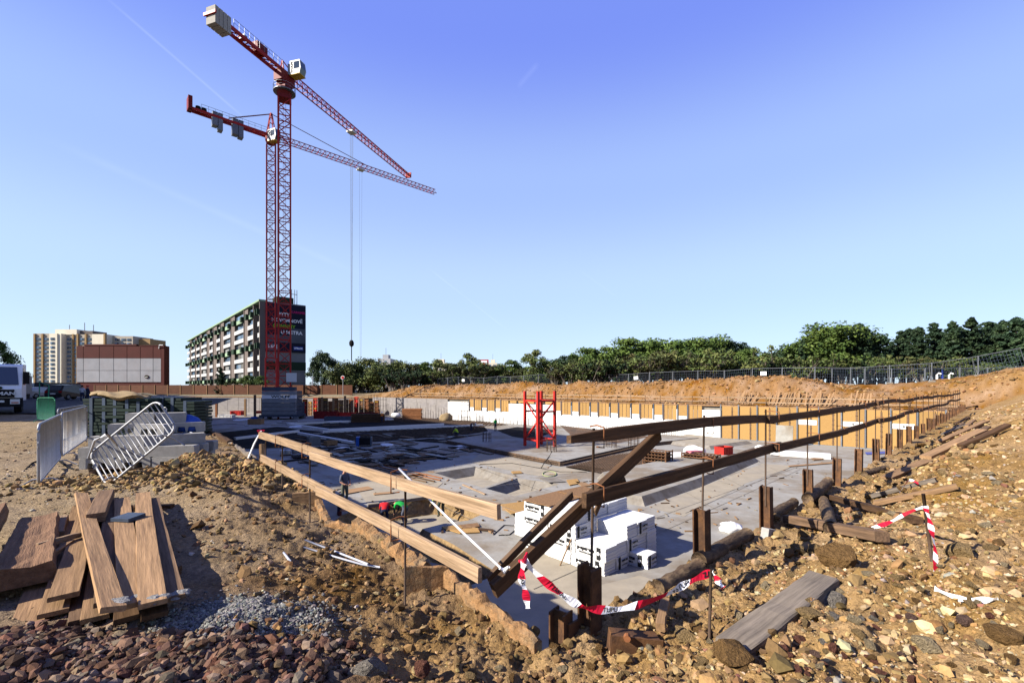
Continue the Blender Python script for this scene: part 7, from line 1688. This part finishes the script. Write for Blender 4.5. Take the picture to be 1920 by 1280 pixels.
# ------------------------------------------------------------------ litter, cables and reinforcement on the floor
m = MB(); dr = random.Random(5)
for k in range(420):
    px, py = dr.uniform(600, 1560), dr.uniform(840, 1000)
    if py < 860 and px > 900: continue
    p = Vector((*F2(px, py), ZF))
    xy = (np.array(p.x), np.array(p.y))
    if not inside(*xy) or any(inside(*xy, np.array(h)) for h in (REC_A, REC_B, TRN, PLAT, TOWSLAB)): continue
    a = dr.uniform(0, 3.14); L_ = dr.choice((.08, .12, .2, .45)); w_ = dr.uniform(.03, .09); M = Matrix.Translation(p) @ Matrix.Rotation(a, 4, 'Z')
    m.box(-L_/2, L_/2, -w_/2, w_/2, .008, dr.uniform(.025, .07), dr.choice((0, 0, 1, 2)), M)
tag(m.build('floor_litter', [W_TAN, CONC_D, W_DARK]), 'small offcuts and crumbs littering the pit floor', kind='stuff')
for k, (pts, l) in enumerate(((((640, 872), (700, 862), (760, 866), (840, 850), (900, 842)), 'black cable running over the shaded floor'), (((1060, 930), (1120, 915), (1180, 918), (1240, 900)), 'dark cable on the floor behind the insulation stack'), (((560, 858), (620, 848), (690, 850), (750, 838)), 'dark hose on the floor left of the panels'), (((900, 870), (960, 868), (1000, 875), (1050, 884), (1100, 884)), 'thin dark cable before the raised slab'), (((1240, 895), (1300, 880), (1360, 876), (1400, 866)), 'thin cable along the long raised slab'))):
    z = ZF+.03 if k not in (1, 4) else ZF+.03
    o = MB().tube([G(a, b, z) for a, b in pts], .022, 5).build('cable', BLACK, smooth=True); tag(o, l, 'cable')
def bar_grid(poly, z, step, name, label, t=.025):
    P_ = [Vector(F2(a, b, z)) for a, b in poly]; mb = MB(); ang = R(47.3)
    for fam in range(2):
        d = Vector((math.sin(ang), math.cos(ang))) if fam == 0 else Vector((math.cos(ang), -math.sin(ang))); nn = Vector((-d.y, d.x))
        lo = min(p.dot(nn) for p in P_); hi = max(p.dot(nn) for p in P_); c = lo+step/2
        while c < hi:
            ts = []
            for i in range(len(P_)):
                a, b = P_[i], P_[(i+1) % len(P_)]; fa, fb = a.dot(nn)-c, b.dot(nn)-c
                if (fa > 0) != (fb > 0): q = a.lerp(b, fa/(fa-fb)); ts.append(q.dot(d))
            ts.sort()
            for j in range(0, len(ts)-1, 2):
                p, q = d*ts[j]+nn*c, d*ts[j+1]+nn*c; mb.beam((p.x, p.y, z+.06+.03*fam), (q.x, q.y, z+.06+.03*fam), t)
            c += step
    return tag(mb.build(name, REBAR), label, kind='stuff')
bar_grid([(1060, 876), (1150, 853), (1225, 845), (1230, 868), (1130, 888)], ZF, .28, 'rebar_mesh', 'steel mesh of crossing bars right of the raised slab')
bar_grid([(715, 789), (738, 783), (905, 790), (955, 797), (900, 800), (832, 797)], ZF, .8, 'rebar_mesh', 'steel mesh of crossing bars in the far part of the pit', .05)
bar_grid([(604, 811), (905, 797), (915, 808), (880, 814), (709, 828), (662, 829)], ZF+.03, .8, 'rebar_mesh', 'steel mesh of crossing bars on the black field', .04)
mb = MB()
for (a, b) in ((TOWSLAB[0], TOWSLAB[1]), (TOWSLAB[4], TOWSLAB[0])):
    a, b = Vector(a), Vector(b); L_ = (b-a).length; n_ = Vector((b.y-a.y, -(b.x-a.x))).normalized()
    if n_.y > 0: n_ = -n_
    for k in range(int(L_/.2)):
        p = a.lerp(b, k*.2/L_)
        for zz in (-4.22, -4.08): mb.beam((p.x, p.y, zz), (p.x+n_.x*.35, p.y+n_.y*.35, zz+.0), .022)
tag(mb.build('bar_ends', REBAR), 'row of reinforcement bar ends along the edge of the raised slab', kind='stuff')
# ------------------------------------------------------------------ people
def person(loc, rz, pose, label, shirt, trousers, hat=None, hair=HAIR, vest=None, s=1.0, sleeve=None, tool=None):
    J = {'pelvis': (0, 0, .95), 'waist': (0, .01, 1.10), 'chest': (0, .0, 1.32), 'neck': (0, .0, 1.50), 'head': (0, .03, 1.64), 'crown': (0, .01, 1.74), 'nose': (0, .135, 1.63)}
    for sg, n in ((-1, 'l'), (1, 'r')):
        J.update({'sh'+n: (.18*sg, 0, 1.42), 'el'+n: (.25*sg, .03, 1.14), 'wr'+n: (.17*sg, .22, 1.03), 'ha'+n: (.11*sg, .29, 1.02), 'hip'+n: (.10*sg, 0, .90), 'kn'+n: (.11*sg, .03, .49), 'an'+n: (.11*sg, -.03, .09), 'to'+n: (.12*sg, .14, .045)})
    if pose == 'bend':
        J.update({'pelvis': (0, -.14, .86), 'waist': (0, .02, .98), 'chest': (0, .26, 1.06), 'neck': (0, .42, 1.04), 'head': (0, .54, .96), 'crown': (0, .62, .92), 'nose': (0, .56, .84)})
        for sg, n in ((-1, 'l'), (1, 'r')): J.update({'sh'+n: (.18*sg, .34, 1.03), 'el'+n: (.22*sg, .40, .76), 'wr'+n: (.14*sg, .46, .53), 'ha'+n: (.10*sg, .49, .45), 'hip'+n: (.10*sg, -.13, .82), 'kn'+n: (.13*sg, .02, .47), 'an'+n: (.13*sg, -.10, .09), 'to'+n: (.14*sg, .07, .045)})
    if pose == 'crouch':
        J.update({'pelvis': (0, -.22, .42), 'waist': (0, -.10, .58), 'chest': (0, .05, .76), 'neck': (0, .14, .90), 'head': (0, .22, 1.0), 'crown': (0, .25, 1.1), 'nose': (0, .33, .97)})
        for sg, n in ((-1, 'l'), (1, 'r')): J.update({'sh'+n: (.18*sg, .10, .84), 'el'+n: (.24*sg, .25, .62), 'wr'+n: (.14*sg, .42, .48), 'ha'+n: (.10*sg, .49, .44), 'hip'+n: (.10*sg, -.2, .40), 'kn'+n: (.16*sg, .18, .50), 'an'+n: (.13*sg, -.02, .09), 'to'+n: (.14*sg, .14, .045)})
    rad = {'pelvis': .15, 'waist': .145, 'chest': .165, 'neck': .06, 'head': .105, 'crown': .075, 'nose': .022}
    for n in 'lr': rad.update({'sh'+n: .075, 'el'+n: .052, 'wr'+n: .036, 'ha'+n: .045, 'hip'+n: .10, 'kn'+n: .075, 'an'+n: .052, 'to'+n: .045})
    E = [('pelvis', 'waist'), ('waist', 'chest'), ('chest', 'neck'), ('neck', 'head'), ('head', 'crown'), ('head', 'nose')]
    for n in 'lr': E += [('chest', 'sh'+n), ('sh'+n, 'el'+n), ('el'+n, 'wr'+n), ('wr'+n, 'ha'+n), ('pelvis', 'hip'+n), ('hip'+n, 'kn'+n), ('kn'+n, 'an'+n), ('an'+n, 'to'+n)]
    names = list(J); me = bpy.data.meshes.new('tmp'); me.from_pydata([J[n] for n in names], [(names.index(a), names.index(b)) for a, b in E], [])
    t = bpy.data.objects.new('tmp', me); C.objects.link(t); md = t.modifiers.new('s', 'SKIN'); md.use_smooth_shade = True
    for i, n in enumerate(names): sv = me.skin_vertices[0].data[i]; sv.radius = (rad[n], rad[n]*(.72 if n in ('chest', 'waist', 'pelvis') else 1)); sv.use_root = n == 'pelvis'
    t.modifiers.new('d', 'SUBSURF').levels = 1
    dg = bpy.context.evaluated_depsgraph_get(); bm_ = bpy.data.meshes.new_from_object(t.evaluated_get(dg)); bpy.data.objects.remove(t)
    part = {}
    for a, b in E:
        k = 0
        if 'head' in (a, b) or 'crown' in (a, b) or 'nose' in (a, b): k = 1
        elif a[:2] in ('wr',) or b[:2] == 'ha': k = 1
        elif a[:2] == 'el': k = 4
        elif a[:2] in ('hi', 'kn') or a == 'pelvis' and b[:3] == 'hip': k = 2
        elif a[:2] == 'an': k = 3
        part[(a, b)] = k
    mats_ = [shirt, SKIN, trousers, BOOT, sleeve or shirt]
    for m_ in mats_: bm_.materials.append(m_)
    segs = [(Vector(J[a]), Vector(J[b]), k) for (a, b), k in part.items()]
    for p in bm_.polygons:
        c = p.center; best = 9; bk = 0
        for a, b, k in segs:
            d = b-a; tt = max(0, min(1, (c-a).dot(d)/max(d.length_squared, 1e-9))); q = (a+d*tt-c).length
            if q < best: best = q; bk = k
        p.material_index = bk; p.use_smooth = True
    r = empty('person', loc, rz, label, 'person', 'workers on the site'); r.scale = (s, s, s)
    body = link('body', bm_, r)
    # fingers
    fm = MB()
    for n in 'lr':
        h = Vector(J['ha'+n]); w = Vector(J['wr'+n]); d = (h-w).normalized(); side = d.cross(Vector((0, 0, 1))).normalized(); dn = side.cross(d)
        for k in range(4): o_ = side*(.012*(k-1.5)*1.6); L_ = (.07, .08, .075, .06)[k]; fm.tube([h+o_, h+o_+d*L_*.6-dn*0, h+o_+d*L_*.8+Vector((0, 0, -.03))], [.011, .010, .007], 5)
        sg = -1 if n == 'r' else 1; fm.tube([w.lerp(h, .4), w.lerp(h, .8)+side*.045*sg, h+side*.05*sg+d*.03], [.013, .012, .009], 5)
    fm.build('fingers', SKIN, r, smooth=True)['kind'] = 'stuff'
    hd, cr = Vector(J['head']), Vector(J['crown']); up_ = (cr-hd).normalized(); q = up_.to_track_quat('Z', 'Y').to_matrix().to_4x4(); q.translation = hd
    cap = MB()
    if hat: cap.lathe([(.135, .035), (.15, .03), (.128, .06), (.115, .12), (.075, .165), (.02, .185)], 14, M=q); cap.build('helmet', hat, r, smooth=True)
    else: cap.lathe([(.108, .03), (.112, .07), (.095, .12), (.05, .15), (.01, .16)], 12, M=q); cap.build('hair', hair, r, (0, -.008, 0), smooth=True)
    if tool: plank(Vector(J['har'])+Vector((0, .03, .25)), Vector((.25, .55, .02)), .03, .03, W_TAN, 'tool', r)
    return r
bz = ZF-.82
person(tuple(G(646, 946, ZF)), R(-125), 'stand', 'bald man in grey shirt and khaki trousers standing on the sunny slab', GREYCL, KHAKI, hair=SKIN, sleeve=SKIN, s=1.06)
person(tuple(G(636, 998, bz)), R(-60), 'stand', 'worker in navy shirt with green straps and maroon trousers in the trench', NAVYCL, BROWNTR, hair=HAIR, sleeve=SKIN, tool=True)
person(tuple(G(721, 986, bz)), R(15), 'bend', 'worker in red vest bending over in the trench', REDCL, NAVYCL, sleeve=NAVYCL)
person(tuple(G(757, 982, bz)), R(70), 'bend', 'worker in bright green shirt bending over beside the red vest', GRNCL, GREYCL, sleeve=NAVYCL)
person(tuple(G(826, 968, bz+.3)), R(35), 'bend', 'worker in yellow vest bending behind the guard rail', HIVIS, OLIVE, sleeve=GREYCL)
person(tuple(G(929, 808, ZF)), R(40), 'stand', 'worker in dark green vest and white helmet far in the pit', GRNCL, NAVYCL, HELM)
person(tuple(G(856, 818, ZF)), R(60), 'crouch', 'crouching worker in yellow vest on the black field', HIVIS, NAVYCL, NAVYCL)
person(tuple(G(884, 808, ZF)), R(-60), 'bend', 'worker in dark clothes and white helmet bending in the shade', NAVYCL, NAVYCL, HELM)
person(tuple(G(716, 792, ZF)), R(0), 'stand', 'worker in orange vest beside the low beam stack', ORANGE, NAVYCL, HELM)
person(tuple(G(90, 746)), R(10), 'stand', 'worker in yellow vest and orange trousers near the parked cars', HIVIS, ORANGE)
person(tuple(G(106, 748)), R(120), 'stand', 'person in red and dark clothes by the dark van', REDCL, NAVYCL)
person(tuple(G(154, 752)), R(30), 'stand', 'person in pale blue shirt beside the hoarding', PVC, NAVYCL)
person(tuple(G(164, 753)), R(-20), 'stand', 'person with red cap in dark clothes beside the hoarding', NAVYCL, NAVYCL, RED_B)
# ------------------------------------------------------------------ vehicles
def wheel(parent, loc, r, w):
    q = MB(); M_ = Matrix.Rotation(R(90), 4, 'X'); q.lathe([(r*.6, -w/2), (r*.95, -w/2), (r, -w/2+.03), (r, w/2-.03), (r*.95, w/2), (r*.6, w/2)], 18, M=M_); o = q.build('wheel', TYRE, parent, loc); e = MB(); e.lathe([(r*.58, -w/2-.01), (r*.5, -w/2+.02), (r*.2, -w/2-.01)], 12, M=M_); e.build('rim', STEEL, o); e = MB(); e.lathe([(r*.2, w/2+.01), (r*.58, w/2+.01)], 12, M=M_); e.build('rim', STEEL, o)
def car(loc, rz, m_, label, kind='hatch', s=1.0):
    r = empty('car' if kind != 'van' else 'van', loc, rz, label, 'van' if kind == 'van' else 'car', 'vehicles parked by the hoarding'); r.scale = (s, s, s); W = .88
    if kind == 'van': low = [(-2.5, .35), (2.5, .35), (2.55, .9), (2.0, 1.25), (1.35, 2.1), (-2.45, 2.15), (-2.52, 1.2)]; cab_ = None
    else:
        hh = 1.72 if kind == 'suv' else 1.48
        low = [(-2.15, .32), (2.1, .32), (2.2, .65), (2.05, .88), (1.15, 1.0), (.45, hh-.05), (-.2, hh), (-1.6, hh-.06), (-2.1, 1.02), (-2.2, .7)]
    b = MB(); n = len(low)
    for y, f in ((-W, 0), (W, 0)): pass
    vs = []
    for (sy, ins) in ((-1, .0), (1, .0)):
        for (x, z) in low: vs.append((x, sy*(W-(.16 if z > 1.1 else 0)), z))
    fs = [tuple(range(n)), tuple(reversed(range(n, 2*n)))]+[(i, n+i, n+(i+1) % n, (i+1) % n) for i in range(n)]
    b.add(vs, fs); b.build('body', m_, r, fixn=True)
    if kind == 'van':
        MB().box(-2.53, -2.49, -.7, .7, 1.25, 1.95).build('rear_window', GLASS, r); MB().box(1.2, 1.8, -.86, .86, 1.3, 1.8).build('side_window', GLASS, r)
    else:
        top = hh
        g = MB(); g.add([(-2.06, -.66, 1.06), (-2.06, .66, 1.06), (-1.70, .6, top-.12), (-1.70, -.6, top-.12)], [(0, 1, 2, 3)]); g.build('rear_window', GLASS, r, (-.03, 0, .02))
        g = MB(); g.add([(1.13, -.68, 1.03), (1.13, .68, 1.03), (.52, .6, top-.1), (.52, -.6, top-.1)], [(0, 1, 2, 3)]); g.build('windscreen', GLASS, r, (.03, 0, .02))
        for sy in (-1, 1): g = MB(); g.add([(-1.75, sy*.745, 1.08), (.95, sy*.745, 1.08), (.38, sy*.735, top-.12), (-1.5, sy*.735, top-.12)], [(0, 1, 2, 3)]); g.build('side_window', GLASS, r)
    for sy in (-1, 1):
        MB().box(-2.22 if kind != 'van' else -2.56, -2.1, sy*.72-.12, sy*.72+.12, .78, 1.0).build('tail_light', LAMP_R, r); MB().box(2.05, 2.2, sy*.65-.16, sy*.65+.16, .66, .82).build('headlight', CABW, r)
    MB().box(-2.24 if kind != 'van' else -2.58, -2.2, -.26, .26, .62, .76).build('number_plate', CABW, r)
    for x in (-1.35, 1.4):
        for y in (-.78, .78): wheel(r, (x, y, .33), .33, .22)
    return r
car(tuple(G(49, 746, .12)), R(70), CARW, 'white estate car parked near the lorry'); car(tuple(G(78, 746, .12)), R(85), CARS, 'silver hatchback parked in the middle'); car(tuple(G(132, 748.5, .12)), R(95), CARK, 'black off road car seen from behind', 'suv', 1.05)
car(tuple(G(105, 743, .12)), R(88), CARK, 'dark van parked behind the yellow vested worker', 'van'); car(tuple(G(128, 741.5, .12)), R(90), CARK, 'second dark van parked behind the black car', 'van'); car(tuple(G(80, 741.5, .12)), R(60), CARS, 'pale blue grey van behind the silver hatchback', 'van')
def lorry():
    Yf = 27.6; Xr = (41-960)/FPX*Yf; r = empty('lorry', (Xr-1.25*math.cos(R(42)), Yf-1.25*math.sin(R(42)), .09), R(42), 'white lorry cab cut off by the left border', 'lorry'); W = 1.25
    prof = [(-.0, .75), (-.04, 1.45), (.03, 1.62), (.42, 2.86), (.60, 2.95), (2.1, 2.98), (2.1, .75)]
    m = MB(); n = len(prof); vs = [(-W, y, z) for y, z in prof]+[(W, y, z) for y, z in prof]; m.add(vs, [tuple(range(n)), tuple(reversed(range(n, 2*n)))]+[(i, n+i, n+(i+1) % n, (i+1) % n) for i in range(n)]); m.build('cab', CARW, r, fixn=True)
    g = MB(); g.add([(-1.12, .045, 1.70), (1.12, .045, 1.70), (1.02, .40, 2.78), (-1.02, .40, 2.78)], [(0, 1, 2, 3)]); g.build('windscreen', GLASS, r, (0, -.035, 0))
    g = MB(); g.box(W+.002, W+.02, .5, 1.5, 1.7, 2.7); g.build('side_window', GLASS, r)
    m = MB(); m.box(-.95, .95, -.075, -.03, .95, 1.42); m.build('grille', BLACK, r); text('MAN', .26, CABW, r, (.62, -.085, 1.18), (R(90), 0, 0), bold=.01, sx=1.3)
    e = MB(); e.lathe([(.13, 0), (.13, .03)], 14, M=Matrix.Rotation(R(90), 4, 'X')); o = e.build('emblem', GREEN_D, r, (.28, -.05, 1.52)); o.scale = (1.5, 1, .8)
    MB().box(-W-.02, W+.02, -.12, .4, .38, .92).build('bumper', BLACK, r)
    for sx in (-1, 1): o = MB().box(sx*.98-.2, sx*.98+.2, -.15, -.115, .55, .84).build('headlight', CABW, r); MB().box(sx*.98-.15, sx*.98+.15, -.16, -.151, .6, .67).build('indicator', ORANGE_P, o)
    MB().box(-.3, .3, -.15, -.125, .66, .78).build('number_plate', CABW, r, (.25, 0, 0))
    m = MB(); m.box(W+.03, W+.3, .1, .25, 1.75, 2.5); m.build('mirror', BLACK, r)
    for x in (-1.0, 1.0): q = bpy.data.objects.new('wheel_mount', None); wheel_parent = r; M_ = Matrix.Rotation(R(90), 4, 'Y'); t = MB(); t.lathe([(.28, -.16), (.5, -.16), (.52, -.1), (.52, .1), (.5, .16), (.28, .16)], 20, M=M_); t.build('wheel', TYRE, r, (x, 1.2, .5)); bpy.data.objects.remove(q)
    MB().box(-1.1, 1.1, 2.2, 6.0, .8, 1.1).build('chassis', BLACK, r); MB().box(-1.2, 1.2, 2.5, 6.0, 1.1, 2.3).build('tipper_body', STEEL_G, r)
lorry()
